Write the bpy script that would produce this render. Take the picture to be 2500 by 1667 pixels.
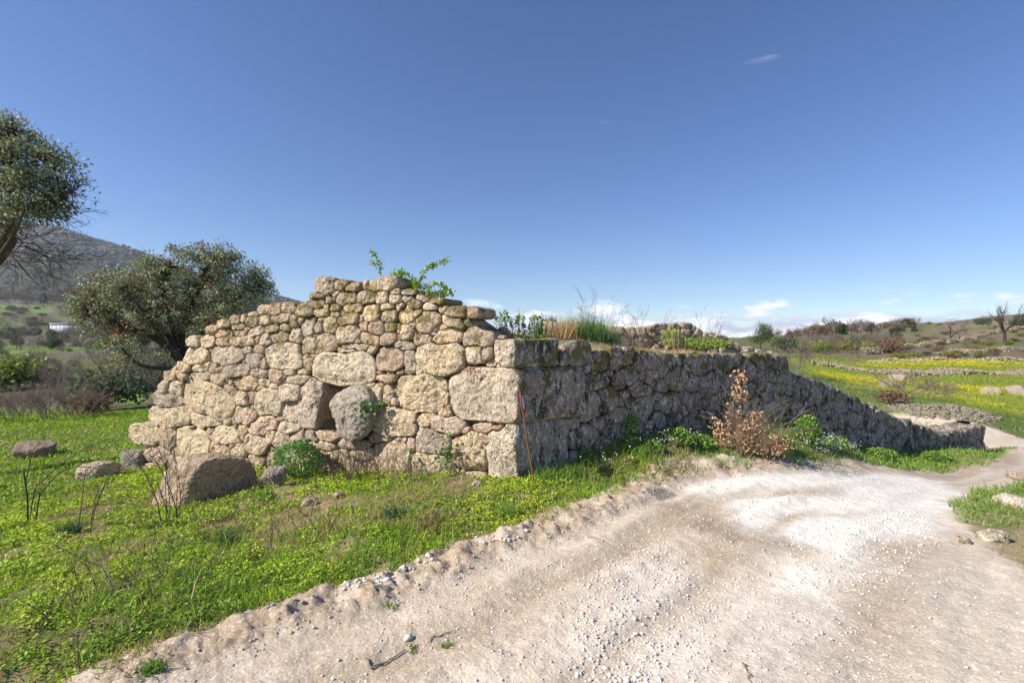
import bpy, math, random
import numpy as np
from mathutils import Vector

for o in list(bpy.data.objects):
    bpy.data.objects.remove(o)
SC = bpy.context.scene
COL = SC.collection
R = math.radians
rng = np.random.default_rng(7)
random.seed(7)

# ------------------------------------------------------------------ camera, sky, sun, exposure
FPX, CX, CY, EYE = 1180.0, 1250.0, 825.0, 1.6       # focal length and principal point for a 2500 px wide picture
cam_d = bpy.data.cameras.new('camera')
cam = bpy.data.objects.new('camera', cam_d)
COL.objects.link(cam)
cam.location = (0, 0, EYE)
cam.rotation_euler = (R(90), 0, 0)
cam_d.sensor_width = 36.0
cam_d.lens = 36.0 * FPX / 2500.0
cam_d.shift_y = -(833.5 - CY) / 2500.0
cam_d.clip_start = 0.05
cam_d.clip_end = 9000
SC.camera = cam

SUN_EL = 39.0
SUN_H = np.array([-0.945, -0.33]); SUN_H /= np.linalg.norm(SUN_H)
sun_vec = Vector((SUN_H[0] * math.cos(R(SUN_EL)), SUN_H[1] * math.cos(R(SUN_EL)), math.sin(R(SUN_EL))))
sun_d = bpy.data.lights.new('sun', 'SUN')
sun_d.energy = 5.0
sun_d.angle = R(0.5)
sun_d.color = (1.0, 0.91, 0.78)
sun = bpy.data.objects.new('sun', sun_d)
sun.rotation_euler = sun_vec.to_track_quat('Z', 'Y').to_euler()
COL.objects.link(sun)

W = bpy.data.worlds.new('World'); SC.world = W; W.use_nodes = True
wn, wl = W.node_tree.nodes, W.node_tree.links
wn.clear()
w_out = wn.new('ShaderNodeOutputWorld'); w_bg = wn.new('ShaderNodeBackground')
w_sky = wn.new('ShaderNodeTexSky'); w_sky.sky_type = 'NISHITA'; w_sky.sun_disc = False
w_sky.sun_elevation = R(SUN_EL); w_sky.sun_rotation = math.atan2(SUN_H[0], SUN_H[1])
w_sky.air_density = 1.0; w_sky.dust_density = 0.15; w_sky.ozone_density = 4.0; w_sky.altitude = 1200
w_bg.inputs['Strength'].default_value = 0.115

def wnode(t, **kw):
    n = wn.new(t)
    for k, v in kw.items(): setattr(n, k, v)
    return n
def wmath(op, a, b=None, clamp=False):
    n = wnode('ShaderNodeMath', operation=op, use_clamp=clamp)
    for i, v in enumerate((a, b)):
        if v is None: continue
        if isinstance(v, (int, float)): n.inputs[i].default_value = v
        else: wl.new(v, n.inputs[i])
    return n.outputs[0]
def wsmooth(v, a, b):
    n = wnode('ShaderNodeMapRange', interpolation_type='SMOOTHSTEP')
    wl.new(v, n.inputs['Value']); n.inputs['From Min'].default_value = a; n.inputs['From Max'].default_value = b
    return n.outputs['Result']
tc = wnode('ShaderNodeTexCoord')
sep = wnode('ShaderNodeSeparateXYZ'); wl.new(tc.outputs['Generated'], sep.inputs[0])
el = sep.outputs['Z']
mp = wnode('ShaderNodeMapping'); mp.inputs['Scale'].default_value = (7, 7, 24)
wl.new(tc.outputs['Generated'], mp.inputs[0])
nz = wnode('ShaderNodeTexNoise'); nz.inputs['Scale'].default_value = 1.0; nz.inputs['Detail'].default_value = 7; nz.inputs['Roughness'].default_value = 0.58
wl.new(mp.outputs[0], nz.inputs['Vector'])
# low cumulus bank: dense near the horizon, thinning out a few degrees up
thr = wmath('ADD', 0.27, wmath('MULTIPLY', wmath('MAXIMUM', el, 0.0), 4.2))
bank = wsmooth(wmath('SUBTRACT', nz.outputs['Fac'], thr), 0.0, 0.11)
bank = wmath('MULTIPLY', bank, wsmooth(el, 0.10, 0.055))
# a few thin wisps higher up
mp2 = wnode('ShaderNodeMapping'); mp2.inputs['Scale'].default_value = (5, 5, 21); mp2.inputs['Location'].default_value = (3.1, 0.4, 1.7)
wl.new(tc.outputs['Generated'], mp2.inputs[0])
nz2 = wnode('ShaderNodeTexNoise'); nz2.inputs['Scale'].default_value = 1.3; nz2.inputs['Detail'].default_value = 5
wl.new(mp2.outputs[0], nz2.inputs['Vector'])
wisp = wmath('MULTIPLY', wsmooth(nz2.outputs['Fac'], 0.67, 0.80), 0.16)
wisp = wmath('MULTIPLY', wisp, wsmooth(el, 0.12, 0.25))
puff = wsmooth(nz.outputs['Fac'], 0.44, 0.60)
cc = wnode('ShaderNodeMix', data_type='RGBA')
wl.new(puff, cc.inputs['Factor'])
cc.inputs['A'].default_value = (3.7, 4.2, 5.4, 1); cc.inputs['B'].default_value = (7.6, 7.7, 8.0, 1)
mixc = wnode('ShaderNodeMix', data_type='RGBA')
fac = wmath('MAXIMUM', wmath('MULTIPLY', bank, 0.95), wisp, True)
hs_ = wnode('ShaderNodeHueSaturation'); hs_.inputs['Hue'].default_value = 0.508; hs_.inputs['Saturation'].default_value = 1.12; hs_.inputs['Value'].default_value = 0.87; wl.new(w_sky.outputs[0], hs_.inputs['Color'])
wl.new(fac, mixc.inputs['Factor']); wl.new(hs_.outputs[0], mixc.inputs['A']); wl.new(cc.outputs['Result'], mixc.inputs['B'])
wl.new(mixc.outputs['Result'], w_bg.inputs['Color']); wl.new(w_bg.outputs[0], w_out.inputs[0])

vs = SC.view_settings
vs.view_transform = 'Standard'; vs.look = 'None'; vs.exposure = 0.55; vs.gamma = 1.0; vs.use_curve_mapping = False
SC.cycles.max_bounces = 6; SC.cycles.diffuse_bounces = 3; SC.cycles.transmission_bounces = 4; SC.cycles.transparent_max_bounces = 4
SC.cycles.volume_bounces = 0

# ------------------------------------------------------------------ noise
_PT = np.random.default_rng(1234).permutation(256).astype(np.int32)
_PT = np.concatenate([_PT, _PT]); _VT = (np.random.default_rng(99).random(512).astype(np.float32) * 2 - 1)
def vnoise(P, seed=0):
    P = np.asarray(P, float); two = P.shape[-1] == 2
    fl_ = np.floor(P); f = (P - fl_).astype(np.float32); i = (fl_.astype(np.int64) & 255).astype(np.int32)
    f = f * f * f * (f * (f * 6 - 15) + 10)
    s = int(seed) * 37 & 255
    x0 = _PT[(i[..., 0] + s) & 255]; x1 = _PT[(i[..., 0] + 1 + s) & 255]
    y0 = i[..., 1]; y1 = y0 + 1
    a00, a10, a01, a11 = _PT[x0 + y0], _PT[x1 + y0], _PT[(x0 + y1) & 255], _PT[(x1 + y1) & 255]
    fx, fy = f[..., 0], f[..., 1]
    def face(z):
        v00, v10, v01, v11 = _VT[a00 + z], _VT[a10 + z], _VT[a01 + z], _VT[a11 + z]
        p = v00 + (v10 - v00) * fx; q = v01 + (v11 - v01) * fx
        return p + (q - p) * fy
    if two: return face(0)
    z = i[..., 2]; p = face(z); q = face((z + 1) & 255)
    return p + (q - p) * f[..., 2]
def fbm(P, oct=4, seed=0, gain=0.5):
    P = np.asarray(P, float); s = 0; a = 1.0; t = 0
    for k in range(oct):
        s = s + a * vnoise(P * (2.03 ** k) + 17.3 * k, seed + k); t += a; a *= gain
    return s / t
def sstep(x, a, b):
    t = np.clip((x - a) / (b - a), 0, 1); return t * t * (3 - 2 * t)

# ------------------------------------------------------------------ mesh + material helpers
def mesh(name, V, F, mat, col=None, smooth=False):
    """V (n,3); F list of int arrays (k,3)/(k,4) ; col (n,3) -> colour attribute 'Col'"""
    me = bpy.data.meshes.new(name)
    V = np.asarray(V, np.float32)
    F = [np.asarray(f, np.int32) for f in (F if isinstance(F, (list, tuple)) else [F]) if len(f)]
    me.vertices.add(len(V)); me.vertices.foreach_set('co', V.ravel())
    nl = sum(f.size for f in F); npo = sum(len(f) for f in F)
    me.loops.add(nl); me.polygons.add(npo)
    me.loops.foreach_set('vertex_index', np.concatenate([f.ravel() for f in F]))
    sizes = np.concatenate([np.full(len(f), f.shape[1], np.int32) for f in F])
    st = np.zeros(npo, np.int32); st[1:] = np.cumsum(sizes)[:-1]
    me.polygons.foreach_set('loop_start', st)
    me.polygons.foreach_set('loop_total', sizes)
    if smooth: me.polygons.foreach_set('use_smooth', np.ones(npo, bool))
    if col is not None:
        c = np.ones((len(V), 4), np.float32); c[:, :3] = np.clip(col, 0, 1)
        at = me.color_attributes.new('Col', 'FLOAT_COLOR', 'POINT'); at.data.foreach_set('color', c.ravel())
    me.update(calc_edges=True)
    if mat is not None: me.materials.append(mat)
    return me
def link(name, me, parent=None):
    o = bpy.data.objects.new(name, me); COL.objects.link(o)
    if parent is not None: o.parent = parent
    return o
def obj(name, V, F, mat, parent=None, col=None, smooth=False):
    o = link(name, mesh(name, V, F, mat, col, smooth), parent)
    return o
def empty(name, loc, rz=0.0):
    o = bpy.data.objects.new(name, None); COL.objects.link(o); o.location = loc; o.rotation_euler = (0, 0, rz)
    o.empty_display_size = 0.1
    return o
def tag(o, label, cat, group=None, kind=None):
    if label: o['label'] = label
    if cat: o['category'] = cat
    if group: o['group'] = group
    if kind: o['kind'] = kind
    return o

def mat_new(name):
    m = bpy.data.materials.new(name); m.use_nodes = True
    nt = m.node_tree; nt.nodes.clear()
    out = nt.nodes.new('ShaderNodeOutputMaterial'); bs = nt.nodes.new('ShaderNodeBsdfPrincipled')
    bs.inputs['Roughness'].default_value = 0.9; bs.inputs['Specular IOR Level'].default_value = 0.25
    nt.links.new(bs.outputs[0], out.inputs[0])
    return m, nt, bs, out
class NT:
    def __init__(s, nt): s.nt = nt
    def n(s, t, **kw):
        x = s.nt.nodes.new(t)
        for k, v in kw.items(): setattr(x, k, v)
        return x
    def set(s, sock, v):
        if isinstance(v, bpy.types.NodeSocket): s.nt.links.new(v, sock)
        elif isinstance(v, tuple) and len(v) == 3 and sock.type == 'RGBA': sock.default_value = v + (1,)
        else: sock.default_value = v
    def math(s, op, a, b=None, clamp=False):
        x = s.n('ShaderNodeMath', operation=op, use_clamp=clamp); s.set(x.inputs[0], a)
        if b is not None: s.set(x.inputs[1], b)
        return x.outputs[0]
    def mix(s, f, a, b, mode='MIX'):
        x = s.n('ShaderNodeMix', data_type='RGBA', blend_type=mode)
        s.set(x.inputs['Factor'], f); s.set(x.inputs['A'], a); s.set(x.inputs['B'], b); return x.outputs['Result']
    def ss(s, v, a, b):
        x = s.n('ShaderNodeMapRange', interpolation_type='SMOOTHSTEP'); s.set(x.inputs['Value'], v)
        x.inputs['From Min'].default_value = a; x.inputs['From Max'].default_value = b; return x.outputs['Result']
    def pos(s): return s.n('ShaderNodeNewGeometry').outputs['Position']
    def nrm(s): return s.n('ShaderNodeNewGeometry').outputs['Normal']
    def scale(s, v, sc, loc=(0, 0, 0)):
        x = s.n('ShaderNodeMapping'); s.set(x.inputs[0], v); x.inputs['Scale'].default_value = sc; x.inputs['Location'].default_value = loc; return x.outputs[0]
    def noise(s, v, sc, det=4, rough=0.55):
        x = s.n('ShaderNodeTexNoise'); s.set(x.inputs['Vector'], v); x.inputs['Scale'].default_value = sc
        x.inputs['Detail'].default_value = det; x.inputs['Roughness'].default_value = rough; return x.outputs['Fac']
    def vor(s, v, sc, feat='F1', out='Distance'):
        x = s.n('ShaderNodeTexVoronoi', feature=feat); s.set(x.inputs['Vector'], v); x.inputs['Scale'].default_value = sc; return x.outputs[out]
    def bump(s, h, strength, dist, prev=None):
        x = s.n('ShaderNodeBump'); s.set(x.inputs['Height'], h); x.inputs['Strength'].default_value = strength; x.inputs['Distance'].default_value = dist
        if prev is not None: s.set(x.inputs['Normal'], prev)
        return x.outputs[0]
    def attr(s, name, out='Color'):
        x = s.n('ShaderNodeAttribute', attribute_name=name); return x.outputs[out]
    def sepz(s, v, k='Z'):
        x = s.n('ShaderNodeSeparateXYZ'); s.set(x.inputs[0], v); return x.outputs[k]

def stone_material(name, dark=False, moss_lo=1.15, moss_amt=1.0, scale=1.0):
    m, nt, bs, out = mat_new(name); g = NT(nt)
    tcn = g.n('ShaderNodeTexCoord'); P = g.pos()
    tint = g.n('ShaderNodeObjectInfo').outputs['Color']
    big = g.noise(P, 3.0 * scale, 3); mid = g.noise(P, 16 * scale, 4, 0.65); fine = g.noise(P, 75 * scale, 3, 0.7)
    grain = g.vor(P, 95 * scale, out='Color')
    gr = g.sepz(grain, 'X')
    if not dark:
        c = g.mix(g.ss(big, 0.35, 0.65), tint, g.mix(1.0, tint, (1.10, 1.03, 0.94), 'MULTIPLY'))
        c = g.mix(g.math('MULTIPLY', g.ss(mid, 0.52, 0.70), 0.55), c, g.mix(1.0, tint, (0.90, 0.94, 1.04), 'MULTIPLY'))          # grey weathering
        c = g.mix(g.math('MULTIPLY', g.ss(mid, 0.48, 0.32), 0.7), c, g.mix(1.0, tint, (0.66, 0.52, 0.38), 'MULTIPLY'))           # iron staining
        lightt = g.mix(1.0, tint, (1.38, 1.42, 1.5), 'MULTIPLY'); darkt = g.mix(1.0, tint, (0.30, 0.26, 0.22), 'MULTIPLY')
        c = g.mix(g.math('MULTIPLY', g.ss(gr, 0.80, 0.93), 0.65), c, lightt)              # feldspar
        c = g.mix(g.math('MULTIPLY', g.ss(gr, 0.17, 0.05), 0.75), c, darkt)             # mica
        g2_ = g.sepz(g.vor(g.scale(P, (1, 1, 1), (3, 1, 2)), 40 * scale, out='Color'), 'Y')
        c = g.mix(g.math('MULTIPLY', g.ss(g2_, 0.72, 0.9), 0.5), c, lightt); c = g.mix(g.math('MULTIPLY', g.ss(g2_, 0.28, 0.1), 0.5), c, darkt)
        pit = g.noise(g.scale(P, (1, 1, 1), (2, 7, 3)), 34 * scale, 4, 0.75)
        c = g.mix(g.math('MULTIPLY', g.ss(pit, 0.45, 0.33), 0.6), c, darkt)           # dirt in the pits
        c = g.mix(g.math('MULTIPLY', g.ss(pit, 0.56, 0.66), 0.55), c, lightt)
        wth = g.noise(g.scale(P, (1, 1, 1), (9, 4, 6)), 2.6 * scale, 5, 0.68)
        c = g.mix(g.math('MULTIPLY', g.ss(wth, 0.50, 0.64), 0.55), c, g.mix(1.0, tint, (0.52, 0.50, 0.48), 'MULTIPLY'))   # dark weathering
        lich = g.noise(g.scale(P, (1, 1, 1), (4, 2, 9)), 7 * scale, 5, 0.7)
        c = g.mix(g.math('MULTIPLY', g.ss(lich, 0.60, 0.68), 0.4), c, (0.25, 0.24, 0.20))
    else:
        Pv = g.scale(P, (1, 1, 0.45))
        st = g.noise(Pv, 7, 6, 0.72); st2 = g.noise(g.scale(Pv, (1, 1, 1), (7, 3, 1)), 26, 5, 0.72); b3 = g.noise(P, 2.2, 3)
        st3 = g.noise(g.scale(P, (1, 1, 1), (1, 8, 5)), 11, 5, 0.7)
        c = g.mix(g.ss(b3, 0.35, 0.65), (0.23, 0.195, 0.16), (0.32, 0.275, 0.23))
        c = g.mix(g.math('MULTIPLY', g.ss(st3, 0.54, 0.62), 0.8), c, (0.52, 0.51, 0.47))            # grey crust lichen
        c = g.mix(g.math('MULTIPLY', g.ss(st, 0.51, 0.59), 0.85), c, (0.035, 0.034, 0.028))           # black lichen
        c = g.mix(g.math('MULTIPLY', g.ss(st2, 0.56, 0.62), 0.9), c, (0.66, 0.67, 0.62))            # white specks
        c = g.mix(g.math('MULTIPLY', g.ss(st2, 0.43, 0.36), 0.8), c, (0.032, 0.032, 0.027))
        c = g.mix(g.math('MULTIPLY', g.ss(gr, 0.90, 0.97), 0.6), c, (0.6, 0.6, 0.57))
    z = g.sepz(P); nzp = g.sepz(g.nrm())
    mn = g.noise(g.scale(P, (1, 1, 1), (11, 5, 3)), 4.5, 5, 0.68)
    w = g.math('ADD', mn, g.math('MULTIPLY', g.ss(z, moss_lo - 0.5, moss_lo + 0.9), 0.13))
    w = g.math('ADD', w, g.math('MULTIPLY', g.math('MAXIMUM', nzp, 0.0), 0.10))
    mf = g.math('MULTIPLY', g.ss(w, 0.58 if dark else 0.63, 0.67 if dark else 0.72), moss_amt, True)
    mc = g.mix(g.noise(P, 30, 2), (0.055, 0.06, 0.012), (0.19, 0.165, 0.03))
    c = g.mix(g.math('MULTIPLY', mf, 0.85), c, mc)
    g.set(bs.inputs['Base Color'], c)
    hgt = g.math('ADD', g.math('MULTIPLY', mid, 0.9), g.math('ADD', g.math('MULTIPLY', fine, 0.7), g.math('MULTIPLY', g.vor(P, 60 * scale), 0.5)))
    g.set(bs.inputs['Normal'], g.bump(hgt, 0.9, 0.018 / scale))
    bs.inputs['Roughness'].default_value = 0.95; bs.inputs['Specular IOR Level'].default_value = 0.15
    return m

def leaf_material(name, trans=0.35, rough=0.55, spec=0.3):
    m, nt, bs, out = mat_new(name); g = NT(nt)
    c = g.attr('Col')
    g.set(bs.inputs['Base Color'], c); bs.inputs['Roughness'].default_value = rough; bs.inputs['Specular IOR Level'].default_value = spec
    if trans > 0:
        tr = g.n('ShaderNodeBsdfTranslucent'); g.set(tr.inputs['Color'], g.mix(0.35, c, (0.6, 0.7, 0.1), 'MULTIPLY') if False else c)
        ms = g.n('ShaderNodeMixShader'); ms.inputs[0].default_value = trans
        nt.links.new(bs.outputs[0], ms.inputs[1]); nt.links.new(tr.outputs[0], ms.inputs[2]); nt.links.new(ms.outputs[0], out.inputs[0])
    return m
def col_material(name, noise_amt=0.35, noise_sc=40, bump=0.4, bdist=0.01, rough=0.92):
    m, nt, bs, out = mat_new(name); g = NT(nt)
    P = g.pos(); n = g.noise(P, noise_sc, 5, 0.65)
    k = g.math('ADD', 1.0 - noise_amt, g.math('MULTIPLY', n, 2 * noise_amt))
    x = g.n('ShaderNodeMix', data_type='RGBA', blend_type='MULTIPLY'); x.inputs['Factor'].default_value = 1.0
    g.set(x.inputs['A'], g.attr('Col')); 
    cmb = g.n('ShaderNodeCombineXYZ'); [g.set(cmb.inputs[i], k) for i in range(3)]
    g.set(x.inputs['B'], cmb.outputs[0])
    g.set(bs.inputs['Base Color'], x.outputs['Result'])
    if bump: g.set(bs.inputs['Normal'], g.bump(n, bump, bdist))
    bs.inputs['Roughness'].default_value = rough; bs.inputs['Specular IOR Level'].default_value = 0.15
    return m
def plain_material(name, color, rough=0.8, var=0.25, sc=30, bump=0.3, bdist=0.004):
    m, nt, bs, out = mat_new(name); g = NT(nt)
    P = g.pos(); n = g.noise(P, sc, 4, 0.6)
    dk = tuple(c * (1 - var) for c in color); lt = tuple(min(1, c * (1 + var)) for c in color)
    g.set(bs.inputs['Base Color'], g.mix(n, dk, lt)); bs.inputs['Roughness'].default_value = rough
    if bump: g.set(bs.inputs['Normal'], g.bump(n, bump, bdist))
    return m

M = {}
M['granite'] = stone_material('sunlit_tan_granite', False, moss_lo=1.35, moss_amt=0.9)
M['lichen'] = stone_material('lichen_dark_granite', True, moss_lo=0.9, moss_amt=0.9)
M['boulder'] = stone_material('boulder_granite', False, moss_lo=1.6, moss_amt=0.5)
M['leaf'] = leaf_material('leaf', 0.28); M['oak_leaf'] = leaf_material('oak_leaf', 0.15, 0.6, 0.3); M['grass'] = leaf_material('grass_blade', 0.30, 0.6, 0.2)
M['dry'] = leaf_material('dry_leaf', 0.25, 0.8, 0.1)
M['bark'] = plain_material('bark', (0.10, 0.075, 0.055), 0.95, 0.5, 25, 0.8, 0.02)
M['twig'] = plain_material('burnt_twig', (0.075, 0.058, 0.048), 0.9, 0.4, 60, 0.2)
M['greytwig'] = plain_material('grey_twig', (0.23, 0.185, 0.155), 0.9, 0.4, 60, 0.2)
M['palebark'] = plain_material('pale_bark', (0.24, 0.20, 0.17), 0.95, 0.4, 20, 0.5, 0.02)
M['straw'] = leaf_material('straw', 0.25, 0.7, 0.2)

# ------------------------------------------------------------------ terrain
def at_depth(px, py, Y):
    return ((px - CX) / FPX * Y, Y, EYE - (py - CY) / FPX * Y)
ctrl = [(0, 0.5, 0), (-2, 0.5, 0), (2, .5, 0), (0, -2, 0), (0, -8, .3), (-8, -6, .2), (8, -6, 0), (0, -60, 6), (-60, -40, 2), (60, -40, 4), (0, -600, 40), (-600, -300, 20), (600, -200, 30),
        (-5, 0, -.1), (5, 0, .02), (0, 3, 0), (-2.5, 3, -.02), (2.5, 3, 0), (0, 5.3, 0), (2, 6.2, .0), (2, 5, -.02), (3.2, 3.2, -.02), (4.27, 7.87, 0), (-2.3, 6.2, -.16), (-2.4, 4.6, -.12),
        (-6.25, 8.0, -.6), (-4.2, 5.6, -.33), (-4.5, 3.6, -.25), (-8, 5, -.6), (-9, 8, -.9),
        (5, 5.4, -.3), (9.2, 8.7, -.9), (8.2, 9.2, -.9), (5.3, 7.6, -.33), (6.5, 9.2, -.42), (12.8, 13, -1.55), (13.6, 12.9, -1.42), (9, 5, -.55), (11, 8, -1.0),
        (10.2, 11.6, -1.05), (14, 17, -1.75), (2, 12, .2), (-2, 12, -.3), (7, 15, -.3), (-6, 13, -1.0), (18, 16, -1.9),
        at_depth(150, 1080, 12), at_depth(20, 1120, 10.5), at_depth(0, 1045, 14), at_depth(150, 1015, 20), at_depth(300, 965, 27), at_depth(-300, 1045, 15),
        at_depth(150, 930, 60), at_depth(150, 885, 120), at_depth(100, 840, 220), at_depth(100, 800, 350), at_depth(100, 760, 500), at_depth(100, 735, 620),
        at_depth(-500, 930, 60), at_depth(-500, 885, 120), at_depth(-500, 800, 350), at_depth(-500, 735, 620), at_depth(350, 900, 60), at_depth(400, 860, 120), at_depth(450, 830, 220), at_depth(450, 800, 350), at_depth(450, 760, 620),
        at_depth(900, 850, 60), at_depth(900, 842, 150), at_depth(900, 835, 400), at_depth(1400, 852, 60), at_depth(1400, 838, 200), at_depth(1400, 832, 600),
        at_depth(1850, 856, 60), at_depth(1850, 838, 150), at_depth(1850, 834, 400), at_depth(2000, 905, 36), at_depth(2000, 868, 60), at_depth(2000, 820, 200), at_depth(2000, 826, 500),
        at_depth(2300, 1012, 18), at_depth(2200, 952, 28), at_depth(2200, 885, 55), at_depth(2200, 850, 95), at_depth(2200, 812, 180), at_depth(2200, 822, 500),
        at_depth(2480, 1000, 22), at_depth(2480, 930, 38), at_depth(2480, 885, 58), at_depth(2480, 845, 88), at_depth(2480, 800, 140), at_depth(2480, 772, 200), at_depth(2480, 790, 500),
        at_depth(2900, 1000, 22), at_depth(2900, 885, 58), at_depth(2900, 800, 140), at_depth(2900, 755, 220), at_depth(2900, 775, 600),
        (0, 2500, -25), (-2500, 1500, 60), (2500, 1500, -10), (2500, -500, 0), (-2500, -500, 40), (0, -2500, 60), (1500, 2500, -25), (-1500, 2500, 30)]
ctrl = np.array(ctrl)
def feat(x, y):
    r = np.hypot(x, y) + 1.5; az = np.arctan2(x, y)
    return np.stack([np.sin(az) * 1.6, np.cos(az) * 1.6, np.log(r) * 1.0], -1)
_A = feat(ctrl[:, 0], ctrl[:, 1]); _c2 = 0.12 ** 2
_sc = 1.0 / (np.hypot(ctrl[:, 0], ctrl[:, 1]) + 1.5)
def _k(a, b):
    d2 = ((a[:, None, :] - b[None]) ** 2).sum(-1); return np.sqrt(d2 + _c2)
_Kc = _k(_A, _A)
# work with z / distance so that far points do not shake near ones
_w = np.linalg.solve(np.block([[_Kc + 1e-3 * np.eye(len(ctrl)), np.ones((len(ctrl), 1))], [np.ones((1, len(ctrl))), np.zeros((1, 1))]]), np.concatenate([ctrl[:, 2] * _sc, [0]]))
def H0(x, y):
    x = np.atleast_1d(np.asarray(x, float)); y = np.atleast_1d(np.asarray(y, float)); sh = x.shape
    x = x.ravel(); y = y.ravel(); out = np.empty(len(x))
    for i in range(0, len(x), 20000):
        s = slice(i, i + 20000)
        out[s] = (_k(feat(x[s], y[s]), _A) @ _w[:-1] + _w[-1]) * (np.hypot(x[s], y[s]) + 1.5)
    return out.reshape(sh)
def march(px, py, hf=H0, lift=0.0):
    Ys = np.geomspace(1.0, 3000, 500)
    X = (px - CX) / FPX * Ys; Z = EYE - (py - CY) / FPX * Ys
    g = Z - hf(X, Ys) - lift
    k = np.argmax(g < 0) if (g < 0).any() else len(Ys) - 1
    k = max(k, 1); a, b = Ys[k - 1], Ys[k]
    t = g[k - 1] / (g[k - 1] - g[k] + 1e-9); Y = a + (b - a) * np.clip(t, 0, 1)
    return np.array([(px - CX) / FPX * Y, Y, EYE - (py - CY) / FPX * Y])

# road outline (traced on the ground, then kept in metres)
LE = [(205, 1664), (275, 1613), (433, 1570), (512, 1534), (590, 1503), (672, 1469), (763, 1451), (835, 1436), (907, 1411), (998, 1382), (1088, 1339), (1164, 1310), (1251, 1292), (1341, 1255),
      (1420, 1222), (1517, 1189), (1600, 1158), (1720, 1140), (1850, 1130), (1975, 1127), (2078, 1128), (2195, 1144), (2335, 1144), (2420, 1130), (2447, 1105)]
left_edge = [march(*p)[:2] for p in LE]
left_edge = [np.array([-2.9, 1.3]), np.array([-6.0, -2.5])][::-1] + left_edge + [np.array([14.2, 13.6]), np.array([14.3, 15.2]), np.array([13.2, 17.2]), np.array([10, 19.5])]
right_edge = [np.array([-3.0, -3.6]), np.array([2.2, -.6]), np.array([3.2, 1.7])] + [march(*p)[:2] for p in [(2560, 1440), (2440, 1370), (2345, 1290), (2312, 1250), (2324, 1226), (2400, 1200), (2500, 1178), (2620, 1150)]] + [np.array([15.2, 12.2]), np.array([16.6, 14.4]), np.array([16.6, 16.6]), np.array([14.6, 19.0]), np.array([11, 22])]
road_poly = np.array(left_edge + right_edge[::-1])
def inpoly(x, y, poly):
    ins = np.zeros(x.shape, bool); n = len(poly)
    for i in range(n):
        x1, y1 = poly[i]; x2, y2 = poly[(i + 1) % n]
        c = ((y1 > y) != (y2 > y)) & (x < (x2 - x1) * (y - y1) / (y2 - y1 + 1e-12) + x1)
        ins ^= c
    return ins
def pdist(x, y, line, closed=False):
    d = np.full(x.shape, 1e9); L = np.asarray(line); n = len(L)
    for i in range(n if closed else n - 1):
        a = L[i]; b = L[(i + 1) % n]; ab = b - a
        t = np.clip(((x - a[0]) * ab[0] + (y - a[1]) * ab[1]) / (ab @ ab + 1e-12), 0, 1)
        d = np.minimum(d, np.hypot(x - a[0] - t * ab[0], y - a[1] - t * ab[1]))
    return d
def road_sd(x, y):
    """negative inside the road, metres"""
    x = np.asarray(x, float); y = np.asarray(y, float)
    out = np.full(x.shape, 50.0)
    near = (np.hypot(x, y) < 32)
    xs, ys = x[near], y[near]
    xs = xs + 0.05 * fbm(np.stack([xs, ys], -1) * 2.2, 3, 5); ys = ys + 0.05 * fbm(np.stack([xs, ys], -1) * 2.2, 3, 9)
    d = pdist(xs, ys, road_poly, True)
    out[near] = np.where(inpoly(xs, ys, road_poly), -d, d)
    return out
left_line = np.array(left_edge)
def lane_noise(x, y, seed):
    # noise stretched along the wheel direction (from lower left to upper right)
    c, s = math.cos(R(38)), math.sin(R(38))
    u = x * c + y * s; v = -x * s + y * c
    return u, v
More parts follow.
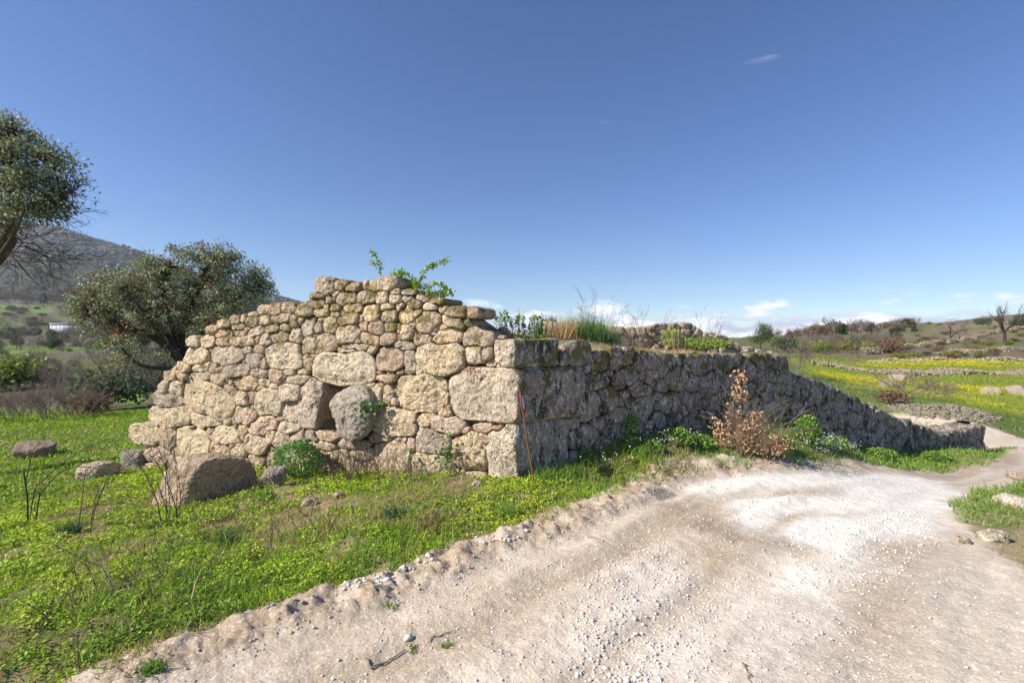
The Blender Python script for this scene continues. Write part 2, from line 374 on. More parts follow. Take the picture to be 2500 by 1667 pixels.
def H(x, y, detail=True):
    x = np.asarray(x, float); y = np.asarray(y, float); sh = x.shape
    x = np.atleast_1d(x); y = np.atleast_1d(y)
    z = H0(x, y)
    r = np.hypot(x, y)
    near = r < 40
    if near.any():
        xs, ys = x[near], y[near]; P = np.stack([xs, ys], -1)
        sd = road_sd(xs, ys)
        inside = sstep(-sd, 0.0, 0.25)
        dl = pdist(xs, ys, left_line)
        add = 0.05 * fbm(P * 1.1, 3, 21) * (1 - inside)
        add += 0.022 * fbm(P * 6, 3, 22) * (1 - inside)
        add += 0.045 * sstep(sd, 0.0, 0.5) * (xs < 2.2)                      # meadow lies a hand above the road
        cx_, cy_ = xs - 0.05, ys - 5.3; al_ = cx_ * .8548 + cy_ * .5189; sd_ = cx_ * .5189 - cy_ * .8548
        add += 0.26 * sstep(sd_, 1.05, 0.05) * (sd_ > -0.6) * sstep(al_, 0.5, 1.8) * sstep(al_, 7.0, 5.0)
        # churned bank of earth along the left edge
        front = sstep(ys, 9.5, 6.0)
        band = sstep(-sd, -0.10, 0.06) * sstep(-sd, 0.50, 0.22) * (dl < 0.6) * front
        lump = np.abs(fbm(P * 3.3, 4, 31)) ; lump2 = fbm(P * 8.5, 4, 33); lump3 = fbm(P * 22, 3, 34)
        rid = 1 - np.abs(fbm(P * 4.2 + 3, 3, 36)) * 2.2
        add += band * (0.01 + 0.085 * np.clip(lump * 1.5, 0, 0.8) * np.clip(rid, 0.2, 1) + 0.045 * np.abs(lump2) + 0.022 * lump3 + 0.010 * fbm(P * 45, 2, 37))
        # road relief
        u, v = lane_noise(xs, ys, 0)
        ruts = fbm(np.stack([u * 0.35, v * 3.2], -1), 3, 41) * 0.030 + fbm(np.stack([u * 0.8, v * 9], -1), 3, 42) * 0.011
        wob_ = dl + 0.10 * fbm(P * 0.9, 2, 45); fw = front * sstep(xs, 4.5, 3.2)
        for c_, w_, d_ in ((0.92, 0.11, 0.020), (2.35, 0.13, 0.013), (1.55, 0.07, 0.006)):
            add += fw * inside * (-d_ * np.exp(-((wob_ - c_) / w_) ** 2) + 0.7 * d_ * (np.exp(-((wob_ - c_ + 2 * w_) / (w_ * .6)) ** 2) + np.exp(-((wob_ - c_ - 2 * w_) / (w_ * .6)) ** 2)) * (0.6 + fbm(P * 7, 3, 46)))
        grit = fbm(P * 14, 3, 43) * 0.007 + fbm(P * 40, 2, 44) * 0.004
        add += inside * (ruts + grit)
        z = z.copy(); z[near] += add
    far = r > 40
    if far.any():
        P = np.stack([x[far], y[far]], -1)
        z = z.copy(); z[far] += fbm(P * 0.035, 4, 51) * np.clip((r[far] - 40) * 0.012, 0, 2.5)
    return z.reshape(sh)
def ground_z(x, y): return float(H(np.array([x]), np.array([y]))[0])
def hit(px, py):
    Y0 = march(px, py)[1]; Ys = np.linspace(Y0 * 0.80, Y0 * 1.12, 48)
    X = (px - CX) / FPX * Ys; Z = EYE - (py - CY) / FPX * Ys; g = Z - H(X, Ys)
    k = int(np.argmax(g < 0)) if (g < 0).any() else 47
    Y = Ys[k]; return np.array([(px - CX) / FPX * Y, Y, EYE - (py - CY) / FPX * Y])
# ------------------------------------------------------------------ ground sheet, split into ground and road along the road edge
rr = [0.25]
while rr[-1] < 7: rr.append(rr[-1] + 0.016 + 0.0022 * rr[-1])
while rr[-1] < 16: rr.append(rr[-1] * 1.0075)
while rr[-1] < 3200: rr.append(rr[-1] * 1.025)
rr = np.array(rr)
az = np.concatenate([np.radians(np.arange(-54, 54, 0.27)), np.radians(np.arange(54, 306, 4.0))])
AZ, RR = np.meshgrid(az, rr)
GX, GY = (RR * np.sin(AZ)), (RR * np.cos(AZ))
GZ = H(GX, GY)
gv = np.stack([GX, GY, GZ], -1).reshape(-1, 3)
nr, na = GX.shape
I = np.arange(nr * na).reshape(nr, na)
J = np.roll(I, -1, 1)
quads = np.stack([I[:-1], I[1:], J[1:], J[:-1]], -1).reshape(-1, 4)
quads = quads[:, ::-1]
x, y = gv[:, 0], gv[:, 1]; r = np.hypot(x, y); P2 = gv[:, :2]
sd = road_sd(x, y); dl = np.full(len(x), 9.0); nm = r < 20; dl[nm] = pdist(x[nm], y[nm], left_line)
def blend(c, f, col): return c * (1 - f[:, None]) + np.asarray(col) * f[:, None]
n1 = fbm(P2 * 0.9, 4, 61); n2 = fbm(P2 * 4.5, 4, 62); n3 = fbm(P2 * 20, 3, 63)
# near meadow: soil, litter and moss under the blades
c = np.tile(np.array([0.17, 0.15, 0.07]), (len(x), 1))
c = blend(c, sstep(n2, -0.1, 0.35), [0.13, 0.18, 0.03]); c = blend(c, sstep(n3, 0.05, 0.5) * 0.7, [0.27, 0.20, 0.13]); c = blend(c, sstep(fbm(P2 * 1.6, 3, 67), 0.15, 0.4) * 0.8, [0.30, 0.225, 0.15])
# farther land: scrub mixed with green
fl = sstep(r, 14, 30); nf = fbm(P2 * 0.11, 4, 64); nf2 = fbm(P2 * 0.4, 4, 65); nf3 = fbm(P2 * 0.03, 4, 66)
far = np.tile(np.array([0.13, 0.105, 0.07]), (len(x), 1))
far = blend(far, sstep(nf + 0.5 * nf2, -0.15, 0.25), [0.11, 0.155, 0.04]); far = blend(far, sstep(nf2, 0.2, 0.5) * 0.7, [0.15, 0.125, 0.09])
far = blend(far, sstep(nf3, 0.1, 0.4) * sstep(r, 100, 200), [0.14, 0.13, 0.10])
c = c * (1 - fl[:, None]) + far * fl[:, None]
_wobc = {}
def wpoly(pts): return np.array([march(*p)[:2] for p in pts])
def paint(pts, col, amt=1.0, wob=0.03, sc=0.25, world=False, thr=None, soft=0.3):
    global c
    poly = np.array(pts, float) if world else wpoly(pts)
    rad = np.hypot(poly[:, 0], poly[:, 1]).mean()
    if sc not in _wobc: _wobc[sc] = (fbm(P2 * sc, 3, 71), fbm(P2 * sc, 3, 72))
    xs = x + _wobc[sc][0] * wob * rad; ys = y + _wobc[sc][1] * wob * rad
    ins = inpoly(xs, ys, poly).astype(float)
    if thr is not None: ins *= sstep(fbm(P2 * thr[0], 4, thr[2] if len(thr) > 2 else 73), thr[1] - soft, thr[1] + soft)
    c = blend(c, ins * amt, col)
right = [(1900, 880), (2000, 868), (2250, 868), (2700, 880), (2700, 1010), (2450, 1020), (2250, 960), (2080, 940)]
paint(right, [0.22, 0.26, 0.03], 0.9)
paint([(2050, 942), (2120, 930), (2260, 948), (2700, 955), (2700, 1000), (2260, 978)], [0.36, 0.36, 0.03], 0.6, thr=(0.5, 0.1))
paint([(1980, 908), (2080, 922), (2260, 938), (2700, 948), (2700, 962), (2240, 955), (2060, 938)], [0.38, 0.37, 0.03], 0.6, thr=(0.5, 0.1, 77))
paint([(2080, 896), (2120, 884), (2300, 886), (2700, 892), (2700, 900), (2300, 897)], [0.46, 0.42, 0.03], 0.75, wob=0.005, thr=(0.3, -0.15))
paint([(1880, 868), (2000, 845), (2120, 838), (2300, 850), (2700, 860), (2700, 880), (2200, 878), (2000, 880)], [0.17, 0.14, 0.09], 0.9)
paint([(1900, 846), (2000, 832), (2200, 826), (2260, 836), (2140, 848), (2000, 862)], [0.17, 0.17, 0.04], 0.7, thr=(0.12, 0.0))
paint([(2150, 845), (2300, 815), (2500, 790), (2700, 790), (2700, 852), (2300, 862)], [0.12, 0.15, 0.055], 0.6, thr=(0.15, 0.1))
paint([(1950, 850), (2150, 822), (2300, 790), (2700, 752), (2700, 880), (2300, 872), (2100, 868)], [0.185, 0.155, 0.10], 0.75, thr=(0.1, -0.15, 78))
paint([(2300, 800), (2700, 770), (2700, 800), (2350, 822)], [0.24, 0.20, 0.14], 0.7, thr=(0.2, 0.1))
# bare rubbly ground behind the low wall
paint([(2130, 975), (2250, 985), (2400, 1000), (2450, 1022), (2410, 1036), (2250, 1030), (2150, 1000)], [0.30, 0.27, 0.22], 0.75, wob=0.02, sc=0.8, thr=(1.2, -0.1))
# left valley terraces
for (a, b, col) in [((-300, 752), (430, 770), [0.15, 0.24, 0.06]), ((-300, 776), (300, 783), [0.13, 0.20, 0.06]), ((-300, 790), (430, 794), [0.10, 0.18, 0.045])]:
    paint([(a[0], a[1] - 6), (120, a[1] - 3), (b[0], b[1] - 3), (b[0], b[1] + 5), (a[0], a[1] + 11)], col, 0.7, wob=0.02, sc=0.02, thr=(0.02, -0.12), soft=0.15)
paint([(-200, 838), (400, 842), (420, 862), (-200, 856)], [0.13, 0.22, 0.035], 0.8, thr=(0.06, -0.05))
paint([(-200, 872), (420, 876), (420, 905), (-200, 900)], [0.13, 0.22, 0.035], 0.8, thr=(0.09, 0.0))
paint([(-300, 700), (500, 700), (500, 748), (-300, 748)], [0.12, 0.105, 0.095], 0.9)
paint([(290, 955), (360, 945), (360, 990), (300, 985)], [0.13, 0.24, 0.03], 0.9)
# road and bank colours
dirt = np.array([0.565, 0.48, 0.38]); white = np.array([0.76, 0.735, 0.68])
rc = np.tile(dirt, (len(x), 1))
u, v = lane_noise(x, y, 0)
lane = fbm(np.stack([u * 0.35, v * 2.4], -1), 4, 81)
rc = blend(rc, sstep(lane, 0.05, 0.45) * 0.5, [0.49, 0.40, 0.295])
rc = blend(rc, sstep(n2, 0.1, 0.5) * 0.4, [0.63, 0.56, 0.47])
def rpaint(pts, col, amt, wob=0.12, soft=0.35, seed=83):
    global rc
    poly = wpoly(pts)
    xs = x + fbm(P2 * 1.7, 4, seed) * wob * 2; ys = y + fbm(P2 * 1.7, 4, seed + 1) * wob * 2
    near = r < 18
    d = np.full(len(x), 9.0); ii = np.zeros(len(x), bool)
    d[near] = pdist(xs[near], ys[near], poly, True); ii[near] = inpoly(xs[near], ys[near], poly)
    f = sstep(np.where(ii, d, -d), -soft * 0.5, soft * 0.5)
    rc = blend(rc, f * amt, col)
rpaint([(1640, 1190), (1800, 1150), (1990, 1128), (2150, 1150), (2300, 1170), (2320, 1240), (2270, 1330), (2000, 1330), (1850, 1300), (1780, 1260)], white * 1.04, 0.9)
rpaint([(1930, 1330), (2150, 1310), (2200, 1400), (2060, 1480), (1960, 1440)], white * 1.06, 0.8)
rpaint([(1400, 1667), (1420, 1480), (1530, 1380), (1680, 1400), (1740, 1500), (1730, 1667)], white * 0.93, 0.40)
rpaint([(1770, 1420), (2100, 1500), (2160, 1667), (1800, 1667)], white * 0.95, 0.35)
rpaint([(2100, 1430), (2330, 1340), (2600, 1420), (2600, 1700), (2250, 1700)], [0.55, 0.48, 0.385], 0.8)
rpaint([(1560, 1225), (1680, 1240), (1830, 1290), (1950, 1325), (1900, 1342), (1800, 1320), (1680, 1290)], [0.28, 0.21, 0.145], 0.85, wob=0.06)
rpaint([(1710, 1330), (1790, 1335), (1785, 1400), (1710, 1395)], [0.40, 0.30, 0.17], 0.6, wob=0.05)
rpaint([(1640, 1180), (1760, 1155), (1870, 1140), (1900, 1132), (1820, 1128), (1640, 1145)], [0.42, 0.38, 0.33], 0.8, wob=0.04)  # cast shadow of the long wall on the track edge, put into the road colour
rpaint([(2180, 1150), (2350, 1150), (2450, 1120), (2460, 1060), (2600, 1090), (2600, 1150), (2400, 1175)], [0.50, 0.455, 0.40], 0.8)
wobv = dl + 0.10 * fbm(P2 * 0.9, 2, 45)
for c_, w_ in ((0.92, 0.16), (2.35, 0.20), (1.55, 0.10)):
    rc = blend(rc, np.exp(-((wobv - c_) / w_) ** 2) * (0.45 + 0.45 * np.clip(lane * 2 + .3, 0, 1)) * (y < 7) * sstep(x, 4.2, 3.0), [0.40, 0.32, 0.235])
rc = rc * (1 + 0.14 * fbm(P2 * 30, 3, 91))[:, None] * (1 + 0.12 * n2)[:, None]
# bank: darker raw earth with pale crusts
bankf = sstep(-sd, -0.16, 0.0) * sstep(-sd, 0.55, 0.25) * (dl < 0.75)
bc = np.tile(np.array([0.37, 0.285, 0.20]), (len(x), 1)); bc = blend(bc, sstep(fbm(P2 * 5, 4, 93), 0.0, 0.4), [0.50, 0.42, 0.33]); bc = blend(bc, sstep(n3, 0.2, 0.6) * .6, [0.27, 0.20, 0.135])
shade_side = sstep(x, 1.5, 2.6)
rc = rc * (1 - (bankf * 0.85)[:, None]) + bc * (bankf * 0.85)[:, None]
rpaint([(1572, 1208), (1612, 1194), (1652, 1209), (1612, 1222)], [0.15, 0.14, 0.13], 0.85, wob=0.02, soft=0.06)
rim = sstep(-sd, -0.5, -0.05)[:, None] * (r < 20)[:, None]
c = c * (1 - rim) + (0.55 * c + 0.45 * np.array([0.30, 0.23, 0.15])) * rim
# right-hand verge: dry sandy turf
verge = (sd > 0) & (r < 16) & (x > 3) & (dl > 1.2) & (pdist(x, y, np.array(right_edge)) < 4.0) & (y < 13)
c = blend(c, verge * (0.6 * sstep(n2, 0.3, -0.3) + 0.3), [0.34, 0.27, 0.17])
mixe = sstep(sd + 0.05 * n2 + 0.03 * n3, 0.0, 0.13)
c = np.where((r < 25)[:, None], rc * (1 - mixe[:, None]) + c * mixe[:, None], c)
fc = sd[quads].mean(1)
isroad = fc < 0
def ground_material(name, bsc, bd, sc=60):
    m, nt, bs, out = mat_new(name); g = NT(nt)
    P = g.pos(); a = g.noise(P, sc, 5, 0.7); b = g.noise(P, sc * 0.16, 4, 0.6)
    k = g.math('ADD', 0.62, g.math('ADD', g.math('MULTIPLY', a, 0.45), g.math('MULTIPLY', b, 0.32)))
    cmb = g.n('ShaderNodeCombineXYZ'); [g.set(cmb.inputs[i], k) for i in range(3)]
    xx = g.n('ShaderNodeMix', data_type='RGBA', blend_type='MULTIPLY'); xx.inputs['Factor'].default_value = 1.0
    g.set(xx.inputs['A'], g.attr('Col')); g.set(xx.inputs['B'], cmb.outputs[0])
    col = xx.outputs['Result']
    vv = g.sepz(g.vor(P, sc * 1.6, out='Color'), 'X')
    col = g.mix(g.math('MULTIPLY', g.ss(vv, 0.84, 0.95), 0.45), col, (0.78, 0.75, 0.69))
    col = g.mix(g.math('MULTIPLY', g.ss(vv, 0.12, 0.03), 0.35), col, (0.2, 0.155, 0.11))
    g.set(bs.inputs['Base Color'], col)
    g.set(bs.inputs['Normal'], g.bump(g.math('ADD', a, g.math('MULTIPLY', g.vor(P, sc * 0.8), 0.5)), bsc, bd))
    bs.inputs['Roughness'].default_value = 0.96; bs.inputs['Specular IOR Level'].default_value = 0.12
    return m
def submesh(name, q, col, mat):
    used, inv = np.unique(q, return_inverse=True)
    return obj(name, gv[used], inv.reshape(q.shape), mat, col=col[used], smooth=True)
def ground2(name):
    m, nt, bs, out = mat_new(name); g = NT(nt)
    P = g.pos(); a = g.noise(P, 0.8, 8, 0.75); b = g.noise(P, 45, 4, 0.65)
    k = g.math('ADD', 0.45, g.math('ADD', g.math('MULTIPLY', a, 0.8), g.math('MULTIPLY', b, 0.35)))
    cmb = g.n('ShaderNodeCombineXYZ'); [g.set(cmb.inputs[i], k) for i in range(3)]
    xx = g.n('ShaderNodeMix', data_type='RGBA', blend_type='MULTIPLY'); xx.inputs['Factor'].default_value = 1.0
    g.set(xx.inputs['A'], g.attr('Col')); g.set(xx.inputs['B'], cmb.outputs[0])
    g.set(bs.inputs['Base Color'], xx.outputs['Result'])
    g.set(bs.inputs['Normal'], g.bump(g.math('ADD', a, g.math('MULTIPLY', b, 0.15)), 0.5, 0.1))
    bs.inputs['Specular IOR Level'].default_value = 0.08
    return m
M['ground'] = ground2('meadow_soil'); M['road'] = ground_material('gravel_dirt_road', 0.5, 0.014)
ground = submesh('ground', quads[~isroad], c, M['ground'])
tag(ground, 'rolling meadow ground and farmland around the ruined wall', 'ground', kind='structure')
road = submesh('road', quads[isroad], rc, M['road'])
tag(road, 'pale unpaved dirt and gravel track curving round the wall', 'road', kind='structure')
# close the hole under the camera
cap = np.concatenate([I[0]])
obj_cap = None

def _column(a):
    a = a % (2 * np.pi); j = np.searchsorted(_azs, a); j0, j1 = (j - 1) % na, j % na
    d0 = (a - _azs[j0]) % (2 * np.pi); d1 = (_azs[j1] - a) % (2 * np.pi); t = d0 / max(d0 + d1, 1e-9)
    return GZ[:, _ord[j0]] * (1 - t) + GZ[:, _ord[j1]] * t
_ord = np.argsort(az % (2 * np.pi)); _azs = (az % (2 * np.pi))[_ord]
def ground_z(x_, y_):
    return float(np.interp(math.hypot(x_, y_), rr, _column(math.atan2(x_, y_))))
def hit(px, py):
    k_ = (px - CX) / FPX; col_ = _column(math.atan(k_)); Ys = rr / math.sqrt(1 + k_ * k_); gz = EYE - (py - CY) / FPX * Ys - col_
    m_ = Ys > 1.2; i_ = int(np.argmax((gz < 0) & m_)) if ((gz < 0) & m_).any() else len(rr) - 1
    t_ = gz[i_ - 1] / (gz[i_ - 1] - gz[i_] + 1e-9); Y = Ys[i_ - 1] + (Ys[i_] - Ys[i_ - 1]) * min(max(t_, 0), 1)
    return np.array([k_ * Y, Y, EYE - (py - CY) / FPX * Y])

# ------------------------------------------------------------------ mountain on the left
mu = np.linspace(-1900, 900, 230); mvv = np.linspace(0, 1, 90)
MU, MV = np.meshgrid(mu, mvv)
YR = 1450.0
pxs = np.array([-1500, -700, -300, -60, 60, 140, 200, 270, 350, 450, 600, 800, 1000, 1200, 1900]); pys = np.array([700, 640, 590, 556, 548, 552, 572, 592, 618, 655, 700, 752, 800, 832, 850])
ridge = np.interp(MU, (pxs - CX) / FPX * YR, EYE - (pys - CY) / FPX * YR)
MX = MU * (0.62 + 0.38 * np.minimum(MV * 1.5, 1.0)) if False else MU
t = np.clip(MV / 0.72, 0, 1)
base = np.minimum(22.0, ridge - 12)
prof = t ** 1.15
MYY = 560 + (YR - 560) * t + np.clip(MV - 0.72, 0, 1) / 0.28 * 500
MXX = MU * MYY / YR
MZ = np.where(MV <= 0.72, base + (ridge - base) * prof, ridge - (np.clip(MV - 0.72, 0, 1) / 0.28) ** 1.3 * (ridge + 60))
PP = np.stack([MXX, MYY], -1)
nn = fbm(PP * 0.006, 5, 101)
amp = np.clip((ridge - 20) / 250, 0, 1) * np.sin(np.pi * np.clip(t, 0, 1)) ** 0.6
MZ = MZ + nn * 30 * amp + fbm(PP * 0.03, 4, 102, 0.65) * 17 * np.clip(amp + 0.35, 0, 1) * np.clip((ridge - 20) / 150, 0, 1)
MZ[0] -= 30
mV = np.stack([MXX, MYY, MZ], -1).reshape(-1, 3)
I2 = np.arange(MU.size).reshape(MU.shape)
mq = np.stack([I2[:-1, :-1], I2[:-1, 1:], I2[1:, 1:], I2[1:, :-1]], -1).reshape(-1, 4)
mm = np.clip(MV.ravel(), 0, 1); q2 = fbm(mV[:, :2] * 0.012, 4, 103); q3 = fbm(mV[:, :2] * 0.05, 4, 104)
mc = np.tile(np.array([0.055, 0.06, 0.045]), (len(mV), 1))
mc = blend(mc, sstep(q2, -0.05, 0.3) * 0.8, [0.065, 0.08, 0.04])
mc = blend(mc, sstep(mm, 0.22, 0.08), [0.09, 0.083, 0.075])
mc = blend(mc, sstep(mm + 0.25 * q2, 0.38, 0.62) * 0.8, [0.042, 0.044, 0.042])
mc = blend(mc, sstep(q3, 0.15, 0.4) * sstep(mm, 0.35, 0.55), [0.14, 0.135, 0.13])
M['hill'] = col_material('scrub_and_granite_slope', 0.5, 0.05, 0.9, 6.0)
mountain = obj('mountain', mV, mq, M['hill'], col=mc, smooth=True)
tag(mountain, 'grey-green mountain slope strewn with granite outcrops', 'mountain', kind='structure')
# granite outcrops near its ridge: one mass of rocks
def ico():
    t = (1 + 5 ** .5) / 2
    v = np.array([(-1, t, 0), (1, t, 0), (-1, -t, 0), (1, -t, 0), (0, -1, t), (0, 1, t), (0, -1, -t), (0, 1, -t), (t, 0, -1), (t, 0, 1), (-t, 0, -1), (-t, 0, 1)], float)
    v /= np.linalg.norm(v[0])
    f = np.array([(0, 11, 5), (0, 5, 1), (0, 1, 7), (0, 7, 10), (0, 10, 11), (1, 5, 9), (5, 11, 4), (11, 10, 2), (10, 7, 6), (7, 1, 8), (3, 9, 4), (3, 4, 2), (3, 2, 6), (3, 6, 8), (3, 8, 9), (4, 9, 5), (2, 4, 11), (6, 2, 10), (8, 6, 7), (9, 8, 1)])
    return v, f
ICO_V, ICO_F = ico()
def ico_sub(v, f, n):
    for _ in range(n):
        mid = {}; vl = list(v); nf = []
        def m_(a, b):
            k = (min(a, b), max(a, b))
            if k not in mid:
                p = vl[a] + vl[b]; vl.append(p / np.linalg.norm(p)); mid[k] = len(vl) - 1
            return mid[k]
        for a, b, cc_ in f:
            ab, bc_, ca = m_(a, b), m_(b, cc_), m_(cc_, a)
            nf += [(a, ab, ca), (b, bc_, ab), (cc_, ca, bc_), (ab, bc_, ca)]
        v, f = np.array(vl), np.array(nf)
    return v, f
ICO2_V, ICO2_F = ico_sub(ICO_V, ICO_F, 1)
ICO5_V, ICO5_F = ico_sub(ICO_V, ICO_F, 5)
def rot_rand(n, g=rng):
    q = g.normal(size=(n, 4)); q /= np.linalg.norm(q, axis=1)[:, None]
    w, x_, y_, z_ = q.T
    return np.stack([1 - 2 * (y_ * y_ + z_ * z_), 2 * (x_ * y_ - z_ * w), 2 * (x_ * z_ + y_ * w), 2 * (x_ * y_ + z_ * w), 1 - 2 * (x_ * x_ + z_ * z_), 2 * (y_ * z_ - x_ * w), 2 * (x_ * z_ - y_ * w), 2 * (y_ * z_ + x_ * w), 1 - 2 * (x_ * x_ + y_ * y_)], -1).reshape(n, 3, 3)
def rocks(C, S, flat=0.65, base=(ICO_V, ICO_F), jit=0.22):
    """many small angular rocks: centres (n,3), sizes (n,) -> V,F"""
    n = len(C); bv, bf = base
    sc = np.stack([rng.uniform(.75, 1.25, n), rng.uniform(.6, 1.1, n), rng.uniform(.6, 1.0, n)], -1)
    v = bv[None] * (1 + rng.normal(0, jit, (n, len(bv), 1))) * sc[:, None]
    v = np.einsum('nij,nkj->nki', rot_rand(n), v)
    v[:, :, 2] *= flat
    v = v * S[:, None, None] + C[:, None]
    F = bf[None] + (np.arange(n) * len(bv))[:, None, None]
    return v.reshape(-1, 3), F.reshape(-1, 3)
k = np.where((MV.ravel() > 0.33) & (MV.ravel() < 0.73) & (q2 + 0.6 * q3 > 0.12) & (mV[:, 0] > -1600) & (ridge.ravel() > 60))[0]
k = rng.choice(k, min(4500, len(k)), replace=False)
Cb = mV[k] + rng.normal(0, 4, (len(k), 3)) * [1, 1, 0.2]
Vb, Fb = rocks(Cb, rng.uniform(2, 11.0, len(k)) * rng.uniform(.4, 1, len(k)), 0.7)
o = obj('boulders', Vb, Fb, M['hill'], col=np.tile(np.array([0.20, 0.195, 0.19]), (len(Vb), 1)) * rng.uniform(.7, 1.15, (len(k), 1, 1)).repeat(12, 1).reshape(-1, 1))
tag(o, 'pale granite outcrops scattered over the upper mountain slope', 'boulders', kind='stuff')
# ------------------------------------------------------------------ walls
C0 = np.array([0.05, 5.3]); dR = np.array([.855, .519]); dR /= np.linalg.norm(dR); nR = np.array([dR[1], -dR[0]])
dL = np.array([-6.3, 2.7]); dL /= np.linalg.norm(dL); nL = np.array([-dL[1], dL[0]])
nL = -nL if nL[1] > 0 else nL
class Plane:
    def __init__(s, O, d, n): s.O, s.d, s.n = np.asarray(O, float), d, n
    def uv(s, px, py):
        ray = np.array([(px - CX) / FPX, 1.0]); t = (s.O @ s.n) / (ray @ s.n)
        return (ray * t - s.O) @ s.d, EYE - (py - CY) / FPX * t
    def world(s, u, z, off):
        u, z, off = np.broadcast_arrays(np.asarray(u, float), z, off)
        xy = s.O + u[..., None] * s.d + off[..., None] * s.n
        return np.concatenate([xy, z[..., None]], -1)
PL, PR = Plane(C0, dL, nL), Plane(C0, dR, nR)

def seeds_from(crops, plane, sgn):
    out = []
    for (x0, y0, s, lst) in crops:
        for it in lst:
            cx, cy, w, h = it[:4]; rot = it[4] if len(it) > 4 else 0; flag = it[5] if len(it) > 5 else ''
            px, py = x0 + cx / s, y0 + cy / s
            u, z = plane.uv(px, py); u1, _ = plane.uv(px - w / s / 2, py); u2, _ = plane.uv(px + w / s / 2, py)
            _, z1 = plane.uv(px, py - h / s / 2); _, z2 = plane.uv(px, py + h / s / 2)
            out.append([u, z, abs(u2 - u1), abs(z2 - z1), R(rot) * sgn, flag])
    return out
def sdist(S, p):
    """rough signed distance from points p (n,2) to every seed's rounded outline -> (n, k)"""
    du = p[:, None, 0] - S[None, :, 0]; dz = p[:, None, 1] - S[None, :, 1]
    c_, s_ = np.cos(S[:, 4]), np.sin(S[:, 4])
    a = (du * c_ + dz * s_) / (S[:, 2] / 2); b = (-du * s_ + dz * c_) / (S[:, 3] / 2)
    d = (np.abs(a) ** 3.6 + np.abs(b) ** 3.6) ** (1 / 3.6)
    rad = np.sqrt(np.maximum((du ** 2 + dz ** 2), 1e-9))
    return (d - 1) * np.where(d > 1e-4, rad / np.maximum(d, 1e-4), 0.5 * np.minimum(S[:, 2], S[:, 3]))
def outlines(seeds, grow, gap, nang, top=None):
    S = np.array([s[:5] for s in seeds], float); res = []
    big = np.maximum(S[:, 2], S[:, 3])
    for i in range(len(S)):
        if seeds[i][5] == 'void': res.append(None); continue
        near = np.hypot(S[:, 0] - S[i, 0], S[:, 1] - S[i, 1]) < (big + big[i]) * 0.75 + 0.1
        idx = np.where(near)[0]; me_ = np.where(idx == i)[0][0]
        per = math.pi * (S[i, 2] + S[i, 3]) / 2
        n = int(np.clip(per / nang, 26, 100)); th = np.linspace(0, 2 * np.pi, n, endpoint=False)
        Rm = big[i] * 0.62 + grow; st = np.linspace(0.02, 1, 36)
        pts = S[i, :2] + (np.stack([np.cos(th), np.sin(th)], -1)[:, None] * (Rm * st)[None, :, None])
        D = sdist(S[idx], pts.reshape(-1, 2)).reshape(n, 36, len(idx))
        mine = D[:, :, me_]; oth = np.where(np.arange(len(idx)) == me_, 9, D).min(-1)
        bad = (mine > oth) | (mine > grow)
        if top is not None: bad |= (mine > 0.015) & (pts[:, :, 1] > top(pts[:, :, 0]) + 0.02)
        k = np.where(bad.any(1), bad.argmax(1), 35)
        rad = Rm * st[np.maximum(k, 1)] - Rm / 36 * 0.5
        rad = np.maximum(rad - gap / 2, 0.012)
        rad = (np.roll(rad, 1) + 2 * rad + np.roll(rad, -1)) / 4
        K = 18; gq = np.random.default_rng(i * 13 + 5)
        cpt = np.stack([np.cos(th) * rad, np.sin(th) * rad], -1); sel = [0]
        # corner picking: farthest-point simplification of the cell outline
        def seg_d(a, b):
            ids = np.arange(a + 1, b) % n
            if len(ids) == 0: return -1, a
            A_, B_ = cpt[a % n], cpt[b % n]; ab = B_ - A_; L_ = np.hypot(*ab) + 1e-9
            dd = np.abs((cpt[ids] - A_) @ np.array([-ab[1], ab[0]])) / L_; m__ = int(np.argmax(dd)); return dd[m__], a + 1 + m__
        far_ = int(np.argmax(np.hypot(*cpt.T))); sel = [far_, far_ + n // 2, far_ + n]
        while len(sel) < K + 1:
            best = max(((seg_d(sel[j], sel[j + 1]) + (j,)) for j in range(len(sel) - 1)), key=lambda t: t[0])
            if best[0] < max(0.004, 0.022 * big[i]): break
            sel.insert(best[2] + 1, best[1])
        vv_ = cpt[np.array(sel[:-1]) % n]; v2 = np.roll(vv_, -1, 0); newr = np.full(n, 0.0)
        dirs = np.stack([np.cos(th), np.sin(th)], -1)
        for A_, B_ in zip(vv_, v2):
            e = B_ - A_; den = dirs[:, 0] * e[1] - dirs[:, 1] * e[0]
            with np.errstate(all='ignore'):
                t_ = (A_[0] * e[1] - A_[1] * e[0]) / den; s_ = (A_[0] * dirs[:, 1] - A_[1] * dirs[:, 0]) / den
            ok_ = (t_ > 0) & (s_ >= -0.01) & (s_ <= 1.01) & np.isfinite(t_); newr = np.where(ok_, np.maximum(newr, t_), newr)
        newr = np.where(newr > 0.3 * rad, newr, rad); rad = np.minimum(newr, rad * 1.06)
        rad = rad * (1 + 0.02 * fbm(np.stack([np.cos(th) * 1.6 + i * 3.1, np.sin(th) * 1.6], -1), 2, 205))
        res.append((th, rad))
    return S, res

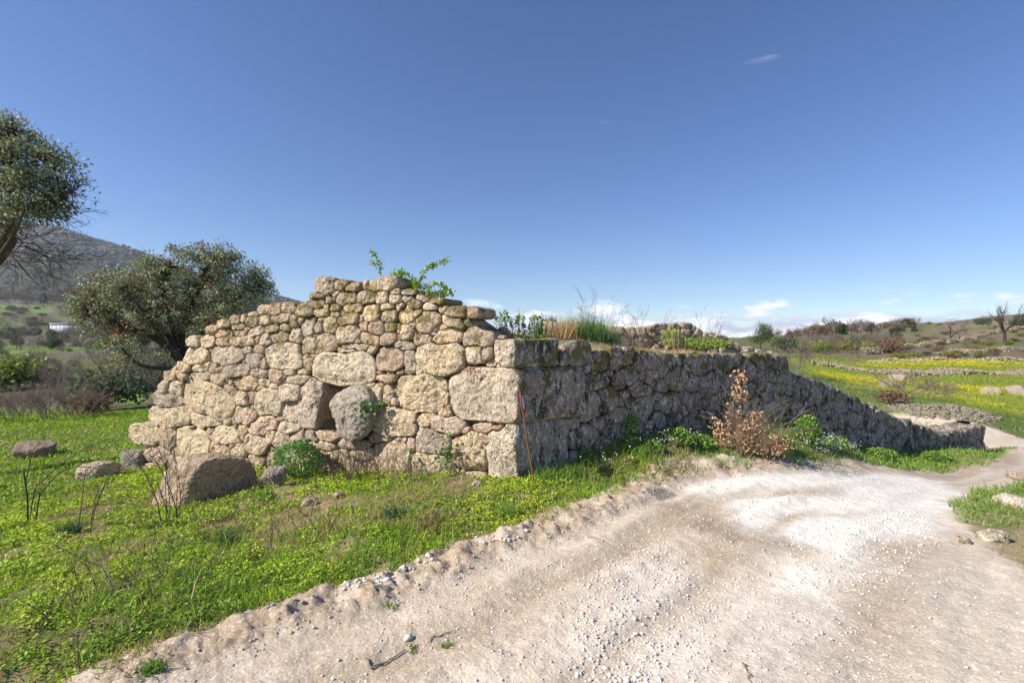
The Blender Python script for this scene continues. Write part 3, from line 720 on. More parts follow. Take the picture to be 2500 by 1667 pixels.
def stone_arrays(plane, u, z, th, rad, depth, proud, bulge, seed, res=0.02, ddir=None, tilt=0.0, rough=1.0):
    n = len(th); rm = rad.mean()
    m = int(np.clip(rm / res, 3, 26))
    tt = (np.arange(1, m + 1) / m) ** 0.8
    rim = min(0.25, 0.010 / max(rm, 1e-3) + 0.02)
    prof = np.where(tt < 1 - rim, 0, -(1 - np.sqrt(np.clip(1 - ((tt - (1 - rim)) / rim) ** 2, 0, 1))))
    edge = min(0.014, rm * 0.18)
    hf = bulge * (1 - tt ** 2) + edge * prof
    nb = max(2, int(round(min(depth, 0.16) / max(res, 0.02))))
    bt = np.concatenate([np.linspace(0, 1, nb + 1)[1:] * min(depth, 0.16), [depth] if depth > 0.17 else []])
    if ddir is not None: bt = np.arange(0.03, depth, 0.03)
    T = np.concatenate([tt, np.ones(len(bt)) * np.linspace(1.0, 0.93 if ddir is None else 1.0, len(bt))]); Hh = np.concatenate([hf, hf[-1] - bt])
    RN = np.concatenate([np.clip((tt - (1 - rim)) / rim, 0, 1), np.ones(len(bt))])           # 0 front .. 1 side
    du = T[:, None] * (np.cos(th) * rad)[None]; dz = T[:, None] * (np.sin(th) * rad)[None]
    off = proud + Hh[:, None] + tilt * dz + 0 * du
    fr = random.Random(int(seed * 1000)); cut = np.zeros_like(du)
    for _ in range(2):      # spalled facets along the border
        a_ = fr.uniform(0, 2 * math.pi); ex = np.max(np.cos(th - a_) * rad); c_ = ex * fr.uniform(0.35, 0.85); sl = fr.uniform(0.2, 0.55)
        cut = np.maximum(cut, sl * np.maximum(0, du * math.cos(a_) + dz * math.sin(a_) - c_))
    off = off - np.minimum(cut, 0.032) * min(1.0, rough)
    uu = np.concatenate([[0.0], du.ravel()]); zz = np.concatenate([[0.0], dz.ravel()]); oo = np.concatenate([[proud + bulge], off.ravel()])
    # grain: displaced along front normal / outward
    q = np.stack([uu + u, zz + z, oo], -1) + seed * 3.17
    nz_ = rough * (0.020 * min(1, rm / 0.14) * fbm(q * 5.5, 2, 201) + 0.017 * min(1, rm / 0.10) * fbm(q * 13, 3, 202, 0.65) + 0.010 * fbm(q * 42, 2, 203))
    # pitted, spalled facets
    rn = np.concatenate([[0.0], np.repeat(RN, n)])
    thv = np.concatenate([[0.0], np.tile(th, len(T))])
    sn_ = 0.5 * min(1.0, rm / 0.13); uu = uu + nz_ * rn * np.cos(thv) * sn_; zz = zz + nz_ * rn * np.sin(thv) * sn_; oo = oo + nz_ * (1 - rn * 0.6)
    if ddir is None:
        V = plane.world(u + uu, z + zz, oo)
    else:   # side runs back along ddir (a corner stone that shows two faces)
        back = np.minimum(oo - (proud - edge), 0.0); front = oo - back
        V = plane.world(u + uu, z + zz, front)
        V[:, :2] += (-back)[:, None] * ddir
    F = []
    fi = 1 + np.arange(n); fan = np.stack([np.zeros(n, int), fi, np.roll(fi, -1)], -1); F.append(fan)
    G = 1 + np.arange(len(T) * n).reshape(len(T), n); G2 = np.roll(G, -1, 1)
    F.append(np.stack([G[:-1], G[1:], G2[1:], G2[:-1]], -1).reshape(-1, 4))
    return V, F
def orient(V, F, plane):
    a = F[0]; nrm_ = np.cross(V[a[:, 1]] - V[a[:, 0]], V[a[:, 2]] - V[a[:, 0]]).sum(0)
    if nrm_[:2] @ plane.n < 0: F = [f[:, ::-1] for f in F]
    return F
TINTS = [(0.49, 0.385, 0.265), (0.45, 0.36, 0.265), (0.53, 0.435, 0.315), (0.43, 0.335, 0.245), (0.50, 0.415, 0.32), (0.53, 0.425, 0.29), (0.43, 0.36, 0.29), (0.48, 0.37, 0.285)]
def put_stone(parent, plane, seed, outl, mat, i, depth=None, proud=None, bulge=None, res=0.02, ddir=None, tint=None, rough=1.0, name='stone', origin=np.zeros(3)):
    th, rad = outl; rr_ = random.Random(i * 7 + 3)
    u, z = seed[0], seed[1]; rm = rad.mean()
    depth = depth if depth is not None else min(0.34, 0.10 + rm * 1.1)
    proud = proud if proud is not None else rr_.uniform(-0.016, 0.02) - (0.012 if rm < 0.06 else 0)
    bulge = bulge if bulge is not None else rr_.uniform(0.0, 0.008) + rm * 0.015
    V, F = stone_arrays(plane, u, z, th, rad, depth, proud, bulge, i * 1.37, res, ddir, rr_.uniform(-0.16, 0.10), rough)
    F = orient(V, F, plane)
    o = obj(name, V - origin, F, mat, parent, smooth=True)
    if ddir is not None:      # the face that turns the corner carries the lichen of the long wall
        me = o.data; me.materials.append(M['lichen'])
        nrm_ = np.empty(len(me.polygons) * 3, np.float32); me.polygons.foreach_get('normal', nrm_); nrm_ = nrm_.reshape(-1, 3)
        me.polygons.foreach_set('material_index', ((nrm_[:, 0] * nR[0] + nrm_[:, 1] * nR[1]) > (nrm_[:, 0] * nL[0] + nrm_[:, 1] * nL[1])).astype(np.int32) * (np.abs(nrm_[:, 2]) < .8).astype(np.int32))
    t = tint or rr_.choice(TINTS); k_ = rr_.uniform(1.04, 1.34)
    o.color = (t[0] * k_, t[1] * k_, t[2] * k_, 1)
    return o

def core(parent, plane, u0, u1, top, bot, thick, inset, mat, name='rubble_core', voids=(), step=0.06, col=(0.20, 0.15, 0.10), seed=300, origin=np.zeros(3)):
    us = np.arange(u0, u1 + step, step); nz_ = 26
    tp = top(us); bt = bot(us)
    rows = []
    f = np.linspace(0, 1, nz_)
    for k_ in range(nz_): rows.append((us, bt + (tp - bt) * f[k_], np.full(len(us), -inset)))
    nt_ = max(4, int(thick / 0.08))
    for k_ in range(1, nt_ + 1): rows.append((us, tp, np.full(len(us), -inset - (thick - 2 * inset) * k_ / nt_)))
    for k_ in range(nz_ - 2, -1, -4): rows.append((us, bt + (tp - bt) * f[k_], np.full(len(us), -thick + inset)))
    U_ = np.array([r_[0] for r_ in rows]); Z_ = np.array([r_[1] for r_ in rows]); O_ = np.array([r_[2] for r_ in rows])
    for (vu, vz, vw, vh, vd) in voids:
        inside = ((np.abs(U_ - vu) / (vw / 2)) ** 4 + (np.abs(Z_ - vz) / (vh / 2)) ** 4 < 1.25) & (O_ > -inset - 1e-6)
        O_ = np.where(inside, -vd, O_)
    V = plane.world(U_, Z_, O_); sh = V.shape
    nn_ = fbm(V * 6, 4, seed) * 0.035 + fbm(V * 22, 3, seed + 4) * 0.014
    V[..., :2] += (nn_[..., None] * plane.n); V[..., 2] += fbm(V * 7, 4, seed + 8) * 0.03
    V = V.reshape(-1, 3); I_ = np.arange(len(V)).reshape(sh[:2])
    q = np.stack([I_[:-1, :-1], I_[1:, :-1], I_[1:, 1:], I_[:-1, 1:]], -1).reshape(-1, 4)
    a, b, c_, d_ = V[q[0]]; 
    if np.cross(b - a, d_ - a)[:2] @ plane.n < 0: q = q[:, ::-1]
    cc_ = np.tile(np.array(col), (len(V), 1)) * (1 + 0.35 * fbm(V * 9, 3, seed + 11))[:, None]
    o = obj(name, V - origin, q, mat, parent, col=cc_, smooth=True)
    return o
M['earth'] = col_material('packed_earth', 0.4, 45, 0.7, 0.015)

# --- hand-placed stones of the sunlit gable wall (one entry per stone: centre, width, height, turn)
A = [(1610,500,150,110),(1745,500,150,140),(1900,480,180,120),(2080,500,180,140),(1480,555,140,55),(1290,620,110,100),(1380,600,80,90),(1150,665,160,85),(1010,730,130,95),(1140,765,190,95,-15),(1320,700,160,80),(1470,630,160,110),(1330,770,150,90),(1530,755,200,100,-15),(1630,620,140,120),(1730,600,90,90),(1860,590,150,110),(1700,715,150,75),(1865,695,105,85),(1960,630,90,140),(1425,735,70,60),(810,865,140,115),(960,865,155,140),(1145,870,170,120),(1375,865,290,110),(1545,840,80,90),(1640,855,150,110),(1790,825,220,130),(1970,800,140,180),(830,1030,270,190),(1180,1020,400,210),(1440,965,90,80),(1560,945,150,90),(1495,1080,180,170),(1600,1130,70,110),(1850,1030,410,320),(1370,1100,80,50),(945,1130,90,60),(860,1175,160,90),(700,1195,120,80,-20),(795,1240,100,55),(540,1255,150,110),(665,1265,140,100),(1060,1175,160,110),(1300,1195,300,150,-8),(920,1275,160,110),(1100,1290,220,120),(1550,1225,220,90),(1760,1270,200,170),(2130,1090,110,150),(2050,970,100,110),(1910,1215,130,70),(2030,1210,90,50),(1990,1310,230,100),(1240,1330,70,90),(1820,480,60,50),(1000,960,70,40),(1250,790,50,60)]
Cc = [(480,205,80,150),(595,215,170,140),(475,370,320,155),(960,320,600,400,22),(1400,175,290,150),(1590,160,100,60),(1650,175,55,65),(1710,200,100,80),(1220,250,130,110),(1290,290,50,60),(1365,345,150,150),(1475,320,100,130),(1665,390,310,310),(1915,285,270,190),(1560,235,100,60),(515,545,470,225),(940,590,370,140),(1180,590,130,90),(1270,600,70,70),(1380,530,200,210),(1490,560,60,130,30),(1610,650,310,200,-20),(1790,575,80,45),(1930,490,190,230),(2130,400,250,500,8),(1890,675,230,120),(240,760,380,225),(310,650,120,70),(390,850,90,60),(510,780,190,230),(790,840,400,330,20),(1180,760,330,200),(1360,720,100,200),(1000,705,120,50),(760,675,110,40),(1430,800,80,100),(1530,870,200,240),(1690,760,100,130),(1820,830,180,180),(2000,795,170,130),(2140,800,110,90),(360,990,300,190),(620,960,110,100),(940,970,70,90),(1100,930,220,160),(1330,940,150,120),(1240,880,90,40),(1320,880,60,40),(340,1150,260,110),(700,1060,220,110),(900,1080,200,110),(1120,1070,230,120),(1340,1060,200,110),(1540,1050,200,120),(1720,1030,170,170),(1870,1010,150,170),(560,1090,120,130),(650,1190,300,120),(950,1190,280,120),(1250,1180,280,120),(1550,1180,280,130),(1800,1180,240,160)]
B = [(430,225,250,180),(630,215,200,110),(340,340,150,70),(355,420,140,100),(480,400,90,70),(455,470,60,70),(560,320,110,70),(680,365,270,145),(760,240,200,100),(885,215,75,110),(980,235,110,150),(1140,195,220,160),(1240,295,110,70),(1390,300,180,60),(1375,365,130,60),(900,350,230,140),(1085,360,130,150),(1235,380,130,120),(1550,380,160,80,20),(1730,405,160,70),(1480,430,160,110),(1650,455,170,80),(1790,480,110,70),(1940,530,250,130),(2120,530,150,120),(530,480,100,80),(540,545,120,60),(390,540,160,90),(750,485,200,110),(960,530,180,200),(1150,465,160,65),(1180,570,150,150),(1365,570,165,190),(1500,550,100,90),(1610,645,280,230),(1900,640,260,130,15),(240,700,150,230),(360,710,105,140),(490,680,140,170),(710,600,240,130,-10),(390,610,100,60),(700,780,270,190,-10),(880,690,90,120),(1020,720,170,140),(1190,700,160,110),(1290,710,60,100),(1365,765,140,180),(1430,670,70,60),(1800,700,110,80),(365,885,380,210,-5),(945,830,240,120,15),(1170,830,200,120,-15),(1300,820,50,60),(820,850,60,50),(1540,840,200,130),(1830,800,330,160,-15),(1720,780,120,50),(780,925,340,70),(1340,905,220,100),(670,965,240,60),(990,950,90,70),(1175,1070,310,290),(1410,1110,130,270),(1510,1190,70,170,-10),(650,1170,740,360),(1750,1060,560,330),(2190,830,330,180),(2150,1000,180,200),(2285,1000,110,150),(1065,1220,110,30),(1180,1225,90,30),(1290,1200,100,60),(1140,1290,220,90),(300,1040,140,50),(1090,1335,90,70),(1275,470,70,110),(640,560,60,70),(160,620,60,80),(1440,390,70,50),(2040,640,80,60),(850,600,60,80)]
D = [(1265,240,490,350),(1965,570,300,120),(1740,810,330,350),(1905,680,150,110),(1520,550,310,180),(1320,490,170,140),(1390,690,330,260),(1050,510,380,280),(835,240,140,170),(955,250,90,200),(1040,320,90,70),(1100,345,60,50),(1510,290,45,140),(1510,190,40,40),(1510,410,120,110),(1240,410,50,40),(920,670,160,60),(1070,670,80,40),(1125,680,60,50),(1180,710,80,120),(1010,840,290,290),(1380,940,350,250),(905,155,70,60),(800,170,80,50),(1680,605,60,40),(600,725,280,80),(690,830,200,110),(230,660,130,90),(380,650,230,70),(300,740,280,80),(370,830,300,110),(560,880,180,150),(330,960,300,150),(740,960,240,150),(1640,1010,160,110),(1780,1040,200,110),(395,375,190,430,0,'void'),(620,400,260,470,0,'void')]
QU = [(1100, 780, 3.734, [(500,305,200,260)]), (700, 900, 3.92, [(1875,245,680,508),(2055,805,310,590)])]
EX = [(1100, 780, 3.734, [(370,400,90,50),(470,165,60,30),(440,420,60,40)])]
crops = [(300, 650, 4.704, A), (300, 900, 4.704, Cc), (700, 650, 4.704, B), (700, 900, 3.92, D)] + EX + QU
left_seeds = seeds_from(crops, PL, 1.0)
nq = 3
ruin = empty('stone_ruin', (C0[0], C0[1], 0.0))
tag(ruin, 'roofless ruined granite building with a stepped gable wall beside the track', 'ruin')
RO = np.array([C0[0], C0[1], 0.0])
core_top_px = [(330, 1010), (372, 965), (400, 925), (450, 862), (470, 842), (510, 812), (560, 790), (620, 778), (650, 760), (740, 745), (765, 716), (800, 702), (900, 705), (960, 712), (1000, 728), (1060, 748), (1120, 772), (1160, 802), (1210, 826), (1262, 848)]
cu = [PL.uv(*p) for p in core_top_px]; cu.sort()
ctop = lambda u: np.interp(u, [a[0] for a in cu], [a[1] for a in cu])
lend = lambda u: np.where(u > 6.35, -9.0, ctop(u))
S, OL = outlines(left_seeds, 0.30, 0.009, 0.016, lend)
for k_ in range(len(left_seeds) - 3, len(left_seeds)):      # corner stones are squared blocks
    th = OL[k_][0]; w_, h_ = left_seeds[k_][2] * 1.0, left_seeds[k_][3] * 1.02
    rq = 1.0 / ((np.abs(np.cos(th)) / (w_ / 2)) ** 9 + (np.abs(np.sin(th)) / (h_ / 2)) ** 9) ** (1 / 9)
    right_ = np.cos(th) < -0.2
    OL[k_] = (th, np.where(right_, rq, np.minimum(rq, OL[k_][1])) - 0.004)
vd = [s for s in left_seeds if s[5] == 'void']
for i, (s, ol) in enumerate(zip(left_seeds, OL)):
    if ol is None: continue
    big = ol[1].mean()
    if i >= len(left_seeds) - nq:   # corner stones
        put_stone(ruin, PL, s, ol, M['granite'], i, depth=[0.6, 0.95, 0.72][i - len(left_seeds) + nq], proud=0.02, bulge=0.012, res=0.017, ddir=dR, tint=(0.55, 0.465, 0.365), origin=RO)
        continue
    kw = {}
    if s[2] > 0.5 and s[3] > 0.3: kw['tint'] = random.choice([(0.54, 0.445, 0.31), (0.54, 0.46, 0.35)])
    put_stone(ruin, PL, s, ol, M['granite'], i, res=0.017, depth=(0.45 if s[1] > 1.75 or (s[2] > .2 and abs(s[0] - 2.6) < .4) else None), rough=1.25, origin=RO, **kw)
def cbot(pl): return lambda u: H0(pl.O[0] + u * pl.d[0], pl.O[1] + u * pl.d[1]) - 0.25
core(ruin, PL, 0.15, cu[-1][0] - 0.42, ctop, cbot(PL), 0.72, 0.12, M['earth'], voids=[(v[0], v[1], v[2] * 1.0, v[3], 0.55) for v in vd], origin=RO)

# --- shaded long wall along the track
E_ = [(730,310,290,250),(960,330,200,220),(1185,310,220,230),(1390,380,170,180),(1510,360,130,230),(1640,330,140,140),(1750,370,110,180),(1835,380,80,160),(790,550,400,210),(1050,560,150,250),(1170,620,100,270),(1340,570,260,150),(1540,560,120,170),(830,770,300,230),(1080,760,200,200),(1290,780,220,250),(1450,720,150,250),(1570,730,80,150),(1760,650,150,120),(1790,800,160,230),(1660,800,130,150),(830,1060,400,330),(1060,1000,170,130),(1140,1080,160,160),(1270,1080,180,200),(1360,960,100,120),(1010,1220,260,150),(660,1340,200,200),(640,1100,70,300),(640,760,90,220)]
E_ = [e for e in E_ if not (e[0] - e[2] / 2 < 700 and e[2] < 100)]
rs = seeds_from([(1100, 780, 3.734, E_)], PR, -1.0)
quo = []
for s, dd_ in zip(left_seeds[-nq:], (0.6, 0.95, 0.72)): quo.append([dd_ / 2, s[1], dd_ + 0.02, s[3] * 1.04, 0.0, 'void'])
rs = [s for s in rs if all(abs(s[0] - q[0]) > q[2] / 2 + s[2] * 0.12 or abs(s[1] - q[1]) > q[3] / 2 for q in quo)] + quo
def fill(seeds, u0, u1, top, bot, sizes, rg, tries=2600, asp=(0.8, 1.5), over=0.82):
    S_ = [list(s[:5]) for s in seeds]; new = []
    for sz in sizes:
        for _ in range(tries):
            u = rg.uniform(u0, u1); tz, bz = top(np.array([u]))[0], bot(np.array([u]))[0]
            z = rg.uniform(bz + 0.1, tz - sz * 0.25)
            w = sz * rg.uniform(*asp); h = sz * rg.uniform(0.75, 1.1)
            if z + h * 0.5 > tz + 0.05: continue
            ok = True
            for s in S_:
                du = abs(u - s[0]) / ((w + s[2]) / 2); dz_ = abs(z - s[1]) / ((h + s[3]) / 2)
                if du * du + dz_ * dz_ < over: ok = False; break
            if ok:
                q = [u, z, w, h, rg.uniform(-0.25, 0.25)]; S_.append(q); new.append(q + [''])
    return new
rt_px = [(1262, 850), (1340, 838), (1400, 845), (1450, 862), (1480, 866), (1560, 858), (1650, 866), (1760, 868), (1850, 866), (1895, 870)]
rtu = [PR.uv(*p) for p in rt_px]
rtop = lambda u: np.interp(u, [a[0] for a in rtu], [a[1] for a in rtu])
rbot = cbot(PR)
rgf = random.Random(5)
RL = 4.95
extra = fill(rs, 0.6, RL, rtop, rbot, [0.30, 0.24, 0.19, 0.15, 0.12], rgf, 260)
small = []
rs_all = rs + extra
S2, OL2 = outlines(rs_all, 0.30, 0.010, 0.024, rtop)
for i, (s, ol) in enumerate(zip(rs_all, OL2)):
    if ol is None: continue
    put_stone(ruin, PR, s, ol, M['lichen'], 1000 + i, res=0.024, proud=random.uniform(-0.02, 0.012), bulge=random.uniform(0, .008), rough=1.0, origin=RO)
core(ruin, PR, 0.3, RL + 0.1, lambda u: rtop(u) - 0.05, rbot, 0.75, 0.10, M['earth'], seed=340, col=(0.20, 0.16, 0.12), origin=RO)
# tiny packing stones in the joints, too small to pick apart
pv, pf, off = [], [], 0
for _ in range(900):
    if rgf.random() < 0.5:
        u = rgf.uniform(0.3, 6.3); z = rgf.uniform(ground_z(*(PL.O + u * PL.d)) , ctop(np.array([u]))[0] - .1); p = PL.world(u, z, -0.035)
    else:
        u = rgf.uniform(0.9, RL); z = rgf.uniform(0.1, rtop(np.array([u]))[0] - .05); p = PR.world(u, z, -0.03)
    if any(abs(u - v[0]) < v[2] / 2 and abs(z - v[1]) < v[3] / 2 for v in vd): continue
    pv.append(p)
V_, F_ = rocks(np.array(pv), rng.uniform(0.012, 0.04, len(pv)), 0.8)
o = obj('packing_stones', V_ - RO, F_, M['granite'], ruin); o['kind'] = 'stuff'; o.color = (0.42, 0.34, 0.24, 1)
# rubble along the wall heads
def loose(parent, pts, sizes, mat, origin, rough=0.26, name='stone', flat=0.7, sub=(ICO2_V, ICO2_F)):
    for p, sz in zip(pts, sizes):
        bv, bf = sub
        sc = np.array([rgf.uniform(.9, 1.4), rgf.uniform(.8, 1.1), rgf.uniform(.55, .8)])
        v = bv * (1 + rough * 2.2 * fbm(bv * 1.5 + rgf.uniform(0, 90), 3, 401))[:, None] * sc * sz
        a = rgf.uniform(0, 6.28); rot_ = np.array([[math.cos(a), -math.sin(a), 0], [math.sin(a), math.cos(a), 0], [0, 0, 1]])
        v = v @ rot_.T
        o = obj(name, v, bf, mat, parent, smooth=False); o.location = tuple(np.asarray(p) - origin)
        t = rgf.choice(TINTS); o.color = (*t, 1)
pts, szs = [], []
for _ in range(46):
    u = rgf.uniform(0.5, RL - 0.1); pts.append(PR.world(u, rtop(np.array([u]))[0] - 0.045, -rgf.uniform(0.12, 0.7))); szs.append(rgf.choice([0.03, 0.04, 0.05, 0.07]))
for _ in range(26):
    u = rgf.uniform(0.3, 5.2); pts.append(PL.world(u, ctop(np.array([u]))[0] + 0.01, -rgf.uniform(0.3, 0.65))); szs.append(rgf.choice([0.05, 0.07, 0.10]))
loose(ruin, pts, szs, M['granite'], RO)
# earth that fills the ruin behind the long wall, almost to the wall head
ff = [C0 + dR * 0.3 - nR * 0.5, C0 + dR * RL - nR * 0.5, C0 + dR * (RL + 0.2) - nR * 6.0, C0 - dR * 1.2 - nR * 5.0]
gu, gw = np.meshgrid(np.linspace(0, 1, 60), np.linspace(0, 1, 60))
FX = ff[0] * 0 + 0
P4 = [(1 - gu) * (1 - gw), gu * (1 - gw), gu * gw, (1 - gu) * gw]
XY = sum(P4[k][..., None] * ff[k] for k in range(4))
def fill_z(x_, y_):
    x_ = np.asarray(x_, float); y_ = np.asarray(y_, float); al = (x_ - C0[0]) * dR[0] + (y_ - C0[1]) * dR[1]; bk = -((x_ - C0[0]) * nR[0] + (y_ - C0[1]) * nR[1])
    q_ = np.stack([x_, y_], -1)
    return 1.37 + 0.26 * sstep(bk, 0.4, 1.3) * sstep(al, 3.2, 1.6) - 0.12 * sstep(al, 3.5, 4.8) + 0.05 * fbm(q_ * 1.6, 3, 410) + 0.02 * fbm(q_ * 9, 3, 411)
ZF = fill_z(XY[..., 0], XY[..., 1])
FV = np.concatenate([XY, ZF[..., None]], -1).reshape(-1, 3); I_ = np.arange(3600).reshape(60, 60)
fq = np.stack([I_[:-1, :-1], I_[:-1, 1:], I_[1:, 1:], I_[1:, :-1]], -1).reshape(-1, 4)
obj('earth_fill', FV - RO, fq, M['earth'], ruin, col=np.tile(np.array([0.34, 0.275, 0.19]), (3600, 1)) * (1 + .4 * fbm(FV * 4, 3, 412))[:, None], smooth=True)

# --- tumbled inner wall behind
PBo = np.array(at_depth(1440, 0, 9.6)[:2]); PBe = np.array(at_depth(1900, 0, 10.6)[:2]); dB = PBe - PBo; LB = np.linalg.norm(dB); dB /= LB; nB = np.array([dB[1], -dB[0]])
PB = Plane(PBo, dB, nB)
bt_px = [(1440, 800), (1475, 797), (1510, 800), (1560, 800), (1590, 797), (1620, 790), (1690, 790), (1720, 812), (1770, 820), (1810, 848), (1850, 858), (1900, 866)]
btu = [PB.uv(*p) for p in bt_px]; btop = lambda u: np.interp(u, [a[0] for a in btu], [a[1] for a in btu]); bbot = lambda u: np.full(np.shape(u), 1.0)
inner = empty('rubble_wall', (PBo[0], PBo[1], 1.0)); IO = np.array([PBo[0], PBo[1], 1.0])
tag(inner, 'tumbled inner wall of sunlit pale stones rising behind the long mossy wall', 'wall')
hs = seeds_from([(1450, 720, 4.704, [(170,480,130,90),(265,410,190,90),(415,440,170,100),(360,520,150,130),(265,490,70,70),(565,540,220,140),(660,380,90,50),(730,350,55,35),(780,370,130,60),(650,420,90,40),(680,450,100,60),(730,420,60,40),(805,420,90,60),(870,390,50,50),(1065,365,110,50),(1065,430,110,80),(1180,440,60,50),(1130,475,70,60),(1295,480,80,50),(1020,480,80,50),(920,430,80,90),(60,370,100,70),(760,490,120,50),(1350,450,80,40),(1500,570,70,50),(1400,500,80,50)])], PB, -1.0)
hs += fill(hs, 0.05, LB - 0.1, btop, lambda u: bbot(u) + 0.1, [0.22, 0.17, 0.13, 0.10], rgf, 220)
S3, OL3 = outlines(hs, 0.2, 0.010, 0.03, btop)
for i, (s, ol) in enumerate(zip(hs, OL3)):
    put_stone(inner, PB, s, ol, M['boulder'], 2000 + i, res=0.035, rough=1.2, origin=IO, tint=rgf.choice([(0.48, 0.40, 0.29), (0.52, 0.45, 0.34), (0.45, 0.37, 0.28)]))
core(inner, PB, 0, LB, lambda u: btop(u) - 0.07, bbot, 0.6, 0.08, M['earth'], seed=360, col=(0.36, 0.29, 0.2), origin=IO)
pts, szs = [], []
for _ in range(60):
    u = rgf.uniform(0.2, LB); pts.append(PB.world(u, btop(np.array([u]))[0] - 0.06, -rgf.uniform(0.05, .5))); szs.append(rgf.choice([0.04, 0.06, 0.08, 0.1]))
loose(inner, pts, szs, M['boulder'], IO)

# --- low wall stepping down along the track to a rounded end
LWa = 5.0; LWb = 14.6
lw_prof = [(4.9, 1.07), (5.5, 1.0), (6.5, .80), (8.35, .22), (10, -.22), (11.2, -.52), (11.8, -.66), (14.9, -.77)]
lt = lambda u: np.interp(u, [a[0] for a in lw_prof], [a[1] for a in lw_prof])
lo = C0 + dR * LWa; low = empty('low_stone_wall', (lo[0], lo[1], float(H0(*lo)[0]))); LO_ = np.array([lo[0], lo[1], float(H0(*lo)[0])])
tag(low, 'low lichen-covered dry stone wall sloping down to a rounded end at the bend', 'wall')
ls = fill([], LWa + 0.05, LWb - 0.05, lt, lambda u: cbot(PR)(u) + 0.1, [0.32, 0.26, 0.21, 0.18], rgf, 210)
S4, OL4 = outlines(ls, 0.30, 0.010, 0.035, lt)
order = np.argsort([(s[0]) for s in ls])
rest = []
for cnt, i in enumerate(order):
    s, ol = ls[i], OL4[i]
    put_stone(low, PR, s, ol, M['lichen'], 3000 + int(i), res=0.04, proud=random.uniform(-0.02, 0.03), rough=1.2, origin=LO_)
core(low, PR, LWa - 0.02, LWb + .2, lambda u: lt(u) - 0.05, cbot(PR), 0.75, 0.06, M['earth'], seed=380, col=(0.24, 0.2, 0.16), origin=LO_)
# rounded end: facets turning round behind
cc0 = C0 + dR * LWb - nR * 0.36
ang0 = math.atan2(nR[1], nR[0])
for kf in range(4):
    a0 = ang0 + R(6) + kf * R(42); a1 = a0 + R(42); rad_ = 0.37
    p0 = cc0 + rad_ * np.array([math.cos(a0), math.sin(a0)]); p1 = cc0 + rad_ * np.array([math.cos(a1), math.sin(a1)])
    dd = p1 - p0; ll = np.linalg.norm(dd); dd /= ll; nn2 = np.array([dd[1], -dd[0]])
    pl = Plane(p0, dd, nn2); zb = float(H0(*p0)[0]) - .1
    gs = []; zz0 = zb
    while zz0 < -0.84:
        hh_ = rgf.uniform(0.14, 0.22); gs.append([ll / 2 + rgf.uniform(-.02, .02), zz0 + hh_ / 2, ll * 1.02, hh_, 0, '']); zz0 += hh_
    Sx, OLx = outlines(gs, 0.03, 0.008, 0.035)
    for i, (s, ol) in enumerate(zip(gs, OLx)): put_stone(low, pl, s, ol, M['lichen'], 3600 + kf * 20 + i, res=0.04, proud=0.0, rough=1.2, origin=LO_)
lth = np.linspace(0, 2 * np.pi, 28, endpoint=False); lz = np.linspace(-2.0, -0.84, 9); lrad = np.concatenate([np.full(9, .345), [.25, .12, .01]]); lzz = np.concatenate([lz, [-.81, -.80, -.80]])
LV = np.stack([cc0[0] + lrad[:, None] * np.cos(lth), cc0[1] + lrad[:, None] * np.sin(lth), lzz[:, None] + 0 * lth], -1); LV += fbm(LV * 8, 3, 391)[..., None] * .02; I_ = np.arange(12 * 28).reshape(12, 28); J_ = np.roll(I_, -1, 1)
obj('rubble_core', LV.reshape(-1, 3) - LO_, np.stack([I_[:-1], J_[:-1], J_[1:], I_[1:]], -1).reshape(-1, 4), M['earth'], low, col=np.tile(np.array([.26, .22, .17]), (12 * 28, 1)), smooth=True)
pts, szs = [], []
for k_ in range(9): pts.append(PR.world(LWb - .02 + rgf.uniform(-.15, .12), lt(np.array([LWb]))[0] - .05, -.08 - .075 * k_)); szs.append(rgf.uniform(.10, .15))
for _ in range(14):
    a_ = rgf.uniform(0, 6.28); r_ = rgf.uniform(0, .3); pts.append(np.array([cc0[0] + r_ * math.cos(a_), cc0[1] + r_ * math.sin(a_), -.80])); szs.append(rgf.choice([.06, .08, .1]))
for _ in range(120):
    u = rgf.uniform(LWa, LWb); pts.append(PR.world(u, lt(np.array([u]))[0] - 0.05, -rgf.uniform(0.05, 0.68))); szs.append(rgf.choice([0.06, 0.08, 0.10, 0.12]))
loose(low, pts, szs, M['lichen'], LO_)
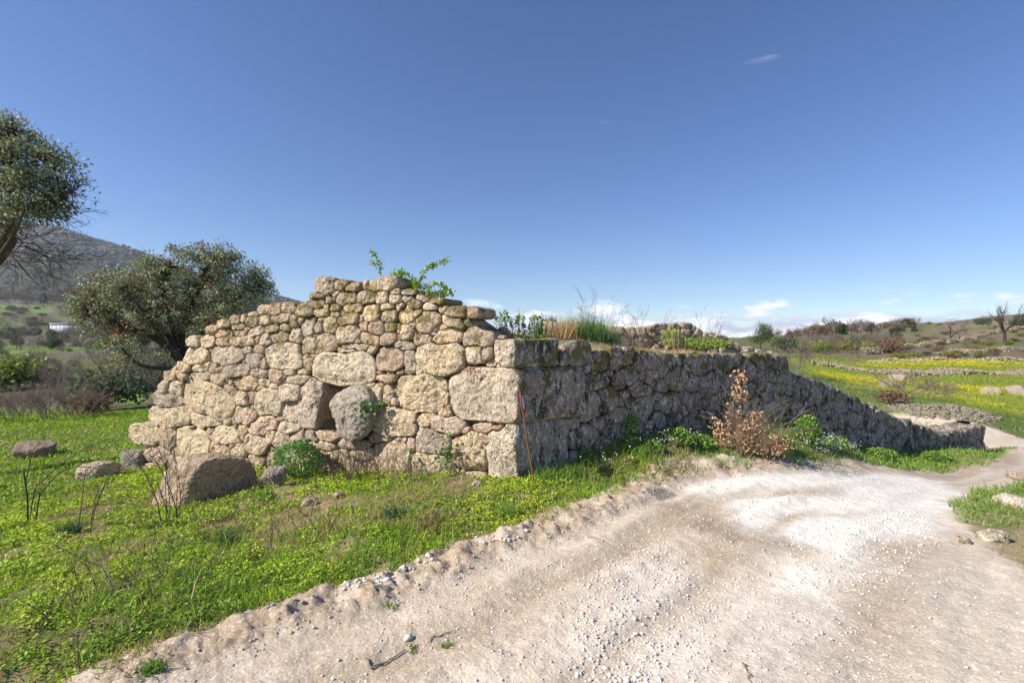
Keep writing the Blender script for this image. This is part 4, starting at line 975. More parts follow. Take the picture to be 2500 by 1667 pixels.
# ------------------------------------------------------------------ builders for plants and rocks
class MB:
    def __init__(s): s.V, s.F, s.C, s.n = [], [], [], 0
    def add(s, V, F, col=None):
        V = np.asarray(V, float); F = F if isinstance(F, list) else [F]
        s.V.append(V); s.F += [np.asarray(f) + s.n for f in F if len(f)]; s.n += len(V)
        cl = np.zeros((len(V), 3)); cl[:] = (0.1, 0.1, 0.1) if col is None else col
        s.C.append(cl)
    def tube(s, pts, rad, sides=5, col=None):
        P = np.asarray(pts, float); n = len(P); rad = np.broadcast_to(np.asarray(rad, float), (n,))
        T = np.gradient(P, axis=0); T /= np.linalg.norm(T, axis=1)[:, None] + 1e-9
        ref = np.array([0.31, 0.27, 0.91]) if abs(T[0] @ np.array([0.31, 0.27, 0.91])) < 0.9 else np.array([1., 0, 0])
        A_ = np.cross(T, ref); A_ /= np.linalg.norm(A_, axis=1)[:, None] + 1e-9; B_ = np.cross(T, A_)
        th = np.linspace(0, 2 * np.pi, sides, endpoint=False)
        V = P[:, None] + rad[:, None, None] * (np.cos(th)[None, :, None] * A_[:, None] + np.sin(th)[None, :, None] * B_[:, None])
        I_ = np.arange(n * sides).reshape(n, sides); J_ = np.roll(I_, -1, 1)
        s.add(V.reshape(-1, 3), np.stack([I_[:-1], J_[:-1], J_[1:], I_[1:]], -1).reshape(-1, 4), col)
    def build(s, name, mat, parent=None, origin=None, smooth=False, col=True):
        V = np.concatenate(s.V)
        if origin is not None: V = V - np.asarray(origin)
        quads = [f for f in s.F if f.shape[1] == 4]; tris = [f for f in s.F if f.shape[1] == 3]
        F = ([np.concatenate(quads)] if quads else []) + ([np.concatenate(tris)] if tris else [])
        return obj(name, V, F, mat, parent, col=np.concatenate(s.C) if col else None, smooth=smooth)
def unit(v): return v / (np.linalg.norm(v, axis=-1, keepdims=True) + 1e-9)
def leaves(C, D, L, Wd, g=rng, flat=None):
    """leaf quads: base points C, directions D, length L, width Wd -> V,F (4 verts each)"""
    n = len(C); D = unit(D); s_ = unit(np.cross(D, unit(g.normal(size=(n, 3))) if flat is None else unit(g.normal(size=(n, 3)) * flat + np.array([0, 0, 1.0]))))
    L = np.broadcast_to(L, (n,))[:, None]; Wd = np.broadcast_to(Wd, (n,))[:, None]
    m_ = C + D * L * 0.48
    V = np.stack([C, m_ + s_ * Wd / 2, C + D * L, m_ - s_ * Wd / 2], 1)
    return V.reshape(-1, 3), np.arange(4 * n).reshape(n, 4)
VEG = 1.35
def vary(cols, n, g=rng, amt=0.25, rep=4):
    cols = np.asarray(cols, float) * VEG; k_ = g.integers(0, len(cols), n)
    c_ = cols[k_] * (1 + g.uniform(-amt, amt, (n, 1))) * (1 + g.uniform(-.08, .08, (n, 3)))
    return np.repeat(c_, rep, 0)
def bend(p0, d, length, n=7, curl=0.25, up=0.0, g=rng, jit=0.5):
    d = unit(np.asarray(d, float)); P = [np.asarray(p0, float)]; st = length / (n - 1); ax = g.normal(size=3) * curl
    for k_ in range(n - 1):
        d = unit(d + ax / n * 1.6 + g.normal(size=3) * curl * jit / n * 2 + np.array([0, 0, up / n]))
        P.append(P[-1] + d * st)
    return np.array(P)
def grow(mb, p0, d, length, rad, level, g, spread=0.6, kids=3, ratio=0.68, up=0.15, sides=(6, 5, 4, 3, 3), curl=0.35, tips=None, minr=0.002, start=0.35):
    n = 7 if level > 0 else 5
    P = bend(p0, d, length, n, curl, up, g)
    mb.tube(P, np.linspace(rad, max(rad * 0.45, minr), n), sides[min(len(sides) - 1, max(0, 3 - level))])
    if level == 0:
        if tips is not None: tips.append((P[-1], unit(P[-1] - P[-2])))
        return
    nk = kids + (g.random() < 0.5)
    for k_ in range(nk):
        t_ = start + (1 - start) * (k_ + g.uniform(0.3, 1.0)) / nk; t_ = min(t_, 1.0)
        j = int(t_ * (n - 1)); q = P[j]; dd = unit(P[min(j + 1, n - 1)] - P[max(j - 1, 0)])
        nd = unit(dd + unit(g.normal(size=3)) * spread * g.uniform(.7, 1.3))
        grow(mb, q, nd, length * ratio * g.uniform(.75, 1.15), max(rad * (1 - 0.55 * t_) * 0.62, minr), level - 1, g, spread, kids, ratio, up, sides, curl, tips, minr, start)

def facet_rock(name, loc, dims, planes, seed, mat, label, cat, tint, rz=0.0, noise=0.05, sharp=14, group=None, sub=5, flat_bottom=True, fine=1.0):
    bv, bf = (ICO5_V, ICO5_F) if sub == 5 else ico_sub(ICO_V, ICO_F, sub)
    d = bv
    pn = unit(np.array([p_[:3] for p_ in planes], float)); pd = np.array([p_[3] for p_ in planes], float)
    inv = np.maximum(d @ pn.T, 0.02) / pd[None]
    rad = 1.0 / ((inv ** sharp).sum(1) ** (1 / sharp))
    v = d * rad[:, None] * np.array(dims)
    q = v + seed * 5.1; sc = max(dims)
    nz_ = noise * sc * (fbm(q * 2.2 / sc, 3, 501) + 0.5 * fbm(q * 7 / sc, 3, 502)) + fine * (0.012 * fbm(q * 22, 3, 503, 0.65) + 0.007 * fbm(q * 60, 2, 504))
    v = v + d * nz_[:, None]
    o = obj(name, v, bf, mat, None, smooth=True); o.location = loc; o.rotation_euler = (0, 0, rz); o.color = (*tint, 1)
    return tag(o, label, cat, group)
def randplanes(seed, n=13):
    g = np.random.default_rng(seed); v = unit(g.normal(size=(n, 3))); return [(*a, g.uniform(.72, 1.0)) for a in v] + [(0, 0, -1, .8), (0, 0, 1, .85), (1, 0, 0, 1), (-1, 0, 0, 1), (0, 1, 0, 1), (0, -1, 0, 1)]

# ------------------------------------------------------------------ loose rocks
bp = hit(428, 1246); bl = (bp[0] + 0.03, bp[1] + 0.40, bp[2] + 0.16)
facet_rock('boulder', bl, (0.49, 0.42, 0.38), [(-.48, -.86, .20, .58), (.90, -.42, .0, .34), (.45, -.85, .0, .60), (.1, -.9, .45, .70), (0.0, .10, 1, .76), (.55, .1, .70, .80), (-.8, -.1, .5, .88), (1, 0.1, .1, 1.0), (-1, .2, .1, .97), (0, 1, 0, 1), (0, 0, -1, .8), (-.25, -.3, .85, .86)], 3, M['boulder'],
           'large fallen granite boulder with orange lichen lying before the gable wall', 'boulder', (0.45, 0.35, 0.255), 0.0, 0.06, 11)
rp = hit(215, 1180)
facet_rock('rock', (rp[0], rp[1] + 0.2, rp[2] + .10), (0.28, 0.22, 0.19), randplanes(21), 9, M['boulder'], 'tan half-buried rock in the grass left of the large boulder', 'rock', (0.50, 0.42, 0.32), 0.5, 0.06)
rp = hit(62, 1124)
facet_rock('rock', (rp[0], rp[1] + 0.3, rp[2] + .16), (0.40, 0.26, 0.20), randplanes(33), 12, M['boulder'], 'low brownish rock near the left edge of the meadow', 'rock', (0.30, 0.24, 0.205), -0.2, 0.06)
rp = hit(322, 1148)
facet_rock('rock', (rp[0], rp[1] + 0.16, rp[2] + .12), (0.22, 0.16, 0.21), randplanes(37), 16, M['boulder'], 'lichen-spotted slab leaning at the low left end of the gable wall', 'rock', (0.33, 0.30, 0.25), 0.9, 0.07)
rp = hit(655, 1192)
facet_rock('rock', (rp[0], rp[1] + 0.1, rp[2] + .09), (0.15, 0.10, 0.16), randplanes(39), 17, M['boulder'], 'small upright grey rock between the boulder and the green bush', 'rock', (0.30, 0.26, 0.22), 0.4, 0.08)
for k_, (px, py, s_, lb) in enumerate([(755, 1232, .07, 'angular pale stone poking out of the grass below the green bush'), (1163, 1187, .06, 'small rounded stone in front of the corner quoin'), (825, 1215, .06, 'tiny grey stone half hidden among weeds under the twig bush'), (2478, 1238, .16, 'pale whitish outcrop on the right grassy verge'), (2440, 1322, .09, 'small pale stone at the sandy edge of the right verge'), (2362, 1328, .05, 'tiny stone at the tip of the right verge'), (2497, 1172, .15, 'dry grey rock under dead stems at the far right edge'),
                                      (2195, 930, .5, 'flat grey rock lying in the yellow flower field'), (2165, 942, .35, 'small dark rock beside the flat rock in the yellow field'), (2430, 962, .5, 'low pale rock in the green field at right'), (2490, 962, .6, 'long grey rock at the right edge of the green field')]):
    rp = hit(px, py); tn = (0.40, 0.34, 0.27) if k_ not in (3, 4) else (0.55, 0.5, 0.42)
    facet_rock('rock', (rp[0], rp[1] + s_ * .4, rp[2] + s_ * .2), (s_ * 1.1, s_ * .9, s_ * .8), randplanes(60 + k_), 30 + k_, M['boulder'], lb, 'rock', tn, k_ * 0.7, 0.07, sub=3)
# stone leaning in the wall opening
pg = np.array([(620, 165), (700, 170), (760, 230), (788, 400), (760, 560), (700, 680), (545, 700), (480, 640), (430, 500), (388, 360), (400, 300), (480, 222), (560, 182)], float)
PL2 = Plane(C0 + nL * 0.16, dL, nL)
pguv = np.array([PL2.uv(700 + a / 3.92, 900 + b / 3.92) for a, b in pg]); cen = pguv.mean(0); dv = pguv - cen
tha = np.arctan2(dv[:, 1], dv[:, 0]); ra = np.hypot(dv[:, 0], dv[:, 1]); oo_ = np.argsort(tha)
th = np.linspace(-np.pi, np.pi, 80, endpoint=False); rad = np.interp(th, tha[oo_], ra[oo_], period=2 * np.pi)
for _ in range(3): rad = (np.roll(rad, 1) + rad * 2 + np.roll(rad, -1)) / 4
V, F = stone_arrays(PL2, cen[0], cen[1], th, rad * 0.98, 0.30, -0.03, 0.07, 77.0, 0.015, None, -0.10, 1.6)
F = orient(V, F, PL); lo3 = PL.world(cen[0], cen[1] - 0.35, 0.0)
o = obj('leaning_stone', V - lo3, F, M['boulder'], smooth=True); o.location = tuple(lo3); o.color = (0.42, 0.375, 0.32, 1)
tag(o, 'grey shield-shaped stone leaning in the square opening of the gable wall', 'stone')

# ------------------------------------------------------------------ round sign on a thin stake
M['stake'] = plain_material('weathered_orange_stake', (0.27, 0.11, 0.05), 0.7, 0.35, 40, 0.2)
M['sign_red'] = plain_material('faded_red_paint', (0.30, 0.05, 0.045), 0.5, 0.3, 25, 0.1); M['sign_white'] = plain_material('white_sign_face', (0.72, 0.74, 0.80), 0.45, 0.06, 20, 0.05)
s_top = np.array(at_depth(1266.5, 944, 5.19)); s_bot = np.array(at_depth(1306, 1150, 5.12)); s_bot[2] = ground_z(s_bot[0], s_bot[1]) - 0.05
sg = empty('marker_sign', tuple(s_bot)); tag(sg, 'small round red-rimmed white sign on a thin orange stake by the corner', 'sign')
mb = MB(); mb.tube(np.linspace(s_bot, s_top, 9) + rng.normal(0, .0022, (9, 3)), np.linspace(.0075, .0065, 9), 6); mb.build('stake', M['stake'], sg, s_bot, col=False)
ax = unit(s_top - s_bot); cen3 = np.array(at_depth(1276, 981, 5.16)) + np.array([0.004, -0.012, 0])
vw = unit(np.array([-cen3[0], -cen3[1], EYE - cen3[2]])); sd_ = unit(np.cross(ax, vw)); a_ = R(80)
nrm_s = unit(vw * math.cos(a_) + sd_ * math.sin(a_)); wd_ = unit(np.cross(ax, nrm_s))
def disc(name, r0, r1, off, thick, mat, parent):
    th = np.linspace(0, 2 * np.pi, 36, endpoint=False); ring = lambda r_, o_: cen3 + r_ * (np.cos(th)[:, None] * ax * 1.0 + np.sin(th)[:, None] * wd_) + nrm_s * o_
    V = np.concatenate([ring(r1, off), ring(r1, off - thick), ring(r0, off), ring(r0, off - thick)]); n = 36; i_ = np.arange(n); j_ = (i_ + 1) % n
    F = [np.stack([i_, i_ + n, j_ + n, j_], -1), np.stack([i_, j_, j_ + 2 * n, i_ + 2 * n], -1), np.stack([i_ + n, i_ + 3 * n, j_ + 3 * n, j_ + n], -1)]
    obj(name, V - s_bot, F, mat, parent)
disc('red_rim', 0.080, 0.122, 0.003, 0.006, M['sign_red'], sg); disc('white_face', 0.001, 0.082, 0.0015, 0.003, M['sign_white'], sg)

# ------------------------------------------------------------------ trees near the ruin
OAK = [(0.22, 0.26, 0.13), (0.26, 0.30, 0.16), (0.18, 0.22, 0.12), (0.31, 0.33, 0.22), (0.31, 0.34, 0.16)]
BRN = [(0.26, 0.16, 0.09), (0.20, 0.12, 0.07), (0.3, 0.2, 0.12)]
def oak(name, label, limbs, lobes, depth, base, nclump, nleaf, lsize, twigs=(), seed=1, brown=0.06, hang=0):
    g = np.random.default_rng(seed)
    root = empty(name, base); base = np.array(base); tag(root, label, 'tree')
    tb = MB(); node = []
    for (pts, r0, r1) in limbs:
        P = np.array([(p_ if len(p_) == 4 else at_depth(p_[0], p_[1], p_[2])) [:3] for p_ in pts])
        # resample
        d_ = np.concatenate([[0], np.cumsum(np.linalg.norm(np.diff(P, axis=0), axis=1))]); n = max(6, int(d_[-1] / 0.16)); tt = np.linspace(0, d_[-1], n)
        Q = np.stack([np.interp(tt, d_, P[:, k_]) for k_ in range(3)], -1); Q[1:-1] += g.normal(0, 0.018, (n - 2, 3))
        for _ in range(2): Q[1:-1] = (Q[:-2] + 2 * Q[1:-1] + Q[2:]) / 4
        tb.tube(Q, np.linspace(r0, r1, n) * (1 + g.normal(0, .05, n)), 8); node.append(Q)
    node = np.concatenate(node)
    LC, LD, LL, LK = [], [], [], []
    vol = np.array([l[3] * l[4] for l in lobes], float); vol /= vol.sum()
    tw = MB()
    for li, l in enumerate(lobes):
        px, py, Y, rx, ry = l[:5]; br = l[5] if len(l) > 5 else brown
        c3 = np.array(at_depth(px, py, Y)); ax3 = np.array([rx / FPX * Y, (rx + ry) / 2 / FPX * Y * 1.1, ry / FPX * Y])
        for _ in range(int(round(nclump * vol[li]))):
            d_ = unit(g.normal(size=3)); rr_ = g.uniform(0.35, 1.0) ** 0.6; q = c3 + d_ * ax3 * rr_
            j = np.argmin(((node - q) ** 2).sum(1)); a_ = node[j]
            mid_ = (a_ + q) / 2 + g.normal(0, 0.10, 3) + np.array([0, 0, -0.04])
            if np.linalg.norm(q - a_) < 2.4: tw.tube(np.array([a_, mid_, q]), [0.014, 0.008, 0.003], 4)
            n = int(nleaf * g.uniform(.6, 1.4)); cr = g.uniform(.10, .24)
            o_ = unit(g.normal(size=(n, 3))) * (g.uniform(0, 1, (n, 1)) ** 0.5) * cr * np.array([1.2, 1.2, .8])
            LC.append(q + o_); LD.append(unit(o_ + g.normal(0, .12, (n, 3)) + np.array([0, 0, .03]))); LL.append(lsize * g.uniform(.6, 1.25, n)); LK.append(np.full(n, g.random() < br))
            for _k in range(3):
                tw.tube(np.array([q, q + g.normal(0, cr * .7, 3)]), [0.003, 0.0015], 3)
    LC, LD, LL, LK = map(np.concatenate, (LC, LD, LL, LK))
    V, F = leaves(LC, LD, LL, LL * 0.55, g)
    c_ = np.where(np.repeat(LK, 4)[:, None], vary(BRN, len(LC), g), vary(OAK, len(LC), g, 0.35)); few = np.repeat(g.random(len(LC)) < 0.05, 4)
    c_[few] = np.array([0.24, 0.15, 0.08])
    for (p0, d_, ln, rd, lv) in twigs:
        grow(tw, np.array(at_depth(*p0)), d_, ln, rd, lv, g, 0.55, 3, 0.62, -0.05, (4, 3, 3, 3), 0.5, None, 0.0022)
    tr = tb.build('trunk', M['bark'], root, base, True, col=False)
    tw.build('twigs', M['twig'], root, base, False, col=False)
    obj('crown', V - base, F, M['oak_leaf'], root, col=c_)
    return root
# left-edge oak
t1b = np.array([-10.4, 8.4, 0]); t1b[2] = ground_z(t1b[0], t1b[1]) - 0.1
tl = [([(*t1b, 0), (*(np.array(at_depth(-150, 830, 8.4))), 0), (*(np.array(at_depth(-70, 690, 8.4))), 0), (*(np.array(at_depth(0, 615, 8.4))), 0), (*(np.array(at_depth(22, 575, 8.4))), 0)], .20, .12),
      ([(22, 575, 8.4), (20, 520, 8.35), (26, 470, 8.3), (22, 400, 8.3), (28, 320, 8.3)], .085, .02), ([(22, 575, 8.4), (45, 525, 8.5), (48, 470, 8.6), (70, 420, 8.6), (100, 380, 8.6)], .075, .015),
      ([(45, 525, 8.5), (90, 500, 8.4), (140, 480, 8.3), (175, 470, 8.3)], .035, .008), ([(-10, 625, 8.4), (-60, 540, 8.6), (-100, 440, 8.8), (-110, 350, 8.8)], .09, .02), ([(-60, 680, 8.4), (-10, 640, 8.0), (40, 560, 7.9), (60, 510, 7.8)], .06, .015)]
lob = [(15, 330, 8.4, 62, 48), (62, 345, 8.5, 50, 40), (45, 385, 8.3, 85, 55), (110, 400, 8.5, 62, 55), (-60, 380, 8.6, 90, 90), (150, 440, 8.4, 40, 45), (85, 455, 8.4, 80, 50), (20, 470, 8.3, 70, 55), (165, 485, 8.4, 28, 26, .2), (120, 510, 8.4, 55, 28), (-70, 520, 8.6, 95, 80), (40, 540, 8.1, 55, 25), (60, 500, 8.2, 70, 40), (24, 296, 8.4, 22, 24)]
g5 = np.random.default_rng(55)
tws = [((g5.uniform(-20, 90), g5.uniform(560, 640), 8.3 + g5.uniform(-.4, .4)), np.array([g5.uniform(.4, 1.0), g5.uniform(-.4, .4), g5.uniform(-.75, .0)]), g5.uniform(.5, .9), .008, 2) for _ in range(26)]
tws += [((g5.uniform(100, 170), g5.uniform(430, 540), 8.4), np.array([1.0, g5.uniform(-.4, .4), g5.uniform(-.25, .4)]), g5.uniform(.3, .55), .006, 2) for _ in range(16)]
oak('oak_tree', 'evergreen oak reaching in from the left edge with bare drooping twigs below', tl, lob, 8.4, t1b, 420, 40, 0.056, tws, 11, 0.05)
# spreading oak behind the gable
t2b = np.array([*at_depth(478, 0, 12.2)[:2], 0]); t2b[2] = ground_z(t2b[0], t2b[1]) - 0.1
D2 = 12.0
tl = [([(*t2b, 0), (*np.array(at_depth(472, 980, 12.1)), 0), (*np.array(at_depth(452, 900, D2)), 0), (*np.array(at_depth(449, 886, D2)), 0)], .20, .15),
      ([(449, 886, D2), (428, 863, 11.9), (396, 835, 11.8), (364, 820, 11.7), (321, 803, 11.6), (290, 795, 11.5), (250, 770, 11.5), (215, 750, 11.5)], .12, .02), ([(452, 896, D2), (420, 830, 12.1), (390, 800, 12.2), (350, 770, 12.2), (310, 740, 12.2), (260, 715, 12.2)], .09, .02),
      ([(455, 898, D2), (432, 899, 11.6), (400, 899, 11.4), (372, 904, 11.3), (345, 892, 11.2), (322, 882, 11.2), (305, 866, 11.1), (292, 840, 11.1)], .075, .018), ([(449, 886, D2), (440, 830, 12.3), (448, 780, 12.4), (480, 720, 12.5), (500, 660, 12.5), (520, 630, 12.5)], .10, .02),
      ([(449, 870, D2), (475, 830, 12.5), (540, 760, 12.8), (600, 710, 13), (640, 690, 13)], .09, .02), ([(440, 850, 12.2), (410, 770, 12.2), (400, 700, 12.2), (410, 650, 12.2)], .07, .015), ([(428, 863, 11.9), (370, 790, 11.4), (330, 740, 11.2), (300, 700, 11.2)], .05, .012)]
lob = [(235, 745, 11.6, 55, 48), (205, 730, 11.6, 30, 35), (290, 705, 11.9, 80, 38), (330, 740, 11.7, 80, 48), (260, 800, 11.6, 62, 30, .35), (370, 660, 12.2, 48, 42), (440, 640, 12.4, 70, 42), (400, 710, 12.2, 80, 55), (500, 650, 12.5, 75, 48), (545, 640, 12.6, 45, 40), (585, 660, 12.8, 50, 40), (560, 710, 12.7, 80, 45), (630, 690, 13, 40, 42), (655, 715, 13, 30, 34), (480, 720, 12.4, 90, 50), (420, 770, 12.0, 80, 36, .4), (540, 770, 12.4, 90, 40), (470, 800, 12.2, 70, 30, .1), (350, 800, 11.7, 60, 26, .45), (298, 850, 11.1, 30, 28, .1), (310, 880, 11.1, 18, 14), (395, 870, 11.6, 18, 18, .1), (285, 820, 11.4, 30, 24, .6), (480, 605, 12.5, 34, 16), (555, 612, 12.6, 14, 18), (600, 745, 12.6, 60, 30), (500, 780, 12.3, 70, 24), (190, 770, 11.6, 22, 26, .3), (330, 690, 12.0, 60, 40), (230, 700, 11.8, 50, 30)]
oak('oak_tree', 'broad evergreen oak with a leaning trunk spreading behind the gable wall', tl, lob, D2, t2b, 740, 46, 0.066, [((g5.uniform(230, 420), g5.uniform(800, 870), 11.8), np.array([g5.uniform(-1, .3), 0, g5.uniform(-.6, .3)]), g5.uniform(.4, .8), .009, 2) for _ in range(16)], 12, 0.08)
# ------------------------------------------------------------------ plants on and against the walls
def bush(name, label, cat, base, crown, nleaf, lsize, cols, mat, stems=14, asp=0.75, group=None, seed=0, stem_mat='greytwig', shell=0.5, amt=0.3, up=0.2):
    """leafy bush: crown = (dx,dy,dz,rx,ry,rz) about base"""
    g = np.random.default_rng(seed); base = np.asarray(base, float); root = empty(name, tuple(base)); tag(root, label, cat, group)
    c3 = np.array(crown[:3]); ax = np.array(crown[3:])
    d_ = unit(g.normal(size=(nleaf, 3))); rr_ = g.uniform(0, 1, (nleaf, 1)) ** (1 / 3) * (1 - shell) + shell * g.uniform(.8, 1.0, (nleaf, 1))
    lump = 1 + 0.28 * fbm(d_ * 2.2 + seed, 3, 601)[:, None]
    C = c3 + d_ * ax * rr_ * lump; C[:, 2] = np.maximum(C[:, 2], 0.005)
    V, F = leaves(C, d_ + g.normal(0, .8, (nleaf, 3)) + np.array([0, 0, up]), lsize * g.uniform(.6, 1.3, nleaf), lsize * asp * g.uniform(.7, 1.2, nleaf), g)
    st = MB()
    for _ in range(stems):
        e = c3 + unit(g.normal(size=3)) * ax * 0.8; st.tube(np.array([g.normal(0, .03, 3) * [1, 1, 0] * max(ax), e * 0.5 + g.normal(0, .04, 3), e]), [max(ax) * .02, max(ax) * .013, max(ax) * .006], 4)
    st.build('stems', M[stem_mat], root, col=False)
    obj('foliage', V, F, M[mat], root, col=vary(cols, nleaf, g, amt))
    return root
def twigs(name, label, base, n, height, spread, mat='twig', cat='shrub', group=None, seed=0, lean=(0, 0), level=1, rad=0.004, ratio=0.5, rootr=0.05, curl=0.3, kids=3, parent_part='stems'):
    g = np.random.default_rng(seed); base = np.asarray(base, float); root = empty(name, tuple(base)); tag(root, label, cat, group); mb = MB()
    for _ in range(n):
        p0 = np.array([g.normal(0, rootr), g.normal(0, rootr), -0.03]); d_ = np.array([g.normal(0, spread) + lean[0], g.normal(0, spread) + lean[1], 1.0])
        grow(mb, p0, d_, height * g.uniform(.55, 1.1), rad * g.uniform(.7, 1.2), level, g, 0.5, kids, ratio, 0.1, (4, 4, 3, 3), curl, None, 0.0012, 0.3)
    mb.build(parent_part, M[mat], root, col=False)
    return root
def leafy_shoots(name, label, cat, base, lines, lsize, cols, nper, seed=0, mat='leaf', rad=0.006, group=None):
    g = np.random.default_rng(seed); base = np.asarray(base, float); root = empty(name, tuple(base)); tag(root, label, cat, group); mb = MB(); C = []
    for L_ in lines:
        P = np.asarray(L_, float) - base; d_ = np.concatenate([[0], np.cumsum(np.linalg.norm(np.diff(P, axis=0), axis=1))]); tt = np.linspace(0, d_[-1], 14)
        Q = np.stack([np.interp(tt, d_, P[:, k_]) for k_ in range(3)], -1)
        for _ in range(2): Q[1:-1] = (Q[:-2] + 2 * Q[1:-1] + Q[2:]) / 4
        mb.tube(Q, np.linspace(rad, rad * .35, 14), 4)
        for _ in range(int(nper * d_[-1])):
            t_ = g.uniform(0, 1); q = np.array([np.interp(t_ * d_[-1], tt, Q[:, k_]) for k_ in range(3)]); k2 = g.integers(2, 5)
            C.append(np.tile(q, (k2, 1)) + g.normal(0, lsize * .45, (k2, 3)))
    C = np.concatenate(C); V, F = leaves(C, g.normal(size=C.shape) + np.array([0, -.3, .4]), lsize * g.uniform(.6, 1.3, len(C)), lsize * .8, g)
    mb.build('stems', M['greytwig'], root, col=False); obj('leaves', V, F, M[mat], root, col=vary(cols, len(C), g, .3))
    return root
FRESH = [(0.24, 0.36, 0.035), (0.28, 0.38, 0.04), (0.17, 0.29, 0.03), (0.32, 0.38, 0.06)]
DEEP = [(0.08, 0.18, 0.045), (0.10, 0.21, 0.05), (0.06, 0.14, 0.04), (0.13, 0.24, 0.06)]
def lp(pts): return [at_depth(*p_) for p_ in pts]
# bramble on the gable top (traced at 7.84 px per photo px)
def Z8(pts, Y): return [at_depth(880 + a / 7.84, 580 + b / 7.84, Y) for a, b in pts]
leafy_shoots('bramble', 'single upright bramble shoot above the pointed top stone of the gable', 'bramble', at_depth(930, 676, 6.25), [Z8([(395, 740), (385, 560), (340, 450), (290, 350), (215, 290), (205, 240)], 6.25), Z8([(370, 520), (270, 500), (200, 475)], 6.25)], 0.034, FRESH, 75, 1)
leafy_shoots('bramble', 'arching bright green bramble growing from the right shoulder of the gable', 'bramble', at_depth(1025, 722, 6.1),
    [Z8([(1100, 1040), (1110, 900), (1160, 780), (1210, 640), (1300, 570), (1450, 510), (1700, 440)], 6.1), Z8([(1080, 1030), (1050, 860), (960, 770), (880, 680), (780, 640), (690, 700), (600, 690)], 6.1), Z8([(960, 920), (860, 830), (770, 780), (700, 720)], 6.2),
     Z8([(1300, 1120), (1310, 980), (1370, 890), (1480, 880), (1580, 920), (1690, 1020), (1760, 1100)], 6.0), Z8([(1480, 1130), (1510, 1050), (1620, 1020), (1700, 1060)], 6.0), Z8([(1330, 1130), (1400, 1060), (1500, 1110), (1700, 1110)], 6.0), Z8([(1040, 1000), (900, 930), (700, 860)], 6.2), Z8([(1180, 1080), (1220, 960), (1300, 900)], 6.1)], 0.036, FRESH, 120, 2)
# plants behind the wall head, left to right
bz = 1.22
def W8(px, py, Y): return np.array(at_depth(px, py, Y))
def F8(px, py, Y):
    q_ = W8(px, py, Y); return np.array([q_[0], q_[1], float(fill_z(q_[0], q_[1])) - .02])
leafy_shoots('bramble', 'leafy bramble mound with dead canes behind the corner of the wall head', 'bramble', W8(1260, 815, 6.6), [[F8(1255 + a, 815, 6.6), W8(1245 + a * 1.2, 780, 6.6), W8(1235 + a * 1.6 + b, 765 + b, 6.5)] for a, b in [(-25, 0), (-12, 6), (0, -3), (14, 8), (26, 0), (40, 10), (55, 4), (65, 20)]], 0.036, DEEP + FRESH[:2], 85, 3)
twigs('dry_weed', 'tall bare reddish cane standing over the bramble mound', F8(1270, 800, 6.6), 2, 0.46, .05, 'greytwig', 'weed', seed=4, level=1, ratio=.16, rootr=.02, kids=6)
twigs('dry_weed', 'wispy dead flower stalks left of the bramble mound', F8(1222, 800, 6.7), 5, 0.34, .2, 'greytwig', 'weed', seed=5, level=2, ratio=.4, rootr=.04, rad=.003)
def blades(base, n, h, spread, wd, g, lean=0.35, root=0.06):
    p0 = np.stack([g.normal(0, root, n), g.normal(0, root, n), np.zeros(n)], -1); hh = h * g.uniform(.5, 1.1, n)
    d_ = np.stack([g.normal(0, spread, n), g.normal(0, spread, n), np.ones(n)], -1); d_ = unit(d_)
    side = unit(np.cross(d_, g.normal(size=(n, 3)))); drop = np.stack([d_[:, 0] * lean, d_[:, 1] * lean, -lean * .6 * np.ones(n) * np.hypot(d_[:, 0], d_[:, 1])], -1)
    m_ = p0 + d_ * hh[:, None] * .55; t_ = p0 + d_ * hh[:, None] + drop * hh[:, None]
    w = wd * g.uniform(.7, 1.2, n)[:, None]
    V = np.stack([p0 - side * w / 2, p0 + side * w / 2, m_ + side * w * .4, m_ - side * w * .4, t_], 1).reshape(-1, 3); k_ = np.arange(n) * 5
    return V + base, [np.stack([k_, k_ + 1, k_ + 2, k_ + 3], -1), np.stack([k_ + 3, k_ + 2, k_ + 4], -1)]
def tuft(name, label, cat, base, n, h, spread, wd, cols, mat='grass', group=None, seed=0, root=.06, lean=.35):
    g = np.random.default_rng(seed); V, F = blades(np.zeros(3), n, h, spread, wd, g, lean, root)
    o = obj(name, V, F, M[mat], None, col=vary(cols, n, g, .3, 5)); o.location = tuple(base); return tag(o, label, cat, group)
STRAW = [(0.42, 0.31, 0.16), (0.36, 0.25, 0.12), (0.5, 0.38, 0.2), (0.30, 0.20, 0.10)]
tuft('dry_grass_clump', 'tan dry grass clump leaning over the wall head', 'grass', F8(1372, 828, 7.2), 420, .42, .32, .007, STRAW, 'straw', seed=6, root=.12)
tuft('dry_grass_clump', 'narrow pale dry seed heads left of the tan grass clump', 'grass', F8(1340, 818, 7.0), 26, .36, .06, .016, STRAW, 'straw', seed=7, root=.05, lean=.05)
tuft('rush_clump', 'dense green broom-like clump on the wall head beside tan grass', 'grass', F8(1432, 838, 7.4), 900, .44, .42, .007, [(0.07, 0.16, 0.04), (0.10, 0.2, 0.05), (0.14, 0.22, 0.07)], seed=8, root=.14)
tuft('rush_clump', 'shorter green clump right of the dense green broom-like clump', 'grass', F8(1478, 836, 7.5), 420, .30, .35, .007, [(0.07, 0.15, 0.05), (0.12, 0.2, 0.06)], seed=9, root=.10)
tuft('rush_clump', 'thin pale green stalks between bramble mound and tan grass', 'grass', F8(1318, 815, 6.9), 70, .40, .12, .009, [(0.12, 0.19, 0.07), (0.2, 0.22, 0.1)], seed=10, root=.07, lean=.08)
